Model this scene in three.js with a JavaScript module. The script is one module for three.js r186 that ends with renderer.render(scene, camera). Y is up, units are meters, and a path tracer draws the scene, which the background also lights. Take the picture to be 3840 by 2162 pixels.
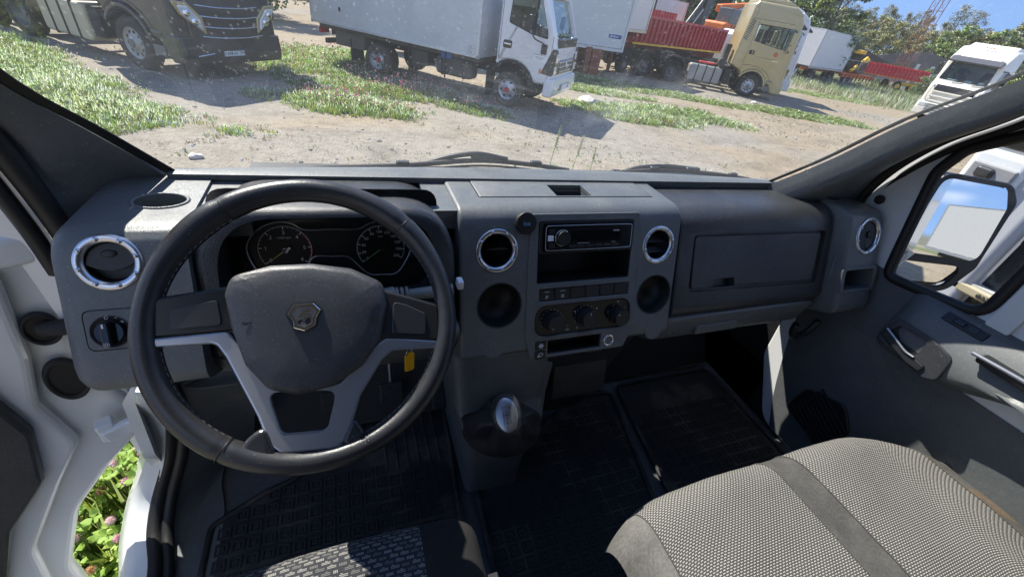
import * as THREE from 'three';
import { RoundedBoxGeometry } from 'three/addons/geometries/RoundedBoxGeometry.js';
import { mergeGeometries, mergeVertices, toCreasedNormals } from 'three/addons/utils/BufferGeometryUtils.js';
import { FontLoader } from 'three/addons/loaders/FontLoader.js';
import { TextGeometry } from 'three/addons/geometries/TextGeometry.js';
import { Brush, Evaluator, SUBTRACTION } from 'three-bvh-csg';

// ---------------------------------------------------------------- camera, sky, sun, exposure
const scene = new THREE.Scene();
const D = Math.PI / 180;
const camera = new THREE.PerspectiveCamera(69.9, 1024 / 576, 0.02, 900);
camera.position.set(-0.458, 2.1, 0);
camera.rotation.set(-35.2 * D, -25.1 * D, 10.36 * D, 'YXZ');      // ultra-wide phone held over the driver's seat
const renderer = new THREE.WebGLRenderer({ antialias: true });
renderer.toneMapping = THREE.LinearToneMapping;
renderer.toneMappingExposure = 2.0;
renderer.shadowMap.enabled = true;
const SUN_AZ = 26 * D, SUN_EL = 48 * D;                            // sun stands ahead and a little to the left of the van
const sunDir = new THREE.Vector3(-Math.sin(SUN_AZ) * Math.cos(SUN_EL), Math.sin(SUN_EL), -Math.cos(SUN_AZ) * Math.cos(SUN_EL));
const sun = new THREE.DirectionalLight(new THREE.Color(1.0, 0.95, 0.86), 5.0);
sun.name = 'sun'; sun.position.copy(sunDir).multiplyScalar(80); sun.castShadow = true; sun.shadow.radius = 1;
sun.shadow.mapSize.set(4096, 4096);
Object.assign(sun.shadow.camera, { left: -45, right: 45, top: 45, bottom: -45, near: 1, far: 220 });
scene.add(sun, sun.target);

// ---------------------------------------------------------------- random and noise (seeded)
function rng(seed) { let a = seed >>> 0; return () => { a = (a + 0x6D2B79F5) >>> 0; let t = a; t = Math.imul(t ^ (t >>> 15), t | 1); t ^= t + Math.imul(t ^ (t >>> 7), t | 61); return ((t ^ (t >>> 14)) >>> 0) / 4294967296; }; }
const rand = rng(7);
const rr = (a, b, r = rand) => a + (b - a) * r();
function h2(x, y, s = 0) { let n = Math.imul(x | 0, 374761393) + Math.imul(y | 0, 668265263) + Math.imul(s | 0, 1274126177); n = Math.imul(n ^ (n >>> 13), 1274126177); return ((n ^ (n >>> 16)) >>> 0) / 4294967296; }
function vn(x, y, p, s = 0) { const i = Math.floor(x), j = Math.floor(y), f = x - i, g = y - j, m = (v) => p ? ((v % p) + p) % p : v; const u = f * f * (3 - 2 * f), w = g * g * (3 - 2 * g); const a = h2(m(i), m(j), s), b = h2(m(i + 1), m(j), s), c = h2(m(i), m(j + 1), s), d = h2(m(i + 1), m(j + 1), s); return a + (b - a) * u + (c - a) * w + (a - b - c + d) * u * w; }
function fbm(x, y, o = 4, p = 0, s = 0) { let v = 0, a = 0.5, t = 0; for (let k = 0; k < o; k++) { v += a * vn(x, y, p, s + k); t += a; x *= 2; y *= 2; p *= 2; a *= 0.5; } return v / t; }
const clamp = (v, a = 0, b = 1) => Math.min(b, Math.max(a, v));
const sst = (a, b, x) => { const t = clamp((x - a) / (b - a)); return t * t * (3 - 2 * t); };

{ // clear summer sky with a few fair-weather clouds
  const w = 1024, h = 512, data = new Float32Array(w * h * 4);
  for (let j = 0; j < h; j++) for (let i = 0; i < w; i++) {
    const el = ((j + 0.5) / h - 0.5) * Math.PI, k = (j * w + i) * 4;
    const t = Math.pow(clamp(Math.sin(Math.max(el, 0))), 0.42);
    let c = [0.33 + (0.085 - 0.33) * t, 0.53 + (0.22 - 0.53) * t, 0.90 + (0.60 - 0.90) * t];
    if (el > 0.02) {
      const s = 1 / (Math.sin(el) + 0.22), az = i / w * Math.PI * 2;
      const n = fbm(Math.cos(az) * s * 2.1 + 40, Math.sin(az) * s * 2.1 + 40, 6, 0, 11);
      const m = sst(0.56, 0.70, n) * sst(0.02, 0.12, el);
      for (let q = 0; q < 3; q++) c[q] += ([1.05, 1.06, 1.1][q] - c[q]) * m * 0.9;
    }
    if (el < 0) c = [0.30, 0.30, 0.26];
    for (let q = 0; q < 3; q++) data[k + q] = c[q] * 0.68;
    data[k + 3] = 1;
  }
  const sky = new THREE.DataTexture(data, w, h, THREE.RGBAFormat, THREE.FloatType);
  sky.mapping = THREE.EquirectangularReflectionMapping; sky.magFilter = THREE.LinearFilter; sky.minFilter = THREE.LinearFilter; sky.colorSpace = THREE.LinearSRGBColorSpace; sky.needsUpdate = true;
  scene.background = sky; scene.environment = sky;
}

// ---------------------------------------------------------------- textures
function dataTex(n, fn, { srgb = false, size = 1, m = n } = {}) {
  const d = new Uint8Array(n * m * 4);
  for (let j = 0; j < m; j++) for (let i = 0; i < n; i++) { const c = fn(i / n, j / m, i, j), k = (j * n + i) * 4; if (typeof c === 'number') { d[k] = d[k + 1] = d[k + 2] = clamp(c) * 255; d[k + 3] = 255; } else { for (let q = 0; q < 3; q++) d[k + q] = clamp(c[q]) * 255; d[k + 3] = c.length > 3 ? clamp(c[3]) * 255 : 255; } }
  const t = new THREE.DataTexture(d, n, m, THREE.RGBAFormat); t.wrapS = t.wrapT = THREE.RepeatWrapping; t.magFilter = THREE.LinearFilter; t.minFilter = THREE.LinearFilter; t.needsUpdate = true;
  if (srgb) t.colorSpace = THREE.SRGBColorSpace;
  t.repeat.set(1 / size, 1 / size); return t;
}
function worley(x, y, p, s) { const i = Math.floor(x), j = Math.floor(y); let a = 9, b = 9; for (let v = -1; v <= 1; v++) for (let u = -1; u <= 1; u++) { const ci = i + u, cj = j + v, mi = ((ci % p) + p) % p, mj = ((cj % p) + p) % p; const dx = ci + h2(mi, mj, s) - x, dy = cj + h2(mi, mj, s + 9) - y, q = Math.hypot(dx, dy); if (q < a) { b = a; a = q; } else if (q < b) b = q; } return [a, b]; }
const grainTex = dataTex(256, (u, v) => { const w = worley(u * 40, v * 40, 40, 3); return clamp((w[1] - w[0]) * 1.6) * 0.8 + 0.2 * vn(u * 128, v * 128, 128, 4); }, { size: 0.07 });
const coarseGrain = dataTex(256, (u, v) => { const w = worley(u * 34, v * 34, 34, 5); return clamp((w[1] - w[0]) * 1.5) * 0.75 + 0.25 * fbm(u * 16, v * 16, 4, 16, 6); }, { size: 0.11 });
const dustTex = (base, amt, speck, seed, size = 0.5) => dataTex(512, (u, v, i, j) => { const p = fbm(u * 8, v * 8, 5, 8, seed), q = fbm(u * 64, v * 64, 2, 64, seed + 3); let d = amt * (p - 0.5) * 1.4 + amt * 0.6 * (q - 0.5); const hh = h2(i, j, seed); if (hh > 1 - speck) d += 0.16 + 0.3 * h2(j, i, seed + 1) * (hh > 1 - speck * 0.3 ? 1 : 0.4); return base.map((c) => c + d); }, { srgb: true, size });
const smudgeRough = dataTex(256, (u, v) => 0.62 + 0.5 * (fbm(u * 6, v * 6, 5, 6, 21) - 0.5) + 0.1 * (vn(u * 80, v * 80, 80, 22) - 0.5), { size: 0.4 });

// ---------------------------------------------------------------- materials (linear base colours)
const lin = (r, g, b) => new THREE.Color().setRGB(r, g, b);
function mat(r, g, b, rough = 0.6, metal = 0, extra = {}) { return new THREE.MeshPhysicalMaterial({ color: lin(r, g, b), roughness: rough, metalness: metal, ...extra }); }
const grey = (v, rough, metal, extra) => mat(v, v, v, rough, metal, extra);
const M = {
  plastic: new THREE.MeshPhysicalMaterial({ map: dustTex([0.365, 0.378, 0.382], 0.04, 0.005, 31), roughness: 0.72, roughnessMap: smudgeRough, bumpMap: grainTex, bumpScale: 0.00022 }),
  darkPlastic: new THREE.MeshPhysicalMaterial({ map: dustTex([0.195, 0.2, 0.208], 0.035, 0.008, 37), roughness: 0.66, roughnessMap: smudgeRough, bumpMap: coarseGrain, bumpScale: 0.0003 }),
  blackPlastic: new THREE.MeshPhysicalMaterial({ map: dustTex([0.12, 0.122, 0.13], 0.03, 0.003, 41), roughness: 0.42, bumpMap: grainTex, bumpScale: 0.00015 }),
  black: grey(0.008, 0.5), gloss: grey(0.012, 0.12), rubber: grey(0.018, 0.75), seal: grey(0.012, 0.55),
  leather: new THREE.MeshPhysicalMaterial({ map: dustTex([0.185, 0.185, 0.19], 0.03, 0.003, 43), roughness: 0.60, roughnessMap: smudgeRough, bumpMap: grainTex, bumpScale: 0.00012 }),
  airbag: new THREE.MeshPhysicalMaterial({ map: dustTex([0.245, 0.245, 0.25], 0.03, 0.010, 47, 0.35), roughness: 0.68, roughnessMap: smudgeRough, bumpMap: grainTex, bumpScale: 0.0002 }),
  silver: mat(0.42, 0.43, 0.46, 0.32, 0.75), satin: mat(0.62, 0.63, 0.66, 0.28, 1), chrome: mat(0.8, 0.8, 0.82, 0.08, 1), steel: mat(0.35, 0.35, 0.36, 0.4, 1),
  bodyWhite: mat(0.72, 0.74, 0.74, 0.28, 0, { clearcoat: 0.7, clearcoatRoughness: 0.08 }),
  white: mat(0.78, 0.79, 0.79, 0.4), paper: grey(0.8, 0.9),
  glass: new THREE.MeshPhysicalMaterial({ color: lin(0.97, 0.98, 0.97), roughness: 0.0, transmission: 1, thickness: 0, ior: 1.5 }),
  mirror: mat(0.9, 0.91, 0.92, 0.015, 1),
};

// ---------------------------------------------------------------- geometry helpers
const V = (x, y, z) => new THREE.Vector3(x, y, z);
function uvm(g) { // uv in metres by the main direction of each face
  if (g.index) g = g.toNonIndexed();
  if (!g.attributes.normal) g.computeVertexNormals();
  const p = g.attributes.position, uv = new Float32Array(p.count * 2), a = V(), b = V(), c = V(), n = V();
  for (let i = 0; i < p.count; i += 3) {
    a.fromBufferAttribute(p, i); b.fromBufferAttribute(p, i + 1); c.fromBufferAttribute(p, i + 2); n.subVectors(c, b).cross(a.clone().sub(b));
    const x = Math.abs(n.x), y = Math.abs(n.y), z = Math.abs(n.z);
    for (let k = 0; k < 3; k++) { const q = [a, b, c][k], o = (i + k) * 2; if (x >= y && x >= z) { uv[o] = q.z; uv[o + 1] = q.y; } else if (y >= z) { uv[o] = q.x; uv[o + 1] = q.z; } else { uv[o] = q.x; uv[o + 1] = q.y; } }
  }
  g.setAttribute('uv', new THREE.BufferAttribute(uv, 2)); return g;
}
function clean(g) { const o = new THREE.BufferGeometry(); const s = g.index ? g.toNonIndexed() : g; if (!s.attributes.normal) s.computeVertexNormals(); for (const k of ['position', 'normal', 'uv']) if (s.attributes[k]) o.setAttribute(k, s.attributes[k]); if (!o.attributes.uv) o.setAttribute('uv', new THREE.BufferAttribute(new Float32Array(o.attributes.position.count * 2), 2)); return o; }
const merge = (gs) => gs.length === 1 ? gs[0] : mergeGeometries(gs.map(clean));
const usedNames = new Map();
function numbered(n) { const k = usedNames.get(n) || 0; usedNames.set(n, k + 1); return k ? `${n}_${String(k).padStart(3, '0')}` : n; }
function mesh(name, geo, m, parent, o = {}) {
  const g = Array.isArray(geo) ? merge(geo) : geo;
  const r = new THREE.Mesh(o.keepUv ? g : uvm(g), m); r.name = parent ? name : numbered(name); r.castShadow = r.receiveShadow = true;
  (parent || scene).add(r); return r;
}
function tag(o, label, category, group, kind) { if (label) o.userData.label = label; if (category) o.userData.category = category; if (group) o.userData.group = group; if (kind) o.userData.kind = kind; return o; }
function thing(name, label, category, pos = [0, 0, 0], turn = 0, group) { const o = new THREE.Group(); o.name = numbered(name); scene.add(o); o.position.set(...pos); o.rotation.y = turn; return tag(o, label, category, group); }
function part(name, parent) { const o = new THREE.Group(); o.name = name; parent.add(o); return o; }
const box = (w, h, d, x = 0, y = 0, z = 0) => new THREE.BoxGeometry(w, h, d).translate(x, y, z);
const rbox = (w, h, d, r = 0.01, x = 0, y = 0, z = 0, s = 2) => new RoundedBoxGeometry(w, h, d, s, Math.min(r, w / 2.01, h / 2.01, d / 2.01)).translate(x, y, z);
const cyl = (r, h, x = 0, y = 0, z = 0, s = 24, r2 = r) => new THREE.CylinderGeometry(r2, r, h, s).translate(x, y, z);
const disc = (r, d, s = 32) => new THREE.CylinderGeometry(r, r, d, s).rotateX(Math.PI / 2);        // axis along z
function bar(a, b, r, s = 10, r2 = r) { const A = V(...a), B = V(...b), L = A.distanceTo(B); return new THREE.CylinderGeometry(r2, r, L, s).translate(0, L / 2, 0).applyQuaternion(new THREE.Quaternion().setFromUnitVectors(V(0, 1, 0), B.clone().sub(A).normalize())).translate(...a); }
const tube = (pts, r, n = 40, s = 8, closed = false) => new THREE.TubeGeometry(new THREE.CatmullRomCurve3(pts.map((p) => V(...p)), closed), n, r, s, closed);
function shapeOf(pts, holes = []) { const s = new THREE.Shape(pts.map((p) => new THREE.Vector2(p[0], p[1]))); for (const h of holes) s.holes.push(new THREE.Path(h.map((p) => new THREE.Vector2(p[0], p[1])))); return s; }
function ext(pts, depth, { bevel = 0, holes = [], seg = 1 } = {}) { // extruded along +z from 0
  return new THREE.ExtrudeGeometry(shapeOf(pts, holes), { depth: depth - 2 * bevel, bevelEnabled: bevel > 0, bevelSize: bevel, bevelThickness: bevel, bevelOffset: -bevel, bevelSegments: seg, steps: 1, curveSegments: 16 }).translate(0, 0, bevel);
}
function roundPoly(pts, r, seg = 5) { // corners [x, y, own radius?]
  const out = [], n = pts.length;
  for (let i = 0; i < n; i++) {
    const p = pts[i], a = pts[(i + n - 1) % n], b = pts[(i + 1) % n], R = p[2] ?? r;
    let ax = a[0] - p[0], ay = a[1] - p[1], bx = b[0] - p[0], by = b[1] - p[1]; const la = Math.hypot(ax, ay), lb = Math.hypot(bx, by); ax /= la; ay /= la; bx /= lb; by /= lb;
    const ang = Math.acos(clamp(ax * bx + ay * by, -1, 1));
    if (!R || ang > 3.1) { out.push([p[0], p[1]]); continue; }
    const t = Math.min(R / Math.tan(ang / 2), la * 0.48, lb * 0.48), A = [p[0] + ax * t, p[1] + ay * t], B = [p[0] + bx * t, p[1] + by * t];
    for (let k = 0; k <= seg; k++) { const s = k / seg, u = (1 - s) * (1 - s), v = 2 * s * (1 - s), w = s * s; out.push([u * A[0] + v * p[0] + w * B[0], u * A[1] + v * p[1] + w * B[1]]); }
  }
  return out;
}
const rect = (x0, y0, x1, y1, r = 0, seg = 5) => roundPoly([[x0, y0], [x1, y0], [x1, y1], [x0, y1]], r, seg);
const circ = (x, y, r, n = 40, ry = r) => Array.from({ length: n }, (_, i) => [x + r * Math.cos(i / n * 2 * Math.PI), y + ry * Math.sin(i / n * 2 * Math.PI)]);
function outward(g) { // turn a closed mesh inside out when its volume is negative
  const p = g.attributes.position, ix = g.index.array; let v = 0; const a = V(), b = V(), c = V();
  for (let i = 0; i < ix.length; i += 3) { a.fromBufferAttribute(p, ix[i]); b.fromBufferAttribute(p, ix[i + 1]); c.fromBufferAttribute(p, ix[i + 2]); v += a.dot(b.cross(c)); }
  if (v < 0) for (let i = 0; i < ix.length; i += 3) { const t = ix[i + 1]; ix[i + 1] = ix[i + 2]; ix[i + 2] = t; }
  return g;
}
function loft(rings, { caps = true, crease = 35 } = {}) { // rings: arrays of [x,y,z], same length, closed
  const n = rings[0].length, pos = [], idx = [];
  for (const r of rings) for (const p of r) pos.push(...p);
  for (let i = 0; i < rings.length - 1; i++) for (let k = 0; k < n; k++) { const a = i * n + k, b = i * n + (k + 1) % n; idx.push(a, b, b + n, a, b + n, a + n); }
  if (caps) for (const [i, f] of [[0, 1], [rings.length - 1, 0]]) {
    const r = rings[i], c = r.reduce((s, p) => [s[0] + p[0] / n, s[1] + p[1] / n, s[2] + p[2] / n], [0, 0, 0]);
    // main plane of the ring
    const N = V(); for (let k = 0; k < n; k++) { const p = r[k], q = r[(k + 1) % n]; N.x += (p[1] - q[1]) * (p[2] + q[2]); N.y += (p[2] - q[2]) * (p[0] + q[0]); N.z += (p[0] - q[0]) * (p[1] + q[1]); }
    const ax = [Math.abs(N.x), Math.abs(N.y), Math.abs(N.z)], m = ax.indexOf(Math.max(...ax)), u = (m + 1) % 3, v = (m + 2) % 3;
    const flip = [N.x, N.y, N.z][m] < 0;
    for (const t of THREE.ShapeUtils.triangulateShape(r.map((p) => new THREE.Vector2(p[u], p[v])), [])) { const o = i * n; (f ? !flip : flip) ? idx.push(o + t[0], o + t[2], o + t[1]) : idx.push(o + t[0], o + t[1], o + t[2]); }
  }
  const g = new THREE.BufferGeometry(); g.setAttribute('position', new THREE.Float32BufferAttribute(pos, 3)); g.setIndex(idx); outward(g);
  return crease ? toCreasedNormals(g, crease * D) : g;
}
function sweepX(poly, x0, x1, r0 = 0, r1 = 0, crease = 35) { // profile [z, y] swept along x, ends rounded by r0 / r1 (profile shrinks towards its middle)
  const c = [0, 1].map((k) => (Math.min(...poly.map((p) => p[k])) + Math.max(...poly.map((p) => p[k]))) / 2), rings = [];
  const hw = [0, 1].map((k) => (Math.max(...poly.map((p) => p[k])) - Math.min(...poly.map((p) => p[k]))) / 2);
  const put = (x, inset) => rings.push(poly.map((p) => [x, c[1] + (p[1] - c[1]) * (1 - inset / hw[1]), c[0] + (p[0] - c[0]) * (1 - inset / hw[0])]));
  const n = 5, turn = (k) => k / n * Math.PI / 2;
  if (!r0) put(x0, 0); else for (let k = 0; k <= n; k++) put(x0 + r0 * (1 - Math.cos(turn(k))), r0 * (1 - Math.sin(turn(k))));
  if (!r1) put(x1, 0); else for (let k = n; k >= 0; k--) put(x1 - r1 * (1 - Math.cos(turn(k))), r1 * (1 - Math.sin(turn(k))));
  rings.sort((p, q) => p[0][0] - q[0][0]);
  return loft(rings, { crease });
}
const csg = new Evaluator(); csg.attributes = ['position', 'normal']; csg.useGroups = false;
function cut(g, cutters, crease = 35) { // boolean difference
  const prep = (q) => { const o = new THREE.BufferGeometry(); const s = q.clone(); o.setAttribute('position', s.attributes.position); if (s.index) o.setIndex(s.index); const m = mergeVertices(o, 1e-5); m.computeVertexNormals(); return m; };
  let a = new Brush(prep(g)); a.updateMatrixWorld();
  for (const c of cutters) { const b = new Brush(prep(c)); b.updateMatrixWorld(); a = csg.evaluate(a, b, SUBTRACTION); a.updateMatrixWorld(); }
  let o = new THREE.BufferGeometry(); o.setAttribute('position', a.geometry.attributes.position); if (a.geometry.index) o.setIndex(a.geometry.index);
  o = mergeVertices(o, 1e-5); return toCreasedNormals(o, crease * D);
}
// a frame for a tilted face: local x = world x, local y = up the face, local z = out of the face
function face(p0, dn) { const d = V(0, dn[0], dn[1]).normalize(), y = d.clone().negate(), x = V(1, 0, 0), z = x.clone().cross(y); return new THREE.Matrix4().makeBasis(x, y, z).setPosition(...p0); }
const font = await new FontLoader().loadAsync('fonts/droid/droid_sans_bold.typeface.json');
function text3(s, size, depth = 0.001) { const g = new TextGeometry(s, { font, size, depth, curveSegments: 3, bevelEnabled: false }); g.computeBoundingBox(); const b = g.boundingBox; return g.translate(-(b.max.x + b.min.x) / 2, -(b.max.y + b.min.y) / 2, 0); }
function canvasTex(w, h, draw) { const c = document.createElement('canvas'); c.width = w; c.height = h; const x = c.getContext('2d'); draw(x, w, h); const t = new THREE.CanvasTexture(c); t.colorSpace = THREE.SRGBColorSpace; t.magFilter = THREE.LinearFilter; return t; }
// ================================================================ THE VAN'S CAB
function patch(grid, t, crease = 40) { // rows of points -> sheet of thickness t (offset against the normal)
  const R = grid.length, C = grid[0].length, P = grid.map((r) => r.map((p) => V(...p))), N = [];
  for (let i = 0; i < R; i++) { N.push([]); for (let j = 0; j < C; j++) { const a = P[Math.min(i + 1, R - 1)][j].clone().sub(P[Math.max(i - 1, 0)][j]), b = P[i][Math.min(j + 1, C - 1)].clone().sub(P[i][Math.max(j - 1, 0)]); N[i].push(a.cross(b).normalize()); } }
  const pos = [], idx = []; for (const s of [0, -t]) for (let i = 0; i < R; i++) for (let j = 0; j < C; j++) { const p = P[i][j].clone().addScaledVector(N[i][j], s); pos.push(p.x, p.y, p.z); }
  const o = R * C, at = (i, j) => i * C + j;
  for (let i = 0; i < R - 1; i++) for (let j = 0; j < C - 1; j++) { const a = at(i, j), b = at(i, j + 1), c = at(i + 1, j + 1), d = at(i + 1, j); idx.push(a, b, c, a, c, d, o + a, o + c, o + b, o + a, o + d, o + c); }
  const side = (a, b) => idx.push(a, o + b, b, a, o + a, o + b);
  for (let j = 0; j < C - 1; j++) { side(at(0, j), at(0, j + 1)); side(at(R - 1, j + 1), at(R - 1, j)); }
  for (let i = 0; i < R - 1; i++) { side(at(i + 1, 0), at(i, 0)); side(at(i, C - 1), at(i + 1, C - 1)); }
  const g = new THREE.BufferGeometry(); g.setAttribute('position', new THREE.Float32BufferAttribute(pos, 3)); g.setIndex(idx); outward(g); return toCreasedNormals(g, crease * D);
}
function smoothRows(rows, n) { // Catmull-Rom between control rows
  const out = []; const curves = rows[0].map((_, j) => new THREE.CatmullRomCurve3(rows.map((r) => V(...r[j]))));
  for (let k = 0; k <= n; k++) out.push(curves.map((c) => c.getPoint(k / n).toArray())); return out;
}
const both = (rows, n, m) => { const a = smoothRows(rows, n); const t = smoothRows(a[0].map((_, j) => a.map((r) => r[j])), m); return t[0].map((_, j) => t.map((r) => r[j])); };

// ---------------------------------------------------------------- body shell round the cab
const van = thing('delivery_van', 'white van cab with grey trim, seen from its own driver seat', 'van');
{ // floor, bulkhead, roof, back wall, sills
  mesh('floor', [box(2.1, 0.06, 2.2, 0.02, 0.82, 0.02)], new THREE.MeshPhysicalMaterial({ map: dustTex([0.31, 0.31, 0.315], 0.07, 0.005, 53), roughness: 0.62, bumpMap: grainTex, bumpScale: 0.0002 }), van);
  mesh('bulkhead', [box(2.0, 0.76, 0.04, 0, 1.20, -1.12), patch([[[-1.0, 0.86, -0.93], [1.0, 0.86, -0.93]], [[-1.0, 1.1, -1.09], [1.0, 1.1, -1.09]]], 0.02)], grey(0.015, 0.8), van);
  mesh('roof', [box(2.1, 0.04, 1.5, 0, 2.52, 0.72), patch([[[-0.90, 2.44, -0.26], [0.90, 2.44, -0.26]], [[-0.95, 2.5, 0.02], [0.95, 2.5, 0.02]]], 0.02)], grey(0.16, 0.85), van);
  mesh('back_wall', [box(2.1, 1.7, 0.04, 0, 1.68, 1.02)], grey(0.08, 0.85), van);
  const sill = [[-0.861, 1.40, -0.702], [-0.905, 1.22, -0.775], [-0.952, 1.06, -0.79], [-1.0, 0.935, -0.765], [-1.008, 0.885, -0.70], [-0.985, 0.87, -0.597], [-0.985, 0.87, -0.3], [-0.985, 0.87, 0.5]];
  mesh('sill', [patch(smoothRows(sill.map(([x, y, z]) => [[x + 0.03, y + 0.008, z + 0.012], [x, y + 0.004, z], [x - 0.015, y - 0.006, z - 0.004], [x - 0.05, y - 0.06, z - 0.012], [x - 0.075, y - 0.25, z - 0.02]]), 40), 0.02)], M.bodyWhite, van);
  mesh('door_seal', [tube(sill.map(([x, y, z]) => [x + 0.030, y + 0.016, z + 0.014]), 0.017, 80, 8), tube(sill.map(([x, y, z]) => [x + 0.056, y + 0.012, z + 0.02]), 0.013, 80, 8)], M.seal, van);
  mesh('footwell_liner', [patch(smoothRows(sill.map(([x, y, z], i) => [[x + 0.06, y + 0.004, z + 0.02], [x + 0.10, Math.max(0.862, y - 0.03), z - 0.03], [x + 0.14, Math.max(0.860, y - 0.20), z - 0.12]]), 40), 0.008)], M.plastic, van);
  // side walls behind the doors and the panel in front of the door openings
  for (const [w, h, d, x, y, z] of [[0.05, 0.7, 0.34, -1.0, 1.15, -1.02], [0.05, 1.1, 0.44, 1.09, 1.05, -1.02], [0.05, 1.7, 0.5, 1.1, 1.68, 0.8], [0.05, 1.7, 0.5, -1.03, 1.68, 0.8]]) mesh('side_panel', box(w, h, d, x, y, z), M.bodyWhite, van);
  mesh('kick_panel', box(0.03, 0.62, 0.52, 1.047, 1.16, -0.945), M.blackPlastic, van); mesh('kick_panel', box(0.03, 0.2, 0.5, 1.047, 0.95, -0.75), M.blackPlastic, van); mesh('kick_panel', box(0.03, 0.5, 0.2, -0.97, 1.10, -1.02), M.blackPlastic, van);
  mesh('cargo_body', [box(2.24, 2.3, 3.2, 0.03, 1.6, 2.7)], M.bodyWhite, van);
}
// windscreen: a raked, slightly bowed pane between two edge lines
const wsEdge = (s) => s < 0 ? [[-0.758, 1.735, -0.880], [-0.82, 1.841, -0.805], [-0.86, 1.914, -0.745], [-0.885, 2.2, -0.50], [-0.86, 2.46, -0.25]] : [[0.735, 1.735, -0.880], [0.79, 1.853, -0.782], [0.83, 1.988, -0.680], [0.87, 2.115, -0.555], [0.86, 2.46, -0.25]];
const wsRows = (() => { const L = new THREE.CatmullRomCurve3(wsEdge(-1).map((p) => V(...p))), R = new THREE.CatmullRomCurve3(wsEdge(1).map((p) => V(...p))), rows = []; for (let i = 0; i <= 14; i++) { const a = L.getPoint(i / 14), b = R.getPoint(i / 14), r = []; for (let j = 0; j <= 20; j++) { const t = j / 20, p = a.clone().lerp(b, t), w = 4 * t * (1 - t) * 0.055; r.push([p.x, p.y - w * 0.15, p.z - w]); } rows.push(r); } return rows; })();
function plainSheet(rows) { const pos = [], idx = [], C = rows[0].length, uv = []; rows.forEach((r, i) => r.forEach((p, j) => { pos.push(...p); uv.push(j / (C - 1), i / (rows.length - 1)); })); for (let i = 0; i < rows.length - 1; i++) for (let j = 0; j < C - 1; j++) { const a = i * C + j; idx.push(a, a + 1, a + C + 1, a, a + C + 1, a + C); } const g = new THREE.BufferGeometry(); g.setAttribute('position', new THREE.Float32BufferAttribute(pos, 3)); g.setAttribute('uv', new THREE.Float32BufferAttribute(uv, 2)); g.setIndex(idx); g.computeVertexNormals(); return g; }
{
  const w = part('windscreen', van);
  mesh('pane', plainSheet(wsRows), M.glass, w, { keepUv: true });
  // dust film with wiper arcs and scratches, thin grey speckle on the outer face
  const film = dataTex(1024, (u, v, i, j) => { // u across, v up
    let a = 0.020 + 0.05 * Math.max(0, fbm(u * 10, v * 10, 5, 0, 61) - 0.46) + (h2(i, j, 62) > 0.985 ? 0.09 : 0);
    for (const [cx, cy, R] of [[0.28, -0.35, 1], [0.72, -0.35, 1]]) { const rad = Math.hypot((u - cx) * 1.7, v - cy), an = Math.atan2(v - cy, (u - cx) * 1.7); const n = vn(rad * 260, an * 3, 0, 63); if (n > 0.80) a += 0.05 * (n - 0.80) * sst(0.5, 0.75, fbm(u * 9, v * 9, 4, 0, 64)) * 4; }
    for (let k = 0; k < 9; k++) { const x0 = 0.30 + 0.35 * h2(k, 1, 67), y0 = 0.12 + 0.5 * h2(k, 2, 67); const d2 = Math.hypot((u - x0) * 3, (v - y0) * 1.2); if (d2 < 0.16) a += 0.06 * (1 - d2 / 0.16) * sst(0.45, 0.7, fbm(u * 26 + k, v * 9, 4, 0, 68)); }
    return [0.82, 0.84, 0.86, a];
  }, { srgb: true, size: 1, m: 512 });
  mesh('dust_film', plainSheet(wsRows.map((r) => r.map((p) => [p[0], p[1] + 0.002, p[2] - 0.002]))), new THREE.MeshPhysicalMaterial({ map: film, transparent: true, roughness: 1, transmission: 1, thickness: 0 }), w, { keepUv: true });
  const edge = [0, 1, 2, 3, 4, 5].map((k) => k); // black ceramic border along the lower edge and up both sides
  const border = [];
  const off = (p) => [p[0], p[1] + 0.003, p[2] + 0.003];
  border.push(patch([wsRows[0].map(off), wsRows[1].map((p, j) => { const q = wsRows[0][j]; return off([q[0] + (p[0] - q[0]) * 0.16, q[1] + (p[1] - q[1]) * 0.16, q[2] + (p[2] - q[2]) * 0.16]); })], 0.002));
  border.push(patch(wsRows.map((r) => [off(r[0]), off([r[0][0] + 0.018, r[0][1], r[0][2] - 0.004])]), 0.002), patch(wsRows.map((r) => { const e = r[20]; return [off(e), off([e[0] - 0.014, e[1], e[2] - 0.004])]; }), 0.002));
  mesh('border', border, M.black, w);
}
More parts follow.
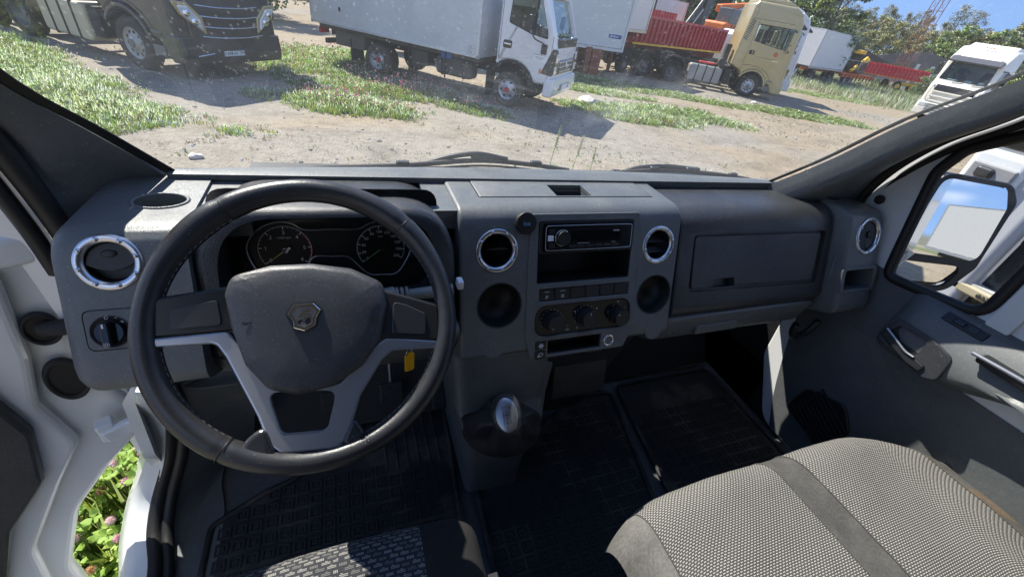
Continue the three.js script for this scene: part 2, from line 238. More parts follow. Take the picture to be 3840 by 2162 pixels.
{ // A-pillar trims
  const L = both([
    [[-0.752, 1.715, -0.885], [-0.80, 1.718, -0.875], [-0.845, 1.705, -0.838], [-0.888, 1.68, -0.782]],
    [[-0.790, 1.79, -0.835], [-0.822, 1.775, -0.835], [-0.858, 1.745, -0.815], [-0.892, 1.735, -0.780]],
    [[-0.820, 1.843, -0.798], [-0.842, 1.812, -0.798], [-0.872, 1.782, -0.788], [-0.896, 1.782, -0.776]],
    [[-0.859, 1.917, -0.738], [-0.873, 1.892, -0.746], [-0.888, 1.867, -0.756], [-0.902, 1.845, -0.766]],
    [[-0.88, 2.2, -0.49], [-0.893, 2.18, -0.50], [-0.91, 2.14, -0.52], [-0.922, 2.1, -0.56]],
    [[-0.85, 2.48, -0.24], [-0.87, 2.47, -0.25], [-0.89, 2.45, -0.28], [-0.90, 2.42, -0.32]]], 30, 10);
  mesh('pillar_trim', patch(L, 0.012), M.plastic, van);
  const W = [[0.716, 1.72, -0.880], [0.770, 1.855, -0.764], [0.811, 1.99, -0.662], [0.851, 2.117, -0.537], [0.835, 2.48, -0.23]], S = [[0.998, 1.72, -0.766], [0.992, 1.836, -0.738], [0.982, 1.948, -0.668], [0.972, 2.055, -0.562], [0.93, 2.40, -0.30]];
  const R = both(W.map((w, i) => { const s = S[i], p = [w[0] + 0.006, w[1] - 0.022, w[2] + 0.026], q = [w[0] + 0.018, w[1] - 0.044, w[2] + 0.044], m = [0, 1, 2].map((k) => q[k] + (s[k] - q[k]) * 0.55 + [-0.004, -0.004, 0.012][k]); return [w, p, q, m, s]; }), 24, 18);
  mesh('pillar_trim', patch(R.map((r) => r.slice().reverse()), 0.012), M.plastic, van);
  const sealL = [[-0.89, 1.62, -0.772], [-0.894, 1.70, -0.772], [-0.902, 1.79, -0.766], [-0.910, 1.86, -0.752], [-0.93, 2.1, -0.55], [-0.91, 2.42, -0.30]];
  mesh('door_seal', [tube(sealL, 0.016, 60, 8), tube(sealL.map((p) => [p[0] - 0.03, p[1], p[2] + 0.012]), 0.012, 60, 8)], M.seal, van);
  mesh('pillar_frame', patch(both([[[-0.915, 1.5, -0.78], [-0.965, 1.5, -0.78]], [[-0.92, 1.78, -0.76], [-0.97, 1.76, -0.76]], [[-0.925, 1.9, -0.71], [-0.975, 1.87, -0.70]], [[-0.94, 2.1, -0.54], [-0.99, 2.07, -0.53]], [[-0.92, 2.4, -0.30], [-0.97, 2.37, -0.29]]], 30, 3), 0.01), M.bodyWhite, van);
  const sealR = [[1.008, 1.66, -0.735], [1.008, 1.74, -0.755], [1.004, 1.84, -0.732], [0.994, 1.952, -0.664], [0.984, 2.058, -0.558], [0.945, 2.40, -0.298]];
  mesh('door_seal', [tube(sealR, 0.015, 60, 8), tube(sealR.map((p) => [p[0] + 0.03, p[1] - 0.012, p[2] + 0.02]), 0.011, 60, 8)], M.seal, van);
}
// wiper arms lying on the base of the glass, outside
function wiper(pts, blade, label) {
  const w = thing('wiper', label, 'wiper', [0, 0, 0], 0);
  mesh('arm', [tube(pts, 0.006, 40, 6), rbox(0.035, 0.018, 0.03, 0.005, ...pts[0])], M.black, w);
  mesh('blade', [tube(blade, 0.006, 40, 6), tube(blade.map((p) => [p[0], p[1] - 0.012, p[2] + 0.003]), 0.003, 40, 5)], M.rubber, w);
  const q = blade[2]; mesh('bracket', [rbox(0.05, 0.014, 0.016, 0.004, q[0], q[1] + 0.006, q[2]), rbox(0.03, 0.01, 0.014, 0.003, blade[1][0], blade[1][1] + 0.006, blade[1][2]), rbox(0.03, 0.01, 0.014, 0.003, blade[3][0], blade[3][1] + 0.006, blade[3][2])], M.blackPlastic, w);
  return w;
}
wiper([[-0.30, 1.716, -1.0], [-0.26, 1.745, -0.985], [-0.165, 1.768, -0.975], [-0.08, 1.757, -0.975]], [[-0.53, 1.727, -0.965], [-0.34, 1.737, -0.968], [-0.15, 1.752, -0.975], [0.0, 1.745, -0.972], [0.10, 1.734, -0.97]], 'black wiper on the glass before the radio, its hinged arm raised highest');
wiper([[0.28, 1.716, -1.0], [0.33, 1.74, -0.985], [0.42, 1.752, -0.975], [0.52, 1.748, -0.972]], [[0.25, 1.731, -0.968], [0.38, 1.741, -0.968], [0.52, 1.741, -0.966], [0.68, 1.733, -0.955], [0.80, 1.722, -0.94]], 'black wiper on the glass before the glovebox, lying flat');

// ================================================================ DASHBOARD
const dash = thing('dashboard', 'wide grey moulded dashboard with round vents across the whole cab', 'dashboard');
// black boxes added behind the panels to block light at the seams
mesh('seam_light_block', [box(1.78, 0.26, 0.12, 0.07, 1.585, -0.86), box(1.3, 0.02, 0.16, 0.0, 1.722, -0.90)], M.black, dash);

function ventAt(name, T, r, depth, flaps, tint = M.blackPlastic) { // on a face frame T: local z out of the face
  const g = part(name, dash); g.applyMatrix4(T);
  const prof = [[r - 0.0125, -0.004], [r - 0.0115, 0.002], [r - 0.006, 0.0042], [r - 0.0015, 0.0035], [r, 0.0005], [r, -0.006], [r - 0.0125, -0.006], [r - 0.0125, -0.004]];
  mesh('ring', new THREE.LatheGeometry(prof.map((p) => new THREE.Vector2(...p)), 48).rotateX(Math.PI / 2), M.satin, g);
  for (let k = 0; k < 8; k++) { const a = k / 8 * Math.PI * 2 + 0.25; mesh('rivet', new THREE.SphereGeometry(0.0036, 10, 6, 0, Math.PI * 2, 0, Math.PI / 2).rotateX(Math.PI / 2).translate(Math.cos(a) * (r - 0.0062), Math.sin(a) * (r - 0.0062), 0.0036), M.satin, g); }
  mesh('drum', new THREE.LatheGeometry([[r - 0.0126, -0.002], [r - 0.0128, -depth], [0.0001, -depth]].map((p) => new THREE.Vector2(...p)), 40).rotateX(Math.PI / 2), M.black, g);
  for (const f of flaps) { const m = mesh('flap', f.g, tint, g); m.position.set(...f.at); m.rotation.set(...f.rot); }
  return g;
}
const halfDisc = (r, a0, a1, t = 0.003) => { const pts = []; for (let k = 0; k <= 24; k++) { const a = a0 + (a1 - a0) * k / 24; pts.push([r * Math.cos(a), r * Math.sin(a)]); } return ext(pts, t, { bevel: 0.0008 }); };
const sag = (r, yc, dip, t = 0.003) => { const pts = [], h = Math.sqrt(Math.max(0, r * r - yc * yc)); const a0 = Math.atan2(yc, h), a1 = Math.PI - a0; for (let k = 0; k <= 24; k++) { const a = a0 + (a1 - a0) * k / 24; pts.push([r * Math.cos(a), r * Math.sin(a)]); } for (let k = 1; k < 14; k++) { const s = k / 14; pts.push([-h + 2 * h * s, yc - dip * Math.sin(s * Math.PI)]); } return ext(pts, t, { bevel: 0.0008 }); };

// ---- left pod
const TL = face([0, 1.71, -0.645], [-0.09, 0.045]);
const at = (T, x, y, z = 0) => V(x, y, z).applyMatrix4(T).toArray();
const inT = (T, g) => g.applyMatrix4(T);
{
  const prof = roundPoly([[-0.90, 1.745, 0], [-0.662, 1.745, 0.05], [-0.557, 1.532, 0.03], [-0.66, 1.462, 0.03], [-0.90, 1.462, 0]], 0, 8);
  const body = sweepX(prof, -0.862, -0.695, 0.035, 0);
  const ventL = V(-0.789, -0.004, 0).applyMatrix4(TL);
  const cutters = [inT(TL, disc(0.0405, 0.06).translate(-0.789, -0.004, 0)), inT(TL, ext(rect(-0.832, -0.133, -0.69, -0.071, 0.012), 0.012).translate(0, 0, -0.004)),
    new THREE.CylinderGeometry(1, 0.94, 0.10, 40).scale(0.036, 1, 0.026).translate(-0.748, 1.745, -0.762)];
  mesh('end_panel', cut(body, cutters), M.plastic, dash);
  ventAt('vent', face(ventL.toArray(), [-0.09, 0.045]), 0.0405, 0.028, [{ g: sag(0.0275, -0.004, 0.009), at: [0, 0.0, -0.006], rot: [-0.12, 0, 0] }, { g: sag(0.0272, -0.027, 0.0002, 0.002), at: [0, 0, -0.015], rot: [0.1, 0, 0] }, { g: new THREE.SphereGeometry(0.0075, 16, 8).scale(1.3, 0.75, 0.35), at: [0.0, 0.012, -0.004], rot: [0, 0, 0] }]).userData.label = 'closed round air vent in a riveted silver ring beside the steering wheel';
  // light switch: inset plate, dished surround and a turning knob
  const lp = part('light_switch', dash); lp.applyMatrix4(TL);
  mesh('plate', ext(rect(-0.8305, -0.1315, -0.69, -0.0725, 0.011), 0.004, { bevel: 0.001, holes: [circ(-0.802, -0.105, 0.0235)] }).translate(0, 0, -0.0035), M.plastic, lp);
  mesh('surround', new THREE.LatheGeometry([[0.0238, 0.0012], [0.0225, 0.0016], [0.0175, -0.0035], [0.0001, -0.0035]].map((p) => new THREE.Vector2(...p)), 40).rotateX(Math.PI / 2).translate(-0.802, -0.105, 0), M.blackPlastic, lp);
  mesh('knob', [disc(0.0165, 0.010, 32).translate(-0.802, -0.105, 0.001), ext(rect(-0.0055, -0.0195, 0.0055, 0.0165, 0.0035), 0.016, { bevel: 0.002, seg: 2 }).translate(-0.802, -0.105, 0.001)], M.gloss, lp);
  const mk = [box(0.0022, 0.006, 0.0006, -0.803, -0.093, 0.0172)];
  mk.push(new THREE.TorusGeometry(0.0021, 0.00035, 6, 16).translate(-0.804, -0.0835, 0.0012));
  for (const [x, y] of [[-0.7935, -0.085], [-0.787, -0.0915]]) mk.push(box(0.0022, 0.0006, 0.0006, x, y, 0.0008), box(0.0022, 0.0006, 0.0006, x, y + 0.0014, 0.0008), box(0.0006, 0.003, 0.0006, x + 0.0016, y + 0.0007, 0.0008));
  for (let k = 0; k < 8; k++) { const a = k * Math.PI / 4; mk.push(box(0.0014, 0.0005, 0.0005).rotateZ(a).translate(-0.802 + Math.cos(a) * 0.0032, -0.1205 + Math.sin(a) * 0.0032, 0.0172)); }
  mk.push(new THREE.TorusGeometry(0.0015, 0.0003, 5, 14).translate(-0.802, -0.1205, 0.0172));
  mesh('symbols', mk, M.paper, lp).userData.kind = 'stuff';
  // oval recess on top: raised lip and dark cup
  const cup = part('oval_recess', dash); cup.position.set(-0.748, 1.745, -0.762);
  mesh('lip', new THREE.TorusGeometry(1, 0.085, 10, 48).rotateX(Math.PI / 2).scale(0.0375, 0.03, 0.0275), M.plastic, cup);
  mesh('well', new THREE.CylinderGeometry(1, 0.94, 0.1, 40, 1, true).scale(0.0355, 0.6, 0.0255).translate(0, -0.03, 0), M.black, cup);
}
mesh('filler_panel', [box(0.09, 0.04, 0.16, -0.665, 1.7195, -0.80)], M.plastic, dash); mesh('filler_panel', [box(0.06, 0.04, 0.16, -0.29, 1.7225, -0.80)], M.plastic, dash);
// ---- defroster strip along the glass
{
  const z0 = (x) => -0.885 - 0.045 * (1 - Math.pow((x - 0.0) / 0.78, 2)); const rows = [];
  for (let k = 0; k <= 40; k++) { const x = -0.76 + 1.52 * k / 40; rows.push([[x, 1.742, -0.855], [x, 1.744, -0.87], [x, 1.738, Math.min(z0(x), -0.873)]]); }
  mesh('defroster_panel', patch(rows.map((r) => r.slice().reverse()), 0.012), M.plastic, dash);
  for (const [a, b] of [[-0.595, -0.15], [0.05, 0.54]]) { const bars = []; for (const o of [0.0, 0.009, 0.018]) { const p = []; for (let k = 0; k <= 20; k++) { const x = a + (b - a) * k / 20; p.push([x, 1.7415, Math.min(z0(x), -0.873) + 0.014 + o * 0.8]); } bars.push(tube(p, 0.0028, 30, 5)); } mesh('defroster_slot', bars, M.black, dash); }
}
// ---- instrument hood
{
  const outer = roundPoly([[-0.698, 1.535, 0.01], [-0.283, 1.535, 0.01], [-0.283, 1.768, 0.10], [-0.698, 1.768, 0.10]], 0.01, 12);
  const g = ext(outer, 0.205, { bevel: 0.014, seg: 4 }).translate(0, 0, -0.87);
  const shear = (q, zref, k) => { const p = q.attributes.position; for (let i = 0; i < p.count; i++) { const z = p.getZ(i); if (z > zref) p.setZ(i, z + (1.745 - p.getY(i)) * k); } return q; };
  shear(g, -0.75, 0.34); { const p = g.attributes.position; for (let i = 0; i < p.count; i++) { const y = p.getY(i), z = p.getZ(i); if (y > 1.62) p.setY(i, y - 0.13 * Math.max(0, -0.69 - z) * sst(1.62, 1.75, y)); } }
  const inner = roundPoly([[-0.668, 1.585, 0.05], [-0.318, 1.585, 0.05], [-0.322, 1.757, 0.09], [-0.660, 1.757, 0.09]], 0.05, 10);
  const c2 = ext(inner, 0.18).translate(0, 0, -0.775);
  const hood = cut(g, [c2], 32);
  mesh('instrument_hood', hood, M.darkPlastic, dash);

  // cluster
  const TC = face([0, 1.745, -0.745], [-0.95, 0.25]);
  const cl = part('instrument_cluster', dash); cl.applyMatrix4(TC);
  const W = 0.36, H = 0.175, cx = -0.493, cy = -0.072;
  const print = canvasTex(1440, 700, (x, w, h) => {
    const s = w / W, X = (u) => (u - cx + W / 2) * s, Y = (v) => (cy + H / 2 - v) * s;
    x.fillStyle = '#050506'; x.fillRect(0, 0, w, h);
    const gauge = (u, v, r, n, lab, start, end, red, unit, fs) => {
      x.strokeStyle = '#b9bcc0'; x.lineWidth = 4; x.beginPath(); x.arc(X(u), Y(v), r * s, start, end); x.stroke();
      if (red) { x.strokeStyle = '#a02020'; x.lineWidth = 7; x.beginPath(); x.arc(X(u), Y(v), r * s - 6, start + (end - start) * red, end); x.stroke(); }
      for (let k = 0; k <= n * 4; k++) { const a = start + (end - start) * k / (n * 4), b = k % 4 === 0; x.strokeStyle = '#d0d2d4'; x.lineWidth = b ? 6 : 2; x.beginPath(); x.moveTo(X(u) + Math.cos(a) * r * s, Y(v) + Math.sin(a) * r * s); x.lineTo(X(u) + Math.cos(a) * (r * s - (b ? 24 : 11)), Y(v) + Math.sin(a) * (r * s - (b ? 24 : 11))); x.stroke(); }
      x.fillStyle = '#e4e6e8'; x.font = `${fs}px sans-serif`; x.textAlign = 'center'; x.textBaseline = 'middle';
      lab.forEach((t, k) => { const a = start + (end - start) * k / (lab.length - 1); x.fillText(t, X(u) + Math.cos(a) * (r * s - 46), Y(v) + Math.sin(a) * (r * s - 46)); });
      x.font = `${fs * 0.55}px sans-serif`; x.fillText(unit, X(u), Y(v) - r * s * 0.52);
    };
    gauge(-0.577, -0.081, 0.043, 6, ['0', '1', '2', '3', '4', '5', '6'], 2.52, 2.52 + 4.4, 0.67, '×1000 rpm', 34);
    gauge(-0.412, -0.085, 0.044, 10, ['0', '20', '40', '60', '80', '100', '120', '140', '160', '180', '200'], 2.5, 2.5 + 4.3, 0, 'km/h', 28);
    x.strokeStyle = '#90949a'; for (const [a, b, f] of [[-0.548, -0.501, 1], [-0.488, -0.439, -1]]) { for (let k = 0; k < 9; k++) { const t = k / 8, c = (f > 0 ? 1 - t : t); x.fillStyle = '#787b80'; x.fillRect(X(a + (b - a) * t), Y(-0.0255) - 14 - Math.pow(c, 3) * 34, 14, 10); } x.lineWidth = 4; x.beginPath(); x.moveTo(X(a), Y(-0.031) - (f > 0 ? 34 : 0)); x.lineTo(X(a + (b - a) * 0.35), Y(-0.031)); x.lineTo(X(b), Y(-0.031) - (f < 0 ? 34 : 0)); x.stroke(); x.fillStyle = '#b8302a'; x.fillRect(X(a) + (f < 0 ? 6 : -4), Y(-0.031) - (f > 0 ? 34 : 8), 20, 6); }
    x.fillStyle = '#b9bcc0'; x.font = '22px sans-serif'; x.fillText('H', X(-0.551), Y(-0.031)); x.fillText('C', X(-0.502), Y(-0.0375)); x.fillText('E', X(-0.488), Y(-0.0375)); x.fillText('F', X(-0.437), Y(-0.031));
    x.fillStyle = '#0c0d0d'; x.fillRect(X(-0.515), Y(-0.050), 0.040 * s, 0.041 * s);
  });
  const fg = new THREE.PlaneGeometry(W, H).translate(cx, cy, 0);
  mesh('dial_face', fg, new THREE.MeshPhysicalMaterial({ map: print, roughness: 0.35 }), cl, { keepUv: true });
  const outline = [[-0.636, -0.072], [-0.612, -0.040], [-0.580, -0.029], [-0.560, -0.033], [-0.544, -0.0435], [-0.497, -0.0445], [-0.449, -0.0445], [-0.430, -0.035], [-0.410, -0.031], [-0.385, -0.036], [-0.362, -0.060], [-0.355, -0.082], [-0.366, -0.112], [-0.386, -0.137], [-0.412, -0.1385], [-0.436, -0.136], [-0.456, -0.117], [-0.473, -0.099], [-0.502, -0.096], [-0.532, -0.096], [-0.549, -0.119], [-0.575, -0.134], [-0.604, -0.134], [-0.625, -0.118]];
  mesh('chrome_outline', tube(outline.map((p) => [p[0], p[1], 0.003]), 0.0013, 160, 6, true), M.satin, cl);
  mesh('fascia', ext(rect(cx - 0.19, cy - 0.10, cx + 0.19, cy + 0.10, 0.03), 0.006, { holes: [outline] }).translate(0, 0, -0.003), M.gloss, cl);
  for (const [x, y, a, c, nm] of [[-0.577, -0.081, 2.52, [0.55, 0.42, 0.12], 'n'], [-0.412, -0.085, 2.5, [0.12, 0.45, 0.10], 'n']]) {
    const nd = part('needle', cl); nd.position.set(x, y, 0.004); nd.rotation.z = -a;
    mesh('pointer', ext([[0, -0.0008], [0.036, -0.0003], [0.036, 0.0003], [0, 0.0008]], 0.0012), mat(...c, 0.4), nd);
    mesh('hub', [disc(0.005, 0.004, 20), ext(roundPoly([[-0.012, -0.0022], [0.004, -0.004], [0.004, 0.004], [-0.012, 0.0022]], 0.002), 0.005, { bevel: 0.001 })], M.chrome, nd);
  }
}
// ---- centre console block
const TK = face([0, 1.73, -0.70], [-0.26, 0.10]);
{
  const prof = roundPoly([[-0.925, 1.748, 0], [-0.705, 1.748, 0.05], [-0.593, 1.456, 0.012], [-0.66, 1.40, 0.01], [-0.78, 1.40, 0]], 0, 6);
  const body = sweepX(prof, -0.268, 0.278, 0.008, 0.008);
  const hole = (x, y, r, d) => inT(TK, disc(r, d * 2).translate(x, y, 0));
  const slot = (x0, y0, x1, y1, d, r = 0.006) => inT(TK, ext(rect(x0, y0, x1, y1, r), d + 0.05).translate(0, 0, -d));
  const blk = cut(body, [hole(-0.189, -0.062, 0.046, 0.045), hole(0.217, -0.066, 0.046, 0.045), hole(-0.182, -0.180, 0.0485, 0.055), hole(0.220, -0.190, 0.0485, 0.055),
    slot(-0.099, -0.139, 0.138, -0.004, 0.09), slot(-0.092, -0.180, 0.141, -0.151, 0.008, 0.002), slot(-0.100, -0.263, 0.151, -0.190, 0.006, 0.03), slot(-0.066, -0.308, 0.075, -0.274, 0.05, 0.003),
    box(0.444, 0.014, 0.15, 0.011, 1.748, -0.842), box(0.090, 0.06, 0.060, 0.017, 1.742, -0.803)], 30);
  mesh('console', blk, M.plastic, dash);
  mesh('top_tray', cut(rbox(0.440, 0.010, 0.146, 0.003, 0.011, 1.7445, -0.842), [box(0.090, 0.06, 0.060, 0.017, 1.742, -0.803)]), M.plastic, dash);
  mesh('tray_latch', [box(0.088, 0.004, 0.034, 0.017, 0, 0).rotateX(0.5).translate(0, 1.724, -0.792), box(0.088, 0.03, 0.004, 0.017, 1.716, -0.83)], M.blackPlastic, dash);
  // raised centre frame
  const frame = ext(roundPoly([[-0.118, 0.012], [0.152, 0.012], [0.166, -0.268, 0.012], [0.14, -0.316, 0.006], [-0.108, -0.316, 0.006], [-0.122, -0.26, 0.01]], 0.008), 0.006, { bevel: 0.0015, holes: [rect(-0.099, -0.139, 0.138, -0.004, 0.006), rect(-0.092, -0.180, 0.141, -0.151, 0.002), rect(-0.100, -0.263, 0.151, -0.190, 0.03), rect(-0.066, -0.308, 0.075, -0.274, 0.003)] }).translate(0, 0, -0.001);
  mesh('centre_frame', inT(TK, frame), M.plastic, dash);
  const k = (x, y, z = 0) => at(TK, x, y, z);
  ventAt('vent', face(k(-0.189, -0.062), [-0.26, 0.10]), 0.046, 0.04, [{ g: sag(0.031, -0.014, 0.004), at: [0.006, -0.004, -0.03], rot: [1.25, 0, 0.3] }]).userData.label = 'open round air vent in a silver ring beside the round badge';
  ventAt('vent', face(k(0.217, -0.066), [-0.26, 0.10]), 0.046, 0.04, [{ g: halfDisc(0.031, 0.3, Math.PI - 0.3), at: [0, -0.004, -0.006], rot: [-0.7, 0, 0] }, { g: halfDisc(0.031, 0.3, Math.PI - 0.3), at: [0, -0.03, -0.008], rot: [-0.7, 0, 0] }]).userData.label = 'half open round air vent with two tilted flaps beside the radio';
  for (const [x, y] of [[-0.182, -0.180], [0.220, -0.190]]) { const c = part('cup_holder', dash); c.applyMatrix4(face(k(x, y), [-0.26, 0.10])); mesh('rim', new THREE.LatheGeometry([[0.0515, 0.0002], [0.0505, 0.0025], [0.0475, 0.001], [0.0465, -0.012], [0.043, -0.014], [0.042, -0.05], [0.0001, -0.052]].map((p) => new THREE.Vector2(...p)), 44).rotateX(Math.PI / 2), M.blackPlastic, c); }
  // row of six push buttons
  for (let i = 0; i < 6; i++) { const b = part('button', dash); b.applyMatrix4(face(k(-0.0726 + i * 0.0388, -0.1655), [-0.26, 0.10])); mesh('cap', rbox(0.0372, 0.0265, 0.008, 0.002, 0, 0, -0.001), M.blackPlastic, b); if (i < 2) mesh('mark', [box(0.012, 0.002, 0.0006, 0, 0.007, 0.0032), i ? box(0.007, 0.007, 0.0006, 0, -0.005, 0.0032) : ext([[-0.004, -0.009], [0.001, -0.008], [0.004, -0.002], [0.001, -0.001], [-0.003, -0.001]], 0.0006).translate(0, 0, 0.003)], grey(0.30, 0.6), b); }
  // heater panel with three turning knobs
  const hp = part('heater_panel', dash); hp.applyMatrix4(TK);
  mesh('plate', ext(rect(-0.0985, -0.2615, 0.1495, -0.1915, 0.029), 0.005, { bevel: 0.001 }).translate(0, 0, -0.0055), M.gloss, hp);
  const marks = [];
  for (const [x, y, p] of [[-0.056, -0.229, 2.4], [0.030, -0.227, 0.0], [0.118, -0.232, 0.9]]) {
    mesh('knob', [disc(0.0235, 0.012, 40).translate(x, y, 0.004), new THREE.CylinderGeometry(0.0185, 0.0215, 0.016, 40).rotateX(Math.PI / 2).translate(x, y, 0.017), new THREE.TorusGeometry(0.0185, 0.0008, 6, 40).translate(x, y, 0.025)], M.blackPlastic, hp);
    marks.push(box(0.0016, 0.006, 0.0006, 0, 0.013, 0.0255).rotateZ(p).translate(x, y, 0));
    for (let q = 0; q < 12; q++) { const a = -0.4 + q / 11 * 3.9; if (x !== 0.118 || q % 2) marks.push(box(0.0045, 0.0007, 0.0004).rotateZ(a + Math.PI / 2).translate(x + Math.cos(a) * 0.0275, y + Math.sin(a) * 0.0275, 0.0002)); }
  }
  marks.push(box(0.006, 0.0008, 0.0005, -0.015, -0.245, 0), new THREE.TorusGeometry(0.0024, 0.0005, 5, 14).translate(-0.013, -0.254, 0), new THREE.TorusGeometry(0.0024, 0.0005, 5, 14).translate(-0.017, -0.254, 0), box(0.005, 0.003, 0.0005, 0.118, -0.1985, 0), box(0.004, 0.003, 0.0005, 0.002, -0.212, 0), box(0.004, 0.003, 0.0005, 0.060, -0.210, 0), box(0.004, 0.003, 0.0005, 0.010, -0.252, 0));
  mesh('symbols', marks, grey(0.42, 0.6), hp).userData.kind = 'stuff';
  // lower shelf: power socket and two switches
  const so = part('power_socket', dash); so.applyMatrix4(face(k(0.098, -0.294, 0.004), [-0.26, 0.10]));
  mesh('collar', new THREE.TorusGeometry(0.0125, 0.0022, 10, 32), M.chrome, so); mesh('barrel', new THREE.LatheGeometry([[0.0125, 0], [0.0115, -0.02], [0.0001, -0.02]].map((p) => new THREE.Vector2(...p)), 24).rotateX(Math.PI / 2), M.black, so); mesh('plinth', ext(rect(-0.022, -0.021, 0.034, 0.019, 0.004), 0.006, { bevel: 0.001, holes: [circ(0, 0, 0.0128)] }).translate(0, 0, -0.006), M.plastic, so);
  for (const [y, s] of [[-0.283, 0], [-0.306, 1]]) { const b = part('switch', dash); b.applyMatrix4(face(k(-0.084, y, 0.004), [-0.26, 0.10])); mesh('cap', rbox(0.026, 0.020, 0.008, 0.002), M.gloss, b); const g = []; for (let q = 0; q < 6; q++) { const a = q * Math.PI / 3; g.push(box(0.005, 0.0016, 0.0006, 0.004, 0, 0.0043).rotateZ(a)); } mesh('mark', s ? [new THREE.TorusGeometry(0.0055, 0.0007, 5, 20, 4).translate(0, 0, 0.0043), box(0.012, 0.0014, 0.0006, -0.003, -0.002, 0.0043)] : g, M.paper, b); }
  for (const [x, y] of [[-0.195, -0.272], [0.232, -0.283]]) mesh('blank_cover', inT(TK, disc(0.026, 0.004, 36).translate(x, y, 0.0)), M.plastic, dash);
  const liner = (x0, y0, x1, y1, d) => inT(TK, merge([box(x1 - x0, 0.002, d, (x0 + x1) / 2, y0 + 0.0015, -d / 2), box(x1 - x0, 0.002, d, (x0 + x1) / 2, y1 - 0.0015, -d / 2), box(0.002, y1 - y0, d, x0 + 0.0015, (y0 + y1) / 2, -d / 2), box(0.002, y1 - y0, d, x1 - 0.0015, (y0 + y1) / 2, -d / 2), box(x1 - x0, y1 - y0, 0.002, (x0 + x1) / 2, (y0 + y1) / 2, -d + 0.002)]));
  mesh('slot_shade_liner', liner(-0.099, -0.139, 0.138, -0.004, 0.088), M.black, dash); mesh('slot_shade_liner', liner(-0.066, -0.308, 0.075, -0.274, 0.048), M.black, dash);  // black sheets added to darken both recesses, shade set as colour
  // car radio, its own unit in the slot
  const radio = thing('car_radio', 'black car radio with round volume knob in the centre console', 'car radio'); radio.applyMatrix4(TK);
  mesh('body', ext(rect(-0.098, -0.0735, 0.137, -0.0045, 0.004), 0.07).translate(0, 0, -0.072), M.black, radio);
  mesh('trim_frame', ext(rect(-0.0975, -0.0735, 0.1365, -0.005, 0.004), 0.008, { bevel: 0.0012, holes: [rect(-0.088, -0.068, 0.133, -0.010, 0.003)] }).translate(0, 0, -0.003), M.black, radio);
  mesh('faceplate', ext(rect(-0.086, -0.0665, 0.131, -0.0115, 0.005), 0.014, { bevel: 0.0025, seg: 2 }).translate(0, 0, -0.004), M.gloss, radio);
  const rim = rect(-0.0845, -0.065, 0.1295, -0.0135, 0.005, 4);
  mesh('bright_edge', tube(rim.map((p) => [p[0], p[1], 0.0098]), 0.0008, 120, 5, true), M.satin, radio);
  mesh('display', ext(rect(-0.026, -0.048, 0.100, -0.024, 0.002), 0.0012).translate(0, 0, 0.0092), mat(0.004, 0.004, 0.005, 0.04), radio);
  const kn = part('volume_knob', radio); mesh('dial', [new THREE.CylinderGeometry(0.0150, 0.0165, 0.012, 40).rotateX(Math.PI / 2).translate(-0.046, -0.039, 0.015)], M.blackPlastic, kn); mesh('ring', new THREE.TorusGeometry(0.0165, 0.0009, 8, 40).translate(-0.046, -0.039, 0.0108), M.chrome, kn);
  mesh('eject_button', rbox(0.013, 0.012, 0.003, 0.001, -0.0735, -0.039, 0.0105), M.white, radio);
  mesh('source_button', [rbox(0.013, 0.010, 0.003, 0.001, -0.071, -0.0255, 0.0105), rbox(0.013, 0.010, 0.003, 0.001, -0.070, -0.0545, 0.0105)], M.blackPlastic, radio);
  for (let i = 0; i < 6; i++) mesh('preset_button', rbox(0.0185, 0.0055, 0.002, 0.0008, -0.020 + i * 0.0215, -0.0575, 0.0105), M.blackPlastic, radio);
  mesh('print', [box(0.030, 0.0012, 0.0005, 0.006, -0.0515, 0.0105), box(0.016, 0.003, 0.0005, 0.088, -0.0262, 0.0108), box(0.010, 0.0012, 0.0005, 0.082, -0.0515, 0.0105)], grey(0.3, 0.5), radio).userData.kind = 'stuff';
  // small round stick-on holder
  const isa = thing('round_badge', 'small round black stick-on badge lettered isa above the console vent', 'badge'); isa.applyMatrix4(face(at(TK, -0.131, -0.006, 0.004), [-0.26, 0.10]));
  mesh('disc', new THREE.LatheGeometry([[0.0001, 0.012], [0.021, 0.012], [0.0225, 0.010], [0.0228, 0.004], [0.0215, 0.003], [0.022, -0.006], [0.0001, -0.006]].map((p) => new THREE.Vector2(...p)), 44).rotateX(Math.PI / 2), M.black, isa);
  mesh('lettering', text3('isa', 0.0085, 0.0005).translate(0, 0, 0.0121), mat(0.12, 0.22, 0.34, 0.5), isa);
}
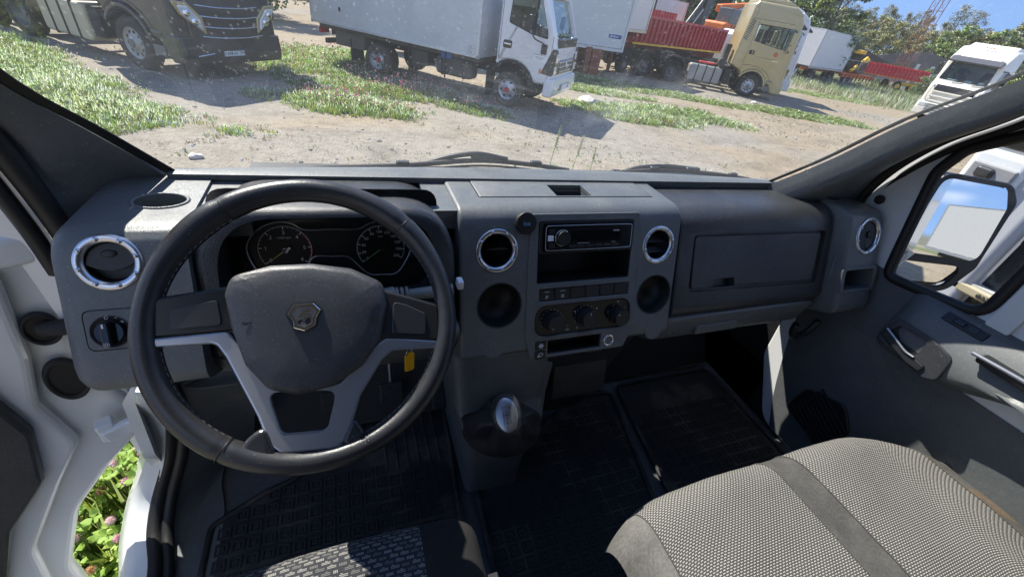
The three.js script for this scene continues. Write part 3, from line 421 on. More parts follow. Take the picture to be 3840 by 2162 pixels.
// ---- passenger side: dark upper panel with glovebox, lower panel
{
  const TP = face([0, 1.71, -0.70], [-0.13, 0.06]);
  const prof = roundPoly([[-0.866, 1.737, 0.006], [-0.706, 1.737, 0.075], [-0.600, 1.494, 0.035], [-0.68, 1.44, 0.02], [-0.866, 1.44, 0]], 0, 8);
  const body = sweepX(prof, 0.282, 0.842, 0.004, 0.012);
  mesh('passenger_panel', cut(body, [inT(TP, ext(roundPoly([[0.324, -0.174], [0.806, -0.184], [0.812, -0.030], [0.326, -0.026]], 0.014), 0.03).translate(0, 0, -0.006)), inT(TP, ext(rect(0.40, -0.17, 0.487, -0.13, 0.008), 0.03).translate(0, 0, -0.022))], 30), M.darkPlastic, dash);
  const gb = part('glovebox', dash); gb.applyMatrix4(TP);
  const dpts = roundPoly([[0.333, -0.167], [0.405, -0.166, 0.003], [0.409, -0.146, 0.006], [0.477, -0.146, 0.006], [0.482, -0.167, 0.003], [0.783, -0.173], [0.797, -0.036], [0.334, -0.032]], 0.012);
  mesh('lid', ext(dpts, 0.006, { bevel: 0.0015 }).translate(0, 0, -0.0045), M.darkPlastic, gb);
  // frame strip of light trim behind and beside the dark panel
  mesh('panel_frame', [patch([[0, 1], [0.5, 1], [1, 1]].map(([t]) => [[0.282 + 0.55 * t, 1.744, -0.868], [0.282 + 0.55 * t, 1.746, -0.86 + 0.002 * t]]).map((r) => r.slice().reverse()), 0.01), tube([[0.842, 1.742, -0.85], [0.853, 1.742, -0.78], [0.858, 1.736, -0.715], [0.858, 1.715, -0.682], [0.852, 1.66, -0.655], [0.848, 1.56, -0.62]], 0.005, 40, 6)], M.plastic, dash);
  const low = roundPoly([[-0.603, 1.485, 0.01], [-0.618, 1.40, 0.04], [-0.69, 1.352, 0.03], [-0.90, 1.33, 0], [-0.90, 1.485, 0]], 0, 6);
  mesh('lower_panel', sweepX(low, 0.24, 0.86, 0.05, 0.05), M.plastic, dash);
  mesh('lower_latch', [rbox(0.15, 0.028, 0.010, 0.004).rotateX(-0.18).translate(0.47, 1.43, -0.609)], M.plastic, dash);
}
// ---- right pod
{
  const TR = face([0, 1.71, -0.65], [-0.11, 0.05]);
  const prof = roundPoly([[-0.90, 1.747, 0], [-0.666, 1.747, 0.05], [-0.543, 1.478, 0.03], [-0.66, 1.42, 0.02], [-0.90, 1.42, 0]], 0, 8);
  const body = sweepX(prof, 0.846, 1.018, 0.008, 0.045);
  mesh('end_panel', cut(body, [inT(TR, disc(0.054, 0.08).translate(0.931, -0.027, 0)), inT(TR, ext(rect(0.856, -0.182, 0.984, -0.124, 0.010), 0.1).translate(0, 0, -0.075)), new THREE.CylinderGeometry(1, 0.94, 0.10, 40).scale(0.045, 1, 0.020).rotateY(0.35).translate(0.900, 1.747, -0.77)]), M.plastic, dash);
  ventAt('vent', face(at(TR, 0.931, -0.027), [-0.11, 0.05]), 0.054, 0.03, [{ g: halfDisc(0.041, 0, Math.PI), at: [0, 0, -0.008], rot: [0, 0.12, 1.9] }, { g: halfDisc(0.041, Math.PI, Math.PI * 2), at: [0, 0, -0.010], rot: [0, -0.1, 1.9] }, { g: new THREE.SphereGeometry(0.009, 16, 8).scale(1, 1.2, 0.35), at: [0.012, 0.004, -0.004], rot: [0, 0, 0] }]).userData.label = 'closed round air vent in a bright ring beside the passenger window';
  mesh('cubby_frame', inT(TR, ext(rect(0.842, -0.192, 0.998, -0.114, 0.014), 0.006, { bevel: 0.0015, holes: [rect(0.856, -0.182, 0.984, -0.124, 0.010)] }).translate(0, 0, -0.002)), M.plastic, dash);
  const cup = part('oval_recess', dash); cup.position.set(0.900, 1.747, -0.77); cup.rotation.y = 0.35;
  mesh('lip', new THREE.TorusGeometry(1, 0.08, 10, 48).rotateX(Math.PI / 2).scale(0.046, 0.02, 0.0208), M.plastic, cup);
  mesh('well', new THREE.CylinderGeometry(1, 0.94, 0.1, 40, 1, true).scale(0.0445, 0.6, 0.0195).translate(0, -0.03, 0), M.black, cup);
  // U shaped cup hoop under the pod
  mesh('cup_hoop', new THREE.TorusGeometry(0.05, 0.010, 8, 30, Math.PI).rotateZ(Math.PI).scale(1, 1.2, 1).translate(0.86, 1.40, -0.60), M.blackPlastic, dash);
}
// ---- lower dash below the wheel and column shroud
{
  const low = roundPoly([[-0.60, 1.535, 0.02], [-0.645, 1.44, 0.04], [-0.72, 1.34, 0.04], [-0.88, 1.30, 0], [-0.88, 1.535, 0]], 0, 6);
  mesh('knee_panel', cut(sweepX(low, -0.80, -0.27, 0.03, 0.004), [rbox(0.13, 0.11, 0.2, 0.03, -0.735, 1.425, -0.64, 4)]), M.plastic, dash);
  const low2 = roundPoly([[-0.62, 1.43, 0.01], [-0.66, 1.30, 0.02], [-0.72, 1.02, 0.02], [-0.95, 0.98, 0], [-0.95, 1.43, 0]], 0, 4);
  mesh('lower_console', sweepX(low2, -0.02, 0.235, 0.004, 0.05), M.darkPlastic, dash);
  mesh('pocket_lid', [rbox(0.17, 0.2, 0.012, 0.02).rotateX(-0.30).translate(0.10, 1.30, -0.662)], M.darkPlastic, dash);
  mesh('pocket_grip', [rbox(0.05, 0.012, 0.02, 0.005, 0.095, 1.385, -0.632)], M.black, dash);
}
// switch paddle at the edge of the hood
tag(mesh('trip_switch', [rbox(0.012, 0.018, 0.02, 0.003, -0.278, 1.640, -0.62)], M.white), 'small white paddle end of a control stalk behind the wheel', 'switch');
// ================================================================ STEERING WHEEL
{
  const sw = thing('steering_wheel', 'black leather steering wheel with silver lower spoke and shield emblem', 'steering wheel', [-0.523, 1.691, -0.490]);
  sw.rotation.x = -44 * D;
  const R = 0.188, seams = [121, 44, 234, 289].map((d) => d * D);
  const rings = [], n = 160;
  const bulge = (a) => { let v = 0; for (const [c, w, h] of [[50, 16, 0.0022], [130, 16, 0.0022], [12, 14, -0.0012], [168, 14, -0.0012]]) { let d = Math.abs(a / D - c); d = Math.min(d, 360 - d); v += h * Math.exp(-(d / w) * (d / w)); } return v; };
  for (let i = 0; i < n; i++) { const a = i / n * Math.PI * 2, b = bulge(a), ring = []; let dip = 0; for (const s of seams) { const d = Math.abs(a - s); if (d < 0.02) dip = 0.0012; } for (let k = 0; k < 18; k++) { const t = k / 18 * Math.PI * 2, rx = 0.0158 + b - dip, rz = 0.0185 + b * 0.6 - dip; ring.push([(R + rx * Math.cos(t)) * Math.cos(a), (R + rx * Math.cos(t)) * Math.sin(a), rz * Math.sin(t)]); } rings.push(ring); }
  rings.push(rings[0]);
  { const pos = [], uv = [], idx = [], m = 18; rings.forEach((rg, i) => { for (let k = 0; k <= m; k++) { pos.push(...rg[k % m]); uv.push(i / n * R * 6.283, k / m * 0.108); } }); for (let i = 0; i < n; i++) for (let k = 0; k < m; k++) { const q = i * (m + 1) + k; idx.push(q, q + m + 1, q + 1, q + 1, q + m + 1, q + m + 2); } const g = new THREE.BufferGeometry(); g.setAttribute('position', new THREE.Float32BufferAttribute(pos, 3)); g.setAttribute('uv', new THREE.Float32BufferAttribute(uv, 2)); g.setIndex(idx); outward(g); g.computeVertexNormals(); mesh('rim', g, M.leather, sw, { keepUv: true }); }
  for (const s of seams) { const g = new THREE.TorusGeometry(0.0178, 0.0007, 6, 30).rotateY(Math.PI / 2).rotateZ(0).scale(1, 0.93, 1.06); mesh('seam', g.rotateZ(Math.PI / 2).translate(R, 0, 0).rotateZ(s), M.black, sw); }
  const st = []; for (let i = 0; i < 120; i++) { const d = 44 + i * 3; if ((d > 121 && d < 234) || d % 360 < 44 || d > 289) { const a = d * D; st.push(box(0.0009, 0.0052, 0.0009).translate(R - 0.0158 - bulge(a % (2 * Math.PI)) * 1, 0, 0.0035).rotateZ(a)); } }
  mesh('stitching', st, grey(0.16, 0.8), sw);
  const dome = (pts, cx, cy, prof, m, name, parent) => { const rs = prof.map(([s, z]) => pts.map((p) => [cx + (p[0] - cx) * s, cy + (p[1] - cy) * s, z])); return mesh(name, loft(rs, { crease: 40 }), m, parent); };
  // airbag cover
  const hubPts = roundPoly([[-0.1, 0.045], [-0.092, 0.068], [-0.045, 0.079], [0.004, 0.079], [0.056, 0.069], [0.097, 0.046], [0.103, 0.014], [0.089, -0.036], [0.062, -0.07], [0.022, -0.093], [-0.022, -0.098], [-0.056, -0.086], [-0.081, -0.05], [-0.094, 0.0]], 0.02, 4);
  const hub = part('hub', sw);
  dome(hubPts, 0, -0.01, [[0.96, -0.03], [1, -0.022], [1.0, 0.008], [0.985, 0.0135], [0.95, 0.0175], [0.88, 0.0200], [0.7, 0.0222], [0.4, 0.0238], [0.05, 0.0243]], M.airbag, 'airbag_cover', hub);
  // shield emblem with a running deer in relief
  const em = part('emblem', sw); em.position.set(-0.006, 0.004, 0.0245); em.rotation.z = 0.03; em.scale.setScalar(1.05);
  const sh = [[-0.0105, 0.0155], [0.0105, 0.0155], [0.0178, 0.0062], [0.0125, -0.0025], [0.0105, -0.0115], [-0.0015, -0.0165], [-0.0125, -0.0115], [-0.0125, -0.0035], [-0.0178, 0.0055]].map(([x, y]) => [x, y]);
  mesh('frame', ext(sh.map(([x, y]) => [x * 1.08, y * 1.08]), 0.003, { bevel: 0.0008, holes: [sh.map(([x, y]) => [x * 0.84, y * 0.84])] }), M.chrome, em);
  mesh('field', ext(sh.map(([x, y]) => [x * 0.86, y * 0.86]), 0.0012), M.satin, em);
  mesh('surround', ext(sh.map(([x, y]) => [x * 1.2, y * 1.2]), 0.0012).translate(0, 0, -0.0004), M.black, em);
  const deer = [[-0.0075, 0.0015], [-0.0055, 0.0032], [-0.003, 0.0055], [0.002, 0.0055], [0.0058, 0.0042], [0.0078, -0.002], [0.0068, -0.003], [0.0045, 0.001], [0.0015, 0.0], [-0.0015, -0.0052], [-0.0026, -0.0048], [-0.001, 0.001], [-0.0045, 0.0005], [-0.0065, -0.0008]];
  mesh('running_deer', [ext(deer, 0.0022), ext([[-0.004, 0.0072], [0.0, 0.0095], [0.0062, 0.0092], [0.0066, 0.0066], [0.0, 0.0062]], 0.002), ext([[-0.0085, -0.0045], [-0.004, -0.0025], [-0.0022, -0.0065], [-0.006, -0.0095]], 0.0016), ext([[-0.0005, -0.006], [0.0045, -0.003], [0.0068, -0.0068], [0.0015, -0.0115]], 0.0016)].slice(0, 2), M.chrome, em);
  mesh('dark_inlay', [ext([[-0.0088, -0.0045], [-0.004, -0.0022], [-0.0012, -0.0068], [-0.004, -0.0055], [-0.0068, -0.0095]], 0.0016), ext([[-0.0008, -0.0062], [0.003, -0.0012], [0.0062, -0.0015], [0.0064, -0.0075], [0.0022, -0.0112]], 0.0016)], M.black, em);
  for (const s of [-1, 1]) mesh('horn_mark', ext([[-0.005 * s, 0.0028], [-0.0042 * s, 0.0006], [0.003 * s, 0.0006], [0.005 * s, 0.002], [0.005 * s, -0.0018], [0.003 * s, -0.0006], [0.002 * s, -0.0026], [-0.0005 * s, -0.0026], [-0.0012 * s, -0.0007], [-0.005 * s, -0.0007]], 0.0007).translate(s < 0 ? -0.074 : 0.083, s < 0 ? 0.003 : -0.006, 0.0218), mat(0.012, 0.008, 0.008, 0.5), sw);
  // spokes
  const spL = roundPoly([[-0.176, 0.046, 0.01], [-0.094, 0.055, 0.004], [-0.086, -0.003, 0.004], [-0.176, -0.003, 0.004]], 0.004, 4);
  const spR = roundPoly([[0.094, 0.036, 0.004], [0.128, 0.024, 0.01], [0.176, 0.006, 0.01], [0.176, -0.05, 0.006], [0.08, -0.036, 0.004]], 0.004, 4);
  mesh('spoke', [ext(spL, 0.022, { bevel: 0.004, seg: 3 }).translate(0, 0, -0.012)], M.gloss === 0 ? M.gloss : grey(0.014, 0.3), sw);
  mesh('spoke', [ext(spR, 0.022, { bevel: 0.004, seg: 3 }).translate(0, 0, -0.012)], grey(0.016, 0.38), sw);
  mesh('spoke_inset', [ext(roundPoly([[-0.158, 0.030], [-0.107, 0.038], [-0.103, 0.004], [-0.158, 0.004]], 0.006), 0.003, { bevel: 0.0014, seg: 2 }).translate(0, 0, 0.009)], mat(0.03, 0.03, 0.033, 0.28), sw);
  mesh('spoke_inset', [ext(roundPoly([[0.110, 0.016], [0.128, 0.010], [0.155, -0.006], [0.152, -0.038], [0.104, -0.03]], 0.006), 0.003, { bevel: 0.0014, seg: 2 }).translate(0, 0, 0.009)], mat(0.03, 0.03, 0.033, 0.34), sw);
  const sil = roundPoly([[-0.178, -0.0035, 0], [-0.098, -0.0035, 0.01], [-0.07, -0.05, 0.01], [-0.04, -0.085, 0.01], [0.03, -0.09, 0.01], [0.07, -0.05, 0.01], [0.098, -0.034, 0.01], [0.172, -0.048, 0], [0.174, -0.060, 0.004], [0.103, -0.055, 0.012], [0.088, -0.066, 0.012], [0.055, -0.112, 0.01], [0.036, -0.163, 0.012], [0.024, -0.176, 0.012], [-0.046, -0.170, 0.012], [-0.060, -0.156, 0.012], [-0.071, -0.118, 0.01], [-0.103, -0.036, 0.012], [-0.113, -0.018, 0.012], [-0.178, -0.0155, 0.004]], 0.01, 4);
  mesh('lower_spoke', ext(sil, 0.018, { bevel: 0.0035, seg: 3, holes: [roundPoly([[-0.064, -0.084], [0.030, -0.096], [0.012, -0.156], [-0.049, -0.150]], 0.016, 4)] }).translate(0, 0, -0.009), M.silver, sw);
  // leather blends between rim and spokes at the foot of the wheel
  mesh('spoke_foot', ext(roundPoly([[-0.094, -0.150], [-0.062, -0.128], [-0.052, -0.165], [-0.056, -0.184]], 0.012, 4), 0.024, { bevel: 0.006, seg: 3 }).translate(0, 0, -0.012), M.leather, sw); mesh('spoke_foot', ext(roundPoly([[0.044, -0.135], [0.058, -0.165], [0.04, -0.186], [0.026, -0.168]], 0.010, 4), 0.024, { bevel: 0.006, seg: 3 }).translate(0, 0, -0.012), M.leather, sw);
}
{ // column shroud with stalk, ignition and key tag
  const n = V(0, Math.sin(40 * D), Math.cos(40 * D)), c = V(-0.523, 1.688, -0.487), p = (t, dx = 0, dy = 0) => c.clone().addScaledVector(n, -t).add(V(dx, dy * 0.766, -dy * 0.643)).toArray();
  const col = thing('steering_column', 'dark steering column shroud behind the wheel', 'steering column');
  const ring = (t, w, h, d = 0) => roundPoly([[-w, -h - d], [w, -h - d], [w, h], [-w, h]], 0.02, 5).map(([x, y]) => p(t, x, y));
  mesh('shroud', loft([ring(0.035, 0.055, 0.045, 0.01), ring(0.06, 0.072, 0.05, 0.03), ring(0.16, 0.075, 0.05, 0.04), ring(0.24, 0.07, 0.045, 0.02)]), M.darkPlastic, col);
  const stalk = thing('wiper_stalk', 'grey control stalk with ribbed joint beside the steering wheel', 'stalk');
  mesh('lever', [bar([-0.46, 1.635, -0.60], [-0.40, 1.632, -0.615], 0.011, 14, 0.013), bar([-0.372, 1.630, -0.612], [-0.318, 1.640, -0.60], 0.0095, 16, 0.0115), bar([-0.318, 1.640, -0.60], [-0.296, 1.644, -0.597], 0.0118, 16, 0.0105)], mat(0.26, 0.26, 0.25, 0.5), stalk);
  for (let k = 0; k < 3; k++) mesh('rib', new THREE.TorusGeometry(0.0095, 0.0032, 8, 18).rotateY(Math.PI / 2).translate(-0.395 + k * 0.0085, 1.631, -0.614), mat(0.26, 0.26, 0.25, 0.5), stalk);
  const tagObj = thing('key_tag', 'yellow plastic key tag hanging from the ignition key', 'key tag', [-0.379, 1.533, -0.568]);
  mesh('ring', new THREE.TorusGeometry(0.0085, 0.0009, 6, 24).rotateY(0.8).translate(0, -0.004, 0), M.chrome, tagObj);
  mesh('fob', ext(roundPoly([[-0.0095, -0.055], [0.0095, -0.055], [0.0095, -0.012], [0.004, -0.006], [-0.004, -0.006], [-0.0095, -0.012]], 0.005, 4), 0.003, { bevel: 0.0008, holes: [circ(0, -0.049, 0.002, 12)] }).rotateY(0.3), mat(0.80, 0.42, 0.01, 0.35), tagObj);
  mesh('key', [box(0.012, 0.02, 0.003, 0, 0.012, -0.002), bar([0, 0.014, -0.004], [0, 0.03, -0.02], 0.010, 16)], M.steel, tagObj);
}
// ================================================================ GEAR LEVER AND CENTRE TUNNEL
{
  const ht = thing('gear_console', 'dark moulded gear lever console below the dashboard', 'gear console');
  const rg = (y, x0, x1, z0, z1, r) => roundPoly([[x0, z0], [x1, z0], [x1, z1], [x0, z1]], r, 5).map(([x, z]) => [x, y, z]);
  mesh('housing', loft([rg(0.86, -0.205, -0.035, -0.95, -0.60, 0.03), rg(1.0, -0.215, -0.04, -0.95, -0.59, 0.035), rg(1.13, -0.235, -0.03, -0.95, -0.57, 0.04), rg(1.2, -0.245, -0.02, -0.95, -0.575, 0.04), rg(1.24, -0.255, 0.0, -0.95, -0.62, 0.04), rg(1.42, -0.265, 0.02, -0.95, -0.66, 0.03)]), M.plastic, ht);
  // leather gaiter with folds
  const rings = []; for (let i = 0; i <= 12; i++) { const t = i / 12, ring = []; for (let k = 0; k < 40; k++) { const a = k / 40 * Math.PI * 2, fold = 1 + 0.17 * Math.sin(a * 4 + t * 2.5) * Math.sin(t * Math.PI) + 0.09 * Math.sin(a * 9 + 1) * Math.sin(t * Math.PI), rx = (0.088 * Math.pow(1 - t, 0.75) + 0.018) * fold, rz = (0.078 * Math.pow(1 - t, 0.75) + 0.017) * fold; ring.push([-0.137 - 0.045 * t + rx * Math.cos(a), 1.185 + 0.195 * t + 0.01 * Math.sin(t * 12), -0.60 + 0.105 * t + rz * Math.sin(a)]); } rings.push(ring); }
  mesh('gaiter', loft(rings, { crease: 50 }), new THREE.MeshPhysicalMaterial({ color: lin(0.03, 0.03, 0.032), roughness: 0.42, bumpMap: grainTex, bumpScale: 0.0003 }), ht);
  const gl = thing('gear_lever', 'black gear knob with silver shift pattern plate', 'gear lever', [-0.186, 1.385, -0.492]);
  gl.rotation.set(0.62, 0, 0.32, 'XYZ'); gl.scale.setScalar(1.3);
  // local y along the lever upward, plate faces up the lever
  mesh('stem', bar([0, -0.06, 0], [0, 0.02, 0], 0.012, 16), M.black, gl);
  const kr = [[0, 0.012], [0.012, 0.0135], [0.024, 0.0165], [0.036, 0.0205], [0.048, 0.0232], [0.058, 0.0238], [0.065, 0.0222], [0.0695, 0.0185], [0.071, 0.0155]].map(([y, rx]) => Array.from({ length: 28 }, (_, k) => { const a = k / 28 * Math.PI * 2; return [rx * Math.cos(a), y, rx * 1.32 * Math.sin(a)]; }));
  mesh('knob', loft(kr, { crease: 60 }), M.leather, gl);
  const pl = part('shift_plate', gl); pl.position.set(0, 0.0705, 0.001); pl.scale.set(0.83, 0.8, 0.86);
  mesh('plate', new THREE.SphereGeometry(1, 32, 12, 0, Math.PI * 2, 0, Math.PI / 2).scale(0.0195, 0.0045, 0.029), mat(0.36, 0.36, 0.38, 0.34, 0.9), pl);
  const mk = [box(0.011, 0.0006, 0.0011, 0, 0.0046, 0)]; for (const x of [-0.0055, 0, 0.0055]) mk.push(box(0.001, 0.0006, 0.014, x, 0.0046, 0));
  const lt = (s, x, z) => text3(s, 0.0045, 0.0005).rotateX(-Math.PI / 2).translate(x, 0.0036, z); mk.push(lt('1', -0.0062, -0.0125), lt('3', 0, -0.0125), lt('5', 0.0062, -0.0125), lt('2', -0.0062, 0.0125), lt('4', 0, 0.0125), lt('R', 0.0062, 0.0125));
  mesh('shift_pattern', mk, grey(0.03, 0.4), pl);
}
// ================================================================ FLOOR: rubber mats, pedals
const matRubber = new THREE.MeshPhysicalMaterial({ map: dataTex(512, (u, v) => { const d = sst(0.46, 0.66, fbm(u * 5, v * 5, 5, 5, 71)) * (0.35 + 0.9 * fbm(u * 40, v * 40, 3, 40, 72)); const s = 0.10 + 0.06 * fbm(u * 30, v * 30, 3, 30, 73); return [s + 0.16 * d, s + 0.138 * d, s + 0.11 * d]; }, { srgb: true, size: 0.55 }), roughness: 0.72 });
function rubberMat(label, outline, y, cells, strips, tread = 0.036) {
  const m = thing('floor_mat', label, 'floor mat', [0, y, 0]);
  const flat = (g) => g.rotateX(Math.PI / 2).scale(1, -1, 1);
  mesh('sheet', ext(outline, 0.006).rotateX(Math.PI / 2).translate(0, 0.006, 0), matRubber, m);
  mesh('raised_edge', tube(outline.map(([x, z]) => [x, 0.010, z]), 0.008, outline.length * 6, 6, true), matRubber, m);
  const tg = (() => { const s = tread * 0.86; return ext(rect(-s / 2, -s / 2, s / 2, s / 2, 0.003, 2), 0.004, { bevel: 0.0012, holes: [rect(-s / 2 + 0.006, -s / 2 + 0.006, s / 2 - 0.006, s / 2 - 0.006, 0.002, 2)] }).rotateX(Math.PI / 2).translate(0, 0.0095, 0); })(); uvm(tg);
  const tg2 = (() => { const s = tread * 0.86; return ext(rect(-s / 2 + 0.009, -s / 2 + 0.009, s / 2 - 0.009, s / 2 - 0.009, 0.002, 2), 0.003, { bevel: 0.001 }).rotateX(Math.PI / 2).translate(0, 0.009, 0); })();
  const tgm = uvm(merge([tg, tg2]));
  let count = 0;
  for (const [x, z] of cells) { if (count++ >= 300) break; const t = new THREE.Mesh(tgm, matRubber); t.name = 'tread'; t.position.set(x, 0, z); t.castShadow = t.receiveShadow = true; m.add(t); }
  for (const [x, z0, z1] of strips) mesh('rib', rbox(0.008, 0.005, z1 - z0, 0.002, x, 0.0085, (z0 + z1) / 2), matRubber, m);
  return m;
}
const inside = (poly, x, z) => { let c = false; for (let i = 0, j = poly.length - 1; i < poly.length; j = i++) if ((poly[i][1] > z) !== (poly[j][1] > z) && x < (poly[j][0] - poly[i][0]) * (z - poly[i][1]) / (poly[j][1] - poly[i][1]) + poly[i][0]) c = !c; return c; };
{
  const drv = roundPoly([[-0.865, -0.40, 0.02], [-0.868, -0.685, 0.02], [-0.75, -0.748, 0.05], [-0.685, -0.768, 0.04], [-0.585, -0.835, 0.06], [-0.53, -0.99, 0.06], [-0.44, -1.055, 0.04], [-0.20, -1.02, 0.04], [-0.235, -0.56, 0.03], [-0.25, -0.40, 0.02]], 0.03, 4);
  const cells = []; for (let j = 0; j < 9; j++) for (let i = 0; i < 16; i++) { const x = -0.835 + i * 0.036, z = -0.42 - j * 0.040; if (inside(drv, x - 0.018, z) && inside(drv, x + 0.018, z - 0.018) && z > -0.80 && !(x > -0.42 && z < -0.70)) cells.push([x, z]); }
  const strips = []; for (let i = 0; i < 9; i++) strips.push([-0.52 + i * 0.033, -1.0, i > 2 ? -0.73 : -0.82]);
  rubberMat('black rubber driver floor mat with square treads and dried dirt', drv, 0.852, cells, strips);
  const cen = roundPoly([[-0.185, -0.25], [-0.17, -0.62], [0.30, -0.86], [0.46, -0.86], [0.33, -0.25]], 0.03, 4); const c2 = [];
  for (let j = 0; j < 14; j++) for (let i = 0; i < 15; i++) { const x = -0.15 + i * 0.0385, z = -0.30 - j * 0.0385; if (inside(cen, x - 0.02, z) && inside(cen, x + 0.02, z - 0.02) && inside(cen, x - 0.02, z - 0.02) && !(x < 0.0 && z < -0.56)) c2.push([x, z]); }
  rubberMat('black rubber centre floor mat with square treads below the gear console', cen, 0.853, c2, []);
  const pas = roundPoly([[0.42, -0.30], [0.50, -0.88], [0.98, -0.88], [0.98, -0.30]], 0.03, 4); const c3 = [];
  for (let j = 0; j < 10; j++) for (let i = 0; i < 12; i++) { const x = 0.50 + i * 0.04, z = -0.36 - j * 0.04; if (inside(pas, x - 0.02, z - 0.02) && inside(pas, x + 0.02, z)) c3.push([x, z]); }
  rubberMat('black rubber passenger floor mat under the glovebox, dusted with dirt', pas, 0.854, c3, []);
  // pedals
  const pedal = (label, x, y, z, w, h, n) => { const p = thing('pedal', label, 'pedal', [x, y, z]); p.rotation.x = -0.75; mesh('pad', rbox(w, h, 0.016, 0.006), M.rubber, p); for (let k = 0; k < n; k++) mesh('rib', rbox(w * 0.85, h / n * 0.45, 0.005, 0.002, 0, -h / 2 + h / n * (k + 0.5), 0.009), M.rubber, p); mesh('arm', bar([0, 0.02, -0.01], [0, 0.28, 0.10], 0.007, 8), M.steel, p); };
  pedal('ribbed rubber brake pedal above the driver mat', -0.385, 0.99, -0.93, 0.075, 0.06, 5);
  pedal('ribbed rubber clutch pedal behind the steering wheel spoke', -0.56, 0.99, -0.93, 0.075, 0.06, 5);
  pedal('narrow ribbed accelerator pedal beside the gear console', -0.235, 0.98, -0.92, 0.045, 0.14, 6);
}
// ================================================================ SEATS
function cushion(x0, x1, z0, z1, yTop, h, opt = {}) { // upholstered cushion as panels split at given x; returns grid fn
  const { crown = 0.02, rf = 0.07, rs = 0.06, sag = 0 } = opt;
  const surf = (u, v) => { // u 0..1 across, v: distance along the top from the front edge, negative = down the front
    const x = x0 + (x1 - x0) * u, e = Math.min(x - x0, x1 - x), side = e < rs ? 1 - Math.sqrt(Math.max(0, 1 - Math.pow(1 - e / rs, 2))) : 0;
    let y = yTop - rs * side + crown * (1 - Math.pow(2 * u - 1, 2)), z;
    if (v < 0) { const a = Math.min(-v / rf, Math.PI / 2), over = Math.max(0, -v - rf * Math.PI / 2); z = z0 + rf - rf * Math.sin(a) + 0.02 * over; y -= rf * (1 - Math.cos(a)) + over; } else z = z0 + rf + v;
    if (v > 0) y += -sag * Math.min(1, v / 0.4) * (1 - Math.pow(2 * u - 1, 2)) ;
    return [x, y + (opt.wave ? opt.wave(x, z) : 0), z + (opt.curve ? opt.curve(u) : 0)];
  };
  const panel = (a, b, n, v0, v1, m) => { const rows = []; const p = [], uv = [], idx = []; const vs = []; const L = rf * Math.PI / 2 + h - rf; for (let j = 0; j <= m; j++) vs.push(v0 + (v1 - v0) * j / m); vs.forEach((v, j) => { for (let i = 0; i <= n; i++) { const u = (a + (b - a) * i / n - x0) / (x1 - x0); p.push(...surf(u, v)); uv.push(a + (b - a) * i / n, v); } }); for (let j = 0; j < m; j++) for (let i = 0; i < n; i++) { const q = j * (n + 1) + i; idx.push(q, q + n + 1, q + 1, q + 1, q + n + 1, q + n + 2); } const g = new THREE.BufferGeometry(); g.setAttribute('position', new THREE.Float32BufferAttribute(p, 3)); g.setAttribute('uv', new THREE.Float32BufferAttribute(uv, 2)); g.setIndex(idx); g.computeVertexNormals(); return g; };
  return { surf, panel };
}
const weave = dataTex(128, (u, v) => { // pale dashes woven in dark grey, four to a tile, staggered
  let c = 0.20 + 0.07 * vn(u * 32, v * 32, 32, 81); for (let k = 0; k < 8; k++) { const cx = (k % 2) * 0.5 + 0.25 + (Math.floor(k / 2) % 2) * 0.25, cy = Math.floor(k / 2) * 0.25 + 0.125; let dx = Math.abs(u - (cx % 1)); dx = Math.min(dx, 1 - dx); const dy = Math.abs(v - cy); if (dx < 0.15 && dy < 0.066) c = 0.56 + 0.10 * vn(u * 20, v * 20, 20, 82); } return [c, c * 0.985, c * 0.95]; }, { srgb: true, size: 0.0165 });
const weaveBump = dataTex(128, (u, v) => { let c = 0.3; for (let k = 0; k < 8; k++) { const cx = (k % 2) * 0.5 + 0.25 + (Math.floor(k / 2) % 2) * 0.25, cy = Math.floor(k / 2) * 0.25 + 0.125; let dx = Math.abs(u - (cx % 1)); dx = Math.min(dx, 1 - dx); const dy = Math.abs(v - cy); const q = Math.max(0, 1 - Math.pow(dx / 0.17, 2)) * Math.max(0, 1 - Math.pow(dy / 0.08, 2)); c = Math.max(c, 0.3 + 0.7 * q); } return c; }, { size: 0.0165 });
const felt = (base, seed) => dataTex(256, (u, v) => { const n = fbm(u * 60, v * 60, 3, 60, seed), p = fbm(u * 4, v * 4, 4, 4, seed + 2); const k = base * (0.80 + 0.32 * n + 0.30 * (p - 0.5)), st = seed === 97 ? sst(0.5, 0.75, fbm(u * 3, v * 3, 4, 3, 199)) : 0; return [k * (1 + 0.25 * st), k * (0.985 + 0.06 * st), k * (0.955 - 0.15 * st)]; }, { srgb: true, size: 0.16 });
const fab = (t, b, s, r = 0.95) => new THREE.MeshPhysicalMaterial({ map: t, bumpMap: b, bumpScale: s, roughness: r, sheen: 0.25, sheenRoughness: 0.6 });
const feltLight = fab(felt(0.37, 91), grainTex, 0.0002), feltDark = fab(felt(0.29, 95), grainTex, 0.0002), feltBrown = fab(felt(0.29, 97), grainTex, 0.0002), woven = fab(weave, weaveBump, 0.0016, 0.9);
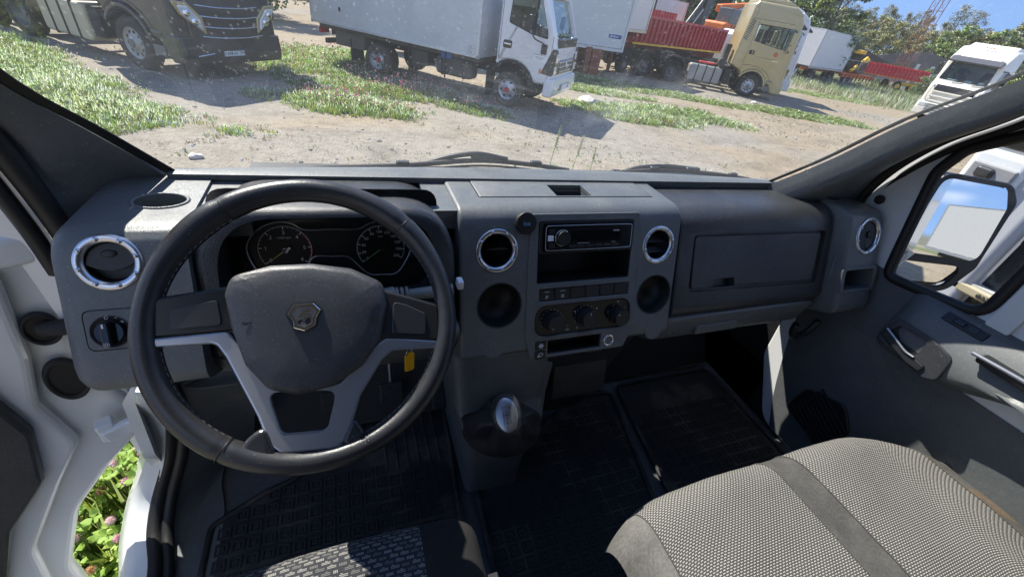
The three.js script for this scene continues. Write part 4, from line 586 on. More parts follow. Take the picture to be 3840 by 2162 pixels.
{
  const s = thing('passenger_seat', 'two-place passenger seat in pale woven cloth with a dark stripe', 'seat');
  const c = cushion(-0.015, 0.985, -0.305, 0.4, 1.275, 0.2, { crown: 0.035, rf: 0.065, rs: 0.075, wave: (x, z) => 0.004 * Math.sin(x * 17 + z * 9) + 0.010 * (fbm(x * 7 + 3, z * 9 + 3, 4, 0, 188) - 0.5) + 0.004 * (fbm(x * 30 + 3, z * 14 + 3, 3, 0, 189) - 0.5) + 0.006 * Math.exp(-Math.pow((x - 0.45) / 0.05, 2)) * -1.2, curve: (u) => 0.16 * Math.pow(Math.max(0, (u - 0.74) / 0.26), 2) + 0.05 * Math.pow(Math.max(0, (0.16 - u) / 0.16), 2) });
  const pn = (name, a, b, n, m) => mesh(name, c.panel(a, b, n, -0.24, 0.58, 60), m, s, { keepUv: true });
  pn('bolster', -0.012, 0.055, 10, feltLight); pn('woven_panel', 0.055, 0.413, 30, woven); pn('stripe', 0.413, 0.490, 8, feltDark); pn('woven_panel', 0.490, 0.885, 30, woven); pn('bolster', 0.885, 0.982, 14, feltBrown);
  mesh('side_facing', patch(both([[[-0.010, 1.225, -0.16], [-0.012, 1.235, 0.1], [-0.012, 1.235, 0.4]], [[-0.045, 1.16, -0.19], [-0.05, 1.17, 0.1], [-0.05, 1.17, 0.4]], [[-0.05, 1.06, -0.17], [-0.06, 1.07, 0.1], [-0.06, 1.07, 0.4]]], 12, 12), 0.01), new THREE.MeshPhysicalMaterial({ map: dustTex([0.40, 0.405, 0.40], 0.06, 0.002, 99), roughness: 0.42, bumpMap: coarseGrain, bumpScale: 0.0005 }), s);
  const seamPts = (x, n = 40) => Array.from({ length: n }, (_, i) => { const p = c.surf((x + 0.015) / 1.0, -0.2 + 0.75 * i / (n - 1)); return [p[0], p[1] + 0.0012, p[2]]; });
  for (const x of [0.055, 0.413, 0.49, 0.885]) mesh('seam', tube(seamPts(x), 0.0014, 60, 5), feltDark, s);
  mesh('base', [box(0.9, 0.3, 0.5, 0.48, 0.98, 0.12)], M.black, s);
  mesh('backrest', [rbox(0.98, 0.75, 0.14, 0.05, 0.48, 1.66, 0.45)], feltDark, s);
}
{
  const s = thing('driver_seat', 'driver seat cushion in patterned grey cloth with black side bolster', 'seat');
  const pat = canvasTex(512, 512, (x, w, h) => { x.fillStyle = '#2b2c31'; x.fillRect(0, 0, w, h); const r = rng(5); for (let j = 0; j < 16; j++) for (let i = 0; i < 8; i++) { const X = i * 64 + (j % 2) * 32, Y = j * 32; x.fillStyle = (i + j) % 3 ? '#8d8b84' : '#64645f'; if ((i + j * 3) % 4 === 0) { for (let k = 0; k < 5; k++) x.fillRect(X + 6 + k * 9, Y + 6, 6, 16); } else { x.fillRect(X + 4, Y + 8, 50, 4); x.fillRect(X + 4, Y + 16, 50, 5); x.fillRect(X + 8 + r() * 20, Y + 24, 14, 4); } } }); pat.wrapS = pat.wrapT = THREE.RepeatWrapping; pat.repeat.set(1 / 0.13, 1 / 0.13);
  const cloth = new THREE.MeshPhysicalMaterial({ map: pat, roughness: 0.95, bumpMap: pat, bumpScale: 0.0006 });
  const c = cushion(-0.735, -0.295, -0.345, 0.3, 1.345, 0.2, { crown: 0.025, rf: 0.05, rs: 0.045 });
  mesh('bolster', c.panel(-0.733, -0.665, 8, -0.22, 0.5, 40), M.leather, s, { keepUv: true }); mesh('cloth_panel', c.panel(-0.665, -0.395, 20, -0.22, 0.5, 40), cloth, s, { keepUv: true }); mesh('bolster', c.panel(-0.395, -0.297, 14, -0.22, 0.5, 40), fab(felt(0.12, 93), grainTex, 0.0002), s, { keepUv: true });
  mesh('base', [box(0.40, 0.34, 0.5, -0.5, 1.02, 0.05)], M.black, s);
  mesh('side_facing', [box(0.02, 0.2, 0.55, -0.285, 1.2, 0.03)], M.black, s);
}
// ================================================================ PASSENGER DOOR (closed)
const sideways = (x, g) => g.applyMatrix4(new THREE.Matrix4().makeBasis(V(0, 0, 1), V(0, 1, 0), V(-1, 0, 0)).setPosition(x, 0, 0)); // shape [z, y], depth goes inwards
const tintGlass = new THREE.MeshPhysicalMaterial({ color: lin(0.93, 0.95, 0.94), roughness: 0, transmission: 1, thickness: 0, ior: 1.5 });
{
  const d = thing('passenger_door', 'closed passenger door with grey trim, black pull handle and quarter window', 'van door');
  const q1 = roundPoly([[-0.575, 1.582, 0.03], [-0.350, 1.612, 0.05], [-0.355, 1.80, 0.02], [-0.37, 2.06, 0.02], [-0.52, 2.02, 0.03], [-0.615, 1.95, 0.05], [-0.640, 1.88, 0.06]], 0.03, 5);
  const q2 = rect(-0.262, 1.625, 0.46, 2.26, 0.06);
  const outer = roundPoly([[-0.775, 1.50, 0.02], [-0.775, 1.74, 0.08], [-0.73, 1.87, 0.1], [-0.66, 1.99, 0.1], [-0.54, 2.08, 0.05], [-0.22, 2.36, 0.05], [0.54, 2.36, 0.05], [0.54, 0.86, 0.02], [-0.60, 0.86, 0.1], [-0.74, 1.10, 0.1]], 0.02, 5);
  mesh('frame', sideways(1.06, ext(outer, 0.035, { bevel: 0.006, seg: 2, holes: [q1, q2] })), M.bodyWhite, d);
  mesh('quarter_glass', sideways(1.05, new THREE.ShapeGeometry(shapeOf(q1))), tintGlass, d);
  mesh('door_glass', sideways(1.052, new THREE.ShapeGeometry(shapeOf(rect(-0.262, 1.625, 0.46, 1.95)))), tintGlass, d);
  mesh('glass_seal', [sideways(1.028, tube(q1.map(([z, y]) => [z, y, 0]), 0.015, 160, 8, true))], M.seal, d);
  mesh('glass_seal', [sideways(1.028, tube(q2.map(([z, y]) => [z, y, 0]), 0.014, 200, 8, true))], M.seal, d);
  mesh('divider_post', sideways(1.03, ext(rect(-0.335, 1.60, -0.285, 2.2, 0.01), 0.016, { bevel: 0.004, seg: 2 })), M.bodyWhite, d);
  mesh('waist_strip', sideways(1.03, ext(roundPoly([[-0.575, 1.572], [-0.36, 1.602], [-0.36, 1.612], [-0.575, 1.584]], 0.003), 0.012, { bevel: 0.002 })), M.satin, d);
  mesh('stop_button', new THREE.SphereGeometry(0.014, 16, 10).scale(0.6, 1, 1).translate(1.015, 1.765, -0.712), M.rubber, d);
  // upper trim bulge
  const prof = [[1.03, 1.605], [1.012, 1.598], [0.985, 1.57], [0.958, 1.52], [0.950, 1.47], [0.956, 1.435], [0.985, 1.412], [1.03, 1.40]];
  const rows = []; for (let i = 0; i <= 40; i++) { const z = -0.485 + 0.95 * i / 40, e = Math.min(1, i / 3.0), k = 0.35 + 0.65 * Math.sqrt(1 - (1 - e) * (1 - e)), low = 0.075 * sst(-0.34, -0.12, z); rows.push(prof.map(([x, y], j) => [1.03 - (1.03 - x) * k, y + (j >= 4 ? low * (j - 3) / 4 * 0 + (j > 4 ? low : low * 0.3) : 0) - (z > -0.3 ? 0 : 0) + 0.02 * (z + 0.485) * (j < 3 ? 1 : 0.4), z])); }
  mesh('upper_trim', patch(both(rows, 40, 24).map((r) => r.slice().reverse()), 0.012), M.plastic, d);
  mesh('lower_trim', [patch(both([[[1.026, 1.42, -0.74], [1.022, 1.42, -0.3], [1.022, 1.44, 0.5]], [[1.02, 1.25, -0.70], [1.018, 1.25, -0.3], [1.018, 1.25, 0.5]], [[1.02, 1.0, -0.62], [1.015, 1.0, -0.3], [1.015, 1.0, 0.5]], [[1.02, 0.87, -0.56], [1.02, 0.87, -0.3], [1.02, 0.87, 0.5]]], 10, 14).map((r) => r), 0.012), patch([[[1.025, 1.60, -0.765], [1.02, 1.595, -0.48]], [[1.022, 1.42, -0.74], [1.016, 1.41, -0.47]]], 0.01)], M.plastic, d);
  mesh('door_pocket', [rbox(0.07, 0.20, 0.62, 0.025, 0.985, 1.14, 0.12), rbox(0.03, 0.015, 0.60, 0.006, 0.955, 1.245, 0.12)], M.plastic, d);
  const sp = part('speaker_grille', d);
  mesh('surround', sideways(1.018, ext(roundPoly([[-0.56, 1.00], [-0.40, 0.97], [-0.36, 1.10], [-0.42, 1.17], [-0.54, 1.12]], 0.035), 0.012, { bevel: 0.004 })), M.blackPlastic, sp);
  for (let k = 0; k < 9; k++) mesh('slat', rbox(0.008, 0.006, 0.15, 0.002).rotateX(0.45).translate(1.003, 1.0 + 0.016 * k, -0.465 + 0.004 * k), M.black, sp);
  // pull handle in its plate on the slanted face of the trim
  const B = new THREE.Matrix4().makeBasis(V(0, 0, 1), V(0.22, 0.975, 0).normalize(), V(-0.975, 0.22, 0).normalize()).setPosition(0.9535, 1.487, -0.40);
  const h = part('inner_handle', d); h.applyMatrix4(B); h.scale.multiplyScalar(1.12);
  const plate = roundPoly([[-0.058, -0.036, 0.02], [-0.050, 0.034, 0.016], [0.030, 0.034, 0.016], [0.082, 0.022, 0.02], [0.092, -0.040, 0.016], [0.07, -0.052, 0.016]], 0.015, 5);
  const pocket = roundPoly([[-0.046, 0.0, 0.008], [-0.040, 0.024, 0.01], [0.030, 0.024, 0.012], [0.034, -0.022, 0.014], [0.010, -0.026, 0.01]], 0.01, 5);
  mesh('plate', ext(plate, 0.012, { bevel: 0.003, seg: 2, holes: [pocket] }).translate(0, 0, -0.004), M.darkPlastic, h);
  mesh('pocket', ext(pocket, 0.004).translate(0, 0, -0.0035), M.black, h);
  mesh('lever', ext(roundPoly([[-0.052, -0.006, 0.004], [-0.046, 0.004, 0.004], [0.012, -0.020, 0.006], [0.034, -0.022, 0.006], [0.060, -0.026, 0.006], [0.058, -0.044, 0.006], [0.030, -0.044, 0.006], [-0.05, -0.022, 0.006]], 0.004, 4), 0.012, { bevel: 0.003, seg: 2 }).translate(0, 0, 0.003), M.blackPlastic, h);
  mesh('lever_edge', tube([[-0.049, 0.0, 0.0165], [-0.02, -0.010, 0.0165], [0.012, -0.0215, 0.0165], [0.032, -0.022, 0.0165]], 0.0030, 30, 8), M.silver, h);
  const w = part('window_switch', d); w.position.set(0.992, 1.582, -0.35); w.rotation.set(0, 0, 0.85);
  mesh('bezel', rbox(0.026, 0.006, 0.095, 0.003), M.blackPlastic, w); mesh('rocker', rbox(0.014, 0.008, 0.026, 0.003, 0, 0.002, -0.012), M.gloss, w); mesh('lock_button', rbox(0.014, 0.006, 0.022, 0.002, 0, 0.002, 0.018), M.darkPlastic, w);
  mesh('armrest_tray', [rbox(0.05, 0.02, 0.30, 0.008, 0.965, 1.548, -0.13)], M.blackPlastic, d);
  mesh('tray_edge', [tube([[0.938, 1.556, -0.29], [0.940, 1.560, -0.2], [0.942, 1.562, 0.0]], 0.005, 20, 8)], M.silver, d);
}
// ================================================================ SIDE MIRROR (outside the passenger window)
{
  const n = V(-0.495, 0.139, 0.858).normalize(), ex = V(0.8662, 0, 0.4997), ey = n.clone().cross(ex);
  const m = thing('side_mirror', 'large black door mirror with two panes outside the passenger window', 'mirror'); m.applyMatrix4(new THREE.Matrix4().makeBasis(ex, ey, n).setPosition(1.25, 1.70, -0.63));
  const shell = roundPoly([[-0.10, 0.166, 0.05], [0.10, 0.168, 0.05], [0.142, 0.12, 0.04], [0.162, -0.09, 0.05], [0.125, -0.185, 0.06], [-0.03, -0.212, 0.06], [-0.098, -0.15, 0.06], [-0.098, 0.05, 0.06]], 0.04, 6);
  const up = roundPoly([[-0.086, 0.155], [0.088, 0.157], [0.122, 0.10], [0.144, -0.070], [-0.084, -0.096]], 0.034, 6), lo = roundPoly([[-0.082, -0.110], [0.134, -0.088], [0.114, -0.172], [-0.02, -0.198], [-0.076, -0.160]], 0.03, 6);
  mesh('shell', [ext(shell, 0.012, { bevel: 0.004, seg: 2, holes: [up, lo] }), ext(shell.map(([x, y]) => [x * 0.985, y * 0.985]), 0.07, { bevel: 0.025, seg: 4 }).translate(0, 0, -0.082)], M.blackPlastic, m);
  mesh('mirror_glass', new THREE.ShapeGeometry(shapeOf(up)).rotateY(-0.075).translate(0, 0, 0.006), M.mirror, m);
  const conv = new THREE.ShapeGeometry(shapeOf(lo), 8).rotateX(0.10).rotateY(-0.02).translate(0, 0.012, 0.014); mesh('wide_angle_glass', conv, M.mirror, m);
  mesh('arm', [bar([-0.06, -0.02, -0.06], [-0.30, -0.06, -0.08], 0.016, 12), bar([-0.06, 0.10, -0.06], [-0.24, 0.05, -0.10], 0.012, 12)], M.blackPlastic, m);
  const lab = canvasTex(256, 160, (x, w, h) => { x.fillStyle = '#d8d6cc'; x.fillRect(0, 0, w, h); x.fillStyle = '#222'; const r = rng(3); let X = 24; while (X < 232) { const b = 2 + r() * 7; x.fillRect(X, 22, b, 74); X += b + 2 + r() * 6; } for (let j = 0; j < 3; j++) x.fillRect(24, 106 + j * 15, 150 + 40 * r(), 5); });
  const st = tag(mesh('barcode_sticker', new THREE.PlaneGeometry(0.065, 0.042), new THREE.MeshStandardMaterial({ map: lab, roughness: 0.7 }), null, { keepUv: true }), 'white barcode sticker on the door mirror', 'sticker');
  st.applyMatrix4(new THREE.Matrix4().makeBasis(ex, ey, n).setPosition(...V(-0.066, -0.104, 0.017).applyMatrix4(m.matrix).toArray())); st.rotateZ(1.18);
}
// ================================================================ DRIVER DOOR (standing open)
{
  const a = 66 * D, d = thing('driver_door', 'white driver door standing open with dark inner panel and hinge strap', 'van door', [-0.955, 0, -0.80]);
  const u = V(-Math.sin(a), 0, Math.cos(a)), n = V(Math.cos(a), 0, Math.sin(a));                 // u runs from the hinge to the door's free edge, n is its inner side
  d.applyMatrix4(new THREE.Matrix4()); d.matrixAutoUpdate = true; d.setRotationFromMatrix(new THREE.Matrix4().makeBasis(u.clone().negate(), V(0, 1, 0), n)); // local -x = towards the free edge
  const f = (p) => p.map(([x, y, r]) => [-x, y, r]);
  const outer = roundPoly(f([[-0.022, 1.70, 0.02], [-0.004, 1.64, 0.03], [0.012, 1.50, 0.2], [0.03, 1.36, 0.1], [-0.012, 1.20, 0.03], [0.004, 1.15, 0.05], [0.075, 1.085, 0.1], [0.165, 0.985, 0.12], [0.24, 0.80, 0.15], [0.26, 0.50, 0.05], [0.9, 0.5, 0.05], [0.98, 1.2, 0.1], [0.98, 1.70, 0.02]]), 0.02, 6);
  mesh('shell', ext(outer, 0.05, { bevel: 0.016, seg: 4 }).translate(0, 0, -0.05), M.bodyWhite, d);
  const step = roundPoly(f([[0.05, 1.625, 0.02], [0.075, 1.45, 0.05], [0.105, 1.34, 0.06], [0.09, 1.21, 0.05], [0.15, 1.12, 0.08], [0.25, 0.95, 0.1], [0.31, 0.6, 0.05], [0.88, 0.6, 0.05], [0.93, 1.2, 0.1], [0.93, 1.625, 0.03]]), 0.03, 6);
  mesh('inner_shell', ext(step, 0.03, { bevel: 0.014, seg: 4 }).translate(0, 0, -0.006), M.bodyWhite, d);
  const trim = roundPoly(f([[0.15, 1.50, 0.03], [0.128, 1.30, 0.05], [0.160, 1.165, 0.04], [0.24, 1.07, 0.06], [0.36, 0.78, 0.06], [0.84, 0.78, 0.06], [0.88, 1.55, 0.04], [0.2, 1.56, 0.04]]), 0.03, 6);
  mesh('trim_panel', ext(trim, 0.03, { bevel: 0.01, seg: 3 }).translate(0, 0, 0.018), M.darkPlastic, d);
  mesh('pocket', [rbox(0.3, 0.16, 0.05, 0.03, -0.52, 0.98, 0.05)], M.darkPlastic, d);
  mesh('waist_ledge', [rbox(0.95, 0.055, 0.075, 0.014, -0.465, 1.655, -0.01)], M.bodyWhite, d);
  mesh('mirror_gusset', ext(roundPoly(f([[-0.02, 1.70, 0.01], [0.02, 1.70, 0.01], [0.06, 1.98, 0.02], [0.04, 2.0, 0.02]]), 0.01), 0.03, { bevel: 0.005 }).translate(0, 0, -0.02), M.rubber, d);
  mesh('window_frame', [tube([[0.0, 1.70, -0.02], [-0.10, 2.0, -0.02], [-0.32, 2.32, -0.02], [-0.94, 2.36, -0.02], [-0.96, 1.70, -0.02]], 0.022, 80, 8)], M.bodyWhite, d);
  for (const [x, y, rx, ry] of [[0.045, 1.497, 0.022, 0.032], [0.055, 1.372, 0.026, 0.048]]) { const g = part('grommet', d); mesh('rim', new THREE.TorusGeometry(1, 0.14, 8, 30).scale(rx, ry, 0.05), M.rubber, g); mesh('hole', disc(1, 0.002, 30).scale(rx, ry, 1), M.black, g); g.position.set(-x, y, 0.012); }
  mesh('cable_boot', [tube([[-0.045, 1.497, 0.01], [-0.01, 1.50, 0.03], [0.05, 1.50, 0.02]], 0.015, 20, 10)], M.rubber, d);
  mesh('screw', [new THREE.SphereGeometry(0.007, 12, 8).scale(1, 1, 0.5).translate(-0.012, 1.575, 0.008)], M.steel, d);
  // check strap and lower hinge
  const strap = part('check_strap', d);
  mesh('link', [rbox(0.20, 0.032, 0.018, 0.006).rotateZ(0.14).translate(0.045, 1.235, 0.045)], M.bodyWhite, strap);
  mesh('bracket', [rbox(0.03, 0.05, 0.03, 0.005, -0.045, 1.225, 0.03)], M.bodyWhite, strap);
  const hg = part('hinge', d); mesh('leaf', [rbox(0.06, 0.05, 0.012, 0.004, 0.02, 1.19, 0.0), rbox(0.012, 0.09, 0.05, 0.004, 0.055, 1.17, 0.0)], M.bodyWhite, hg); mesh('pin', cyl(0.008, 0.07, 0.05, 1.19, 0.02, 12), M.steel, hg);
}
// ================================================================ YARD: terrain
const levels = [[0, 0, 0, 5], [0, 6, 0, 6], [3, -4, -0.03, 3], [-2, -5, -0.06, 3], [3.3, -10.2, -0.18, 3.5], [0.4, -13.0, -0.20, 3.5], [-3.7, -13.2, -0.49, 3], [-7, -14, -0.50, 4], [-1.5, -10, -0.28, 2.5], [19.6, -18.6, -0.45, 5], [12, -20, -0.45, 5], [30, -15.5, -0.45, 8], [40, -30, -0.5, 12], [9, -9, -0.18, 4], [20, -8, -0.3, 7], [70, -40, -0.6, 30], [0, -50, -0.8, 25], [10, 20, 0, 20], [-20, 0, -0.2, 15], [60, 10, -0.5, 30]];
function groundY(x, z) { let s = 0, w = 0; for (const [a, b, y, r] of levels) { const d = ((x - a) ** 2 + (z - b) ** 2) / (r * r), k = 1 / (0.05 + d * d); s += k * y; w += k; } return s / w; }
function bumps(x, z) { return 0.05 * (fbm(x * 0.35 + 50, z * 0.35 + 50, 3, 0, 101) - 0.5) + 0.03 * (fbm(x * 1.7 + 90, z * 1.7 + 90, 3, 0, 102) - 0.5); }
const rut = (x, z) => { let v = 0; for (const [x0, z0, x1, z1, w, h] of [[-3, -4.6, 8, -5.4, 0.16, 0.03], [-3, -3.6, 10, -4.3, 0.2, 0.03], [8, -6.5, 40, -11, 0.3, 0.06], [8, -8.2, 40, -13, 0.3, 0.06], [10, -5.2, 40, -8.5, 0.35, 0.05], [12, -10, 40, -17, 0.3, 0.05]]) { const dx = x1 - x0, dz = z1 - z0, t = clamp(((x - x0) * dx + (z - z0) * dz) / (dx * dx + dz * dz)), d = Math.hypot(x - x0 - dx * t + 0.3 * (vn(x * 0.5, z * 0.5, 0, 105) - 0.5), z - z0 - dz * t); v -= h * Math.exp(-d * d / (w * w)) * (0.5 + vn(x * 0.8, z * 0.8, 0, 104)); } return v; };
const grassSpots = [[-0.8, -14.5, 2.2, 3.6, 1, 0.2], [0.8, -11.0, 1.6, 0.8, 0.9, 0], [2.4, -9.7, 1.3, 0.5, 0.6, -0.6], [-0.5, -9.6, 1.5, 0.7, 0.8, -0.5], [6.8, -10.5, 2.2, 1.0, 1, -0.45], [9.6, -11.0, 2.0, 0.9, 1, -0.4], [13, -15.5, 3.2, 0.7, 0.9, -0.55], [17.2, -13.8, 2.2, 0.9, 1, -0.5], [19.8, -13.0, 1.6, 0.8, 0.9, -0.5], [10, -17, 4, 1.2, 0.9, -0.3], [-5.6, -9.3, 1.6, 2.2, 1, 0.5], [-4.0, -7.8, 1.3, 1.1, 0.8, 0.5], [-7.5, -12, 1.8, 2.5, 1, 0.4], [-2.2, -6.9, 0.9, 0.5, 0.35, 0.4], [30, -22, 6, 1.6, 0.8, -0.3], [45, -27, 8, 1.5, 0.9, -0.35], [60, -33, 8, 2, 1, -0.4], [8, -14.5, 2.4, 0.8, 0.8, -0.5], [-1.8, -1.6, 0.9, 1.6, 1, 0], [-3, -2.2, 1, 2, 1, 0]];
function grassAt(x, z) { let v = 0; for (const [a, b, rx, rz, k, t] of grassSpots) { const c = Math.cos(t), s = Math.sin(t), dx = x - a, dz = z - b, u = (dx * c - dz * s) / rx, w = (dx * s + dz * c) / rz; v = Math.max(v, k * Math.exp(-(u * u + w * w) * 1.1)); } return v; }
{
  const xs = [], zs = []; const ax = (a, d0, n, grow, sgn) => { const out = []; let p = a, d = d0; for (let i = 0; i < n; i++) { p += sgn * d; d *= grow; out.push(p); } return out; };
  for (const v of ax(2, 0.11, 115, 1.034, -1).reverse()) xs.push(v); xs.push(2); for (const v of ax(2, 0.11, 125, 1.032, 1)) xs.push(v);
  for (const v of ax(-7, 0.10, 120, 1.036, -1).reverse()) zs.push(v); zs.push(-7); for (const v of ax(-7, 0.10, 110, 1.035, 1)) zs.push(v);
  const pos = [], uv = [], col = [], idx = [], C = xs.length;
  for (const z of zs) for (const x of xs) {
    const far = Math.hypot(x - 2, z + 7), n = far < 60 ? bumps(x, z) + rut(x, z) * (far < 45 ? 1 : 0) : 0; pos.push(x, groundY(x, z) + n, z); uv.push(x, z);
    const g = sst(0.25, 0.75, grassAt(x, z) + 0.55 * (fbm(x * 0.9 + 20, z * 0.9 + 20, 4, 0, 111) - 0.5)); const p = fbm(x * 0.22 + 7, z * 0.22 + 7, 4, 0, 112), q = fbm(x * 1.3, z * 2.1, 4, 0, 113);
    let c = [0.285, 0.238, 0.172]; const grav = sst(0.42, 0.62, p); c = c.map((v, k) => v + ([0.262, 0.242, 0.205][k] - v) * grav); const dark = sst(0.55, 0.75, q); c = c.map((v, k) => v * (1 - 0.22 * dark));
    c = c.map((v, k) => v + ([0.15, 0.165, 0.045][k] - v) * g * 0.8); if (far > 62 && fbm(x * 0.05 + 9, z * 0.05 + 9, 3, 0, 115) > 0.44) c = [0.14, 0.165, 0.06]; col.push(...c);
  }
  for (let j = 0; j < zs.length - 1; j++) for (let i = 0; i < C - 1; i++) { const a = j * C + i; idx.push(a, a + C, a + 1, a + 1, a + C, a + C + 1); }
  const g = new THREE.BufferGeometry(); g.setAttribute('position', new THREE.Float32BufferAttribute(pos, 3)); g.setAttribute('uv', new THREE.Float32BufferAttribute(uv, 2)); g.setAttribute('color', new THREE.Float32BufferAttribute(col, 3)); g.setIndex(idx); g.computeVertexNormals();
  const soil = dataTex(1024, (u, v, i, j) => { const a = fbm(u * 24, v * 24, 5, 24, 121), b = fbm(u * 160, v * 160, 3, 160, 122), w = worley(u * 90, v * 90, 90, 123); let k = 0.93 + 0.24 * (a - 0.5) + 0.30 * (b - 0.5); if (w[0] < 0.22) k += 0.22 * h2(Math.floor(u * 90), Math.floor(v * 90), 124) - 0.06; return [k * 1.02, k, k * 0.98]; }, { srgb: true, size: 2.6 });
  const soilBump = dataTex(512, (u, v) => { const w = worley(u * 60, v * 60, 60, 125), f = fbm(u * 30, v * 30, 5, 30, 126); return 0.6 * f + 0.4 * clamp(1 - w[0] * 1.8); }, { size: 2.6 });
  const m = mesh('ground', g, new THREE.MeshPhysicalMaterial({ map: soil, vertexColors: true, roughness: 1, bumpMap: soilBump, bumpScale: 0.02, color: lin(1, 1, 1) }), null, { keepUv: true }); tag(m, 'sunlit dry dirt and gravel yard', 'ground', null, 'structure');
}
// loose stones
{
  const r = rng(31), geos = [0, 1, 2].map((k) => { const g = new THREE.IcosahedronGeometry(1, 1), p = g.attributes.position; for (let i = 0; i < p.count; i++) { const v = V().fromBufferAttribute(p, i), s = 0.75 + 0.5 * h2(Math.round(v.x * 50), Math.round(v.y * 50 + v.z * 31), 130 + k); p.setXYZ(i, v.x * s * 1.2, v.y * s * 0.6, v.z * s); } g.computeVertexNormals(); return g; });
  const N = 2600, im = new THREE.InstancedMesh(geos[0], new THREE.MeshStandardMaterial({ color: lin(1, 1, 1), roughness: 0.95 }), N), o = new THREE.Object3D(), c = new THREE.Color();
  for (let i = 0; i < N; i++) { const x = -6 + 26 * r(), z = -3.2 - 13 * Math.pow(r(), 1.3), s = 0.008 + 0.022 * Math.pow(r(), 4); o.position.set(x, groundY(x, z) + bumps(x, z) + rut(x, z) + s * 0.2, z); o.rotation.set(r() * 0.5, r() * 6.3, r() * 0.5); o.scale.set(s * (0.8 + r()), s, s); o.updateMatrix(); im.setMatrixAt(i, o.matrix); const k = 0.14 + 0.26 * r(); im.setColorAt(i, c.setRGB(k, k * 0.95, k * 0.86)); }
  im.name = 'gravel'; im.castShadow = im.receiveShadow = true; scene.add(im); tag(im, 'loose gravel and pebbles scattered over the dirt yard', 'gravel', null, 'stuff');
  for (const [x, z, s, l] of [[6.1, -11.2, 0.28, 'pale lump of broken concrete in the grass before the box truck'], [17.6, -15.8, 0.14, 'small pale stone lying before the gold tractor unit'], [-2.2, -5.9, 0.07, 'dark stone lying alone on the dirt beside the van']]) { const m = tag(mesh('rock', geos[1].clone().scale(s, s, s), mat(0.5, 0.47, 0.42, 0.9)), l, 'rock'); m.position.set(x, groundY(x, z) + bumps(x, z) + s * 0.3, z); }
}
// ================================================================ PARKED VEHICLES
const C = {
  tyre: grey(0.022, 0.85), tyreDusty: mat(0.075, 0.068, 0.058, 0.95), chassis: mat(0.03, 0.028, 0.026, 0.85), dusty: mat(0.10, 0.09, 0.078, 0.95), white: mat(1, 1, 1, 0.32, 0, { map: dustTex([0.865, 0.87, 0.875], 0.035, 0.0006, 161, 2.4), clearcoat: 0.5, clearcoatRoughness: 0.1 }), boxWhite: mat(1, 1, 1, 0.45, 0, { map: dustTex([0.79, 0.80, 0.81], 0.05, 0.0006, 163, 3.1) }),
  gold: mat(0.47, 0.385, 0.195, 0.34, 0.25, { clearcoat: 0.7, clearcoatRoughness: 0.1 }), black: mat(0.02, 0.02, 0.022, 0.35, 0, { clearcoat: 0.4 }), alu: mat(0.5, 0.5, 0.5, 0.42, 0.85), tank: mat(0.34, 0.335, 0.32, 0.5, 0.6), red: mat(0.36, 0.02, 0.035, 0.5), orange: mat(0.72, 0.16, 0.02, 0.5), yellow: mat(0.75, 0.45, 0.03, 0.5),
  rim: mat(0.42, 0.43, 0.45, 0.4, 0.6), rimDark: mat(0.16, 0.16, 0.16, 0.55, 0.5), lens: mat(0.75, 0.78, 0.8, 0.06, 0.2, { clearcoat: 1 }), lampOrange: mat(0.8, 0.25, 0.02, 0.2), lampRed: mat(0.5, 0.02, 0.02, 0.2), cabin: mat(0.05, 0.05, 0.055, 0.8), rust: mat(0.22, 0.085, 0.05, 0.9), green: mat(0.01, 0.20, 0.13, 0.6),
  glass: new THREE.MeshPhysicalMaterial({ color: lin(0.62, 0.72, 0.72), roughness: 0, transmission: 1, thickness: 0, ior: 1.5 }),
};
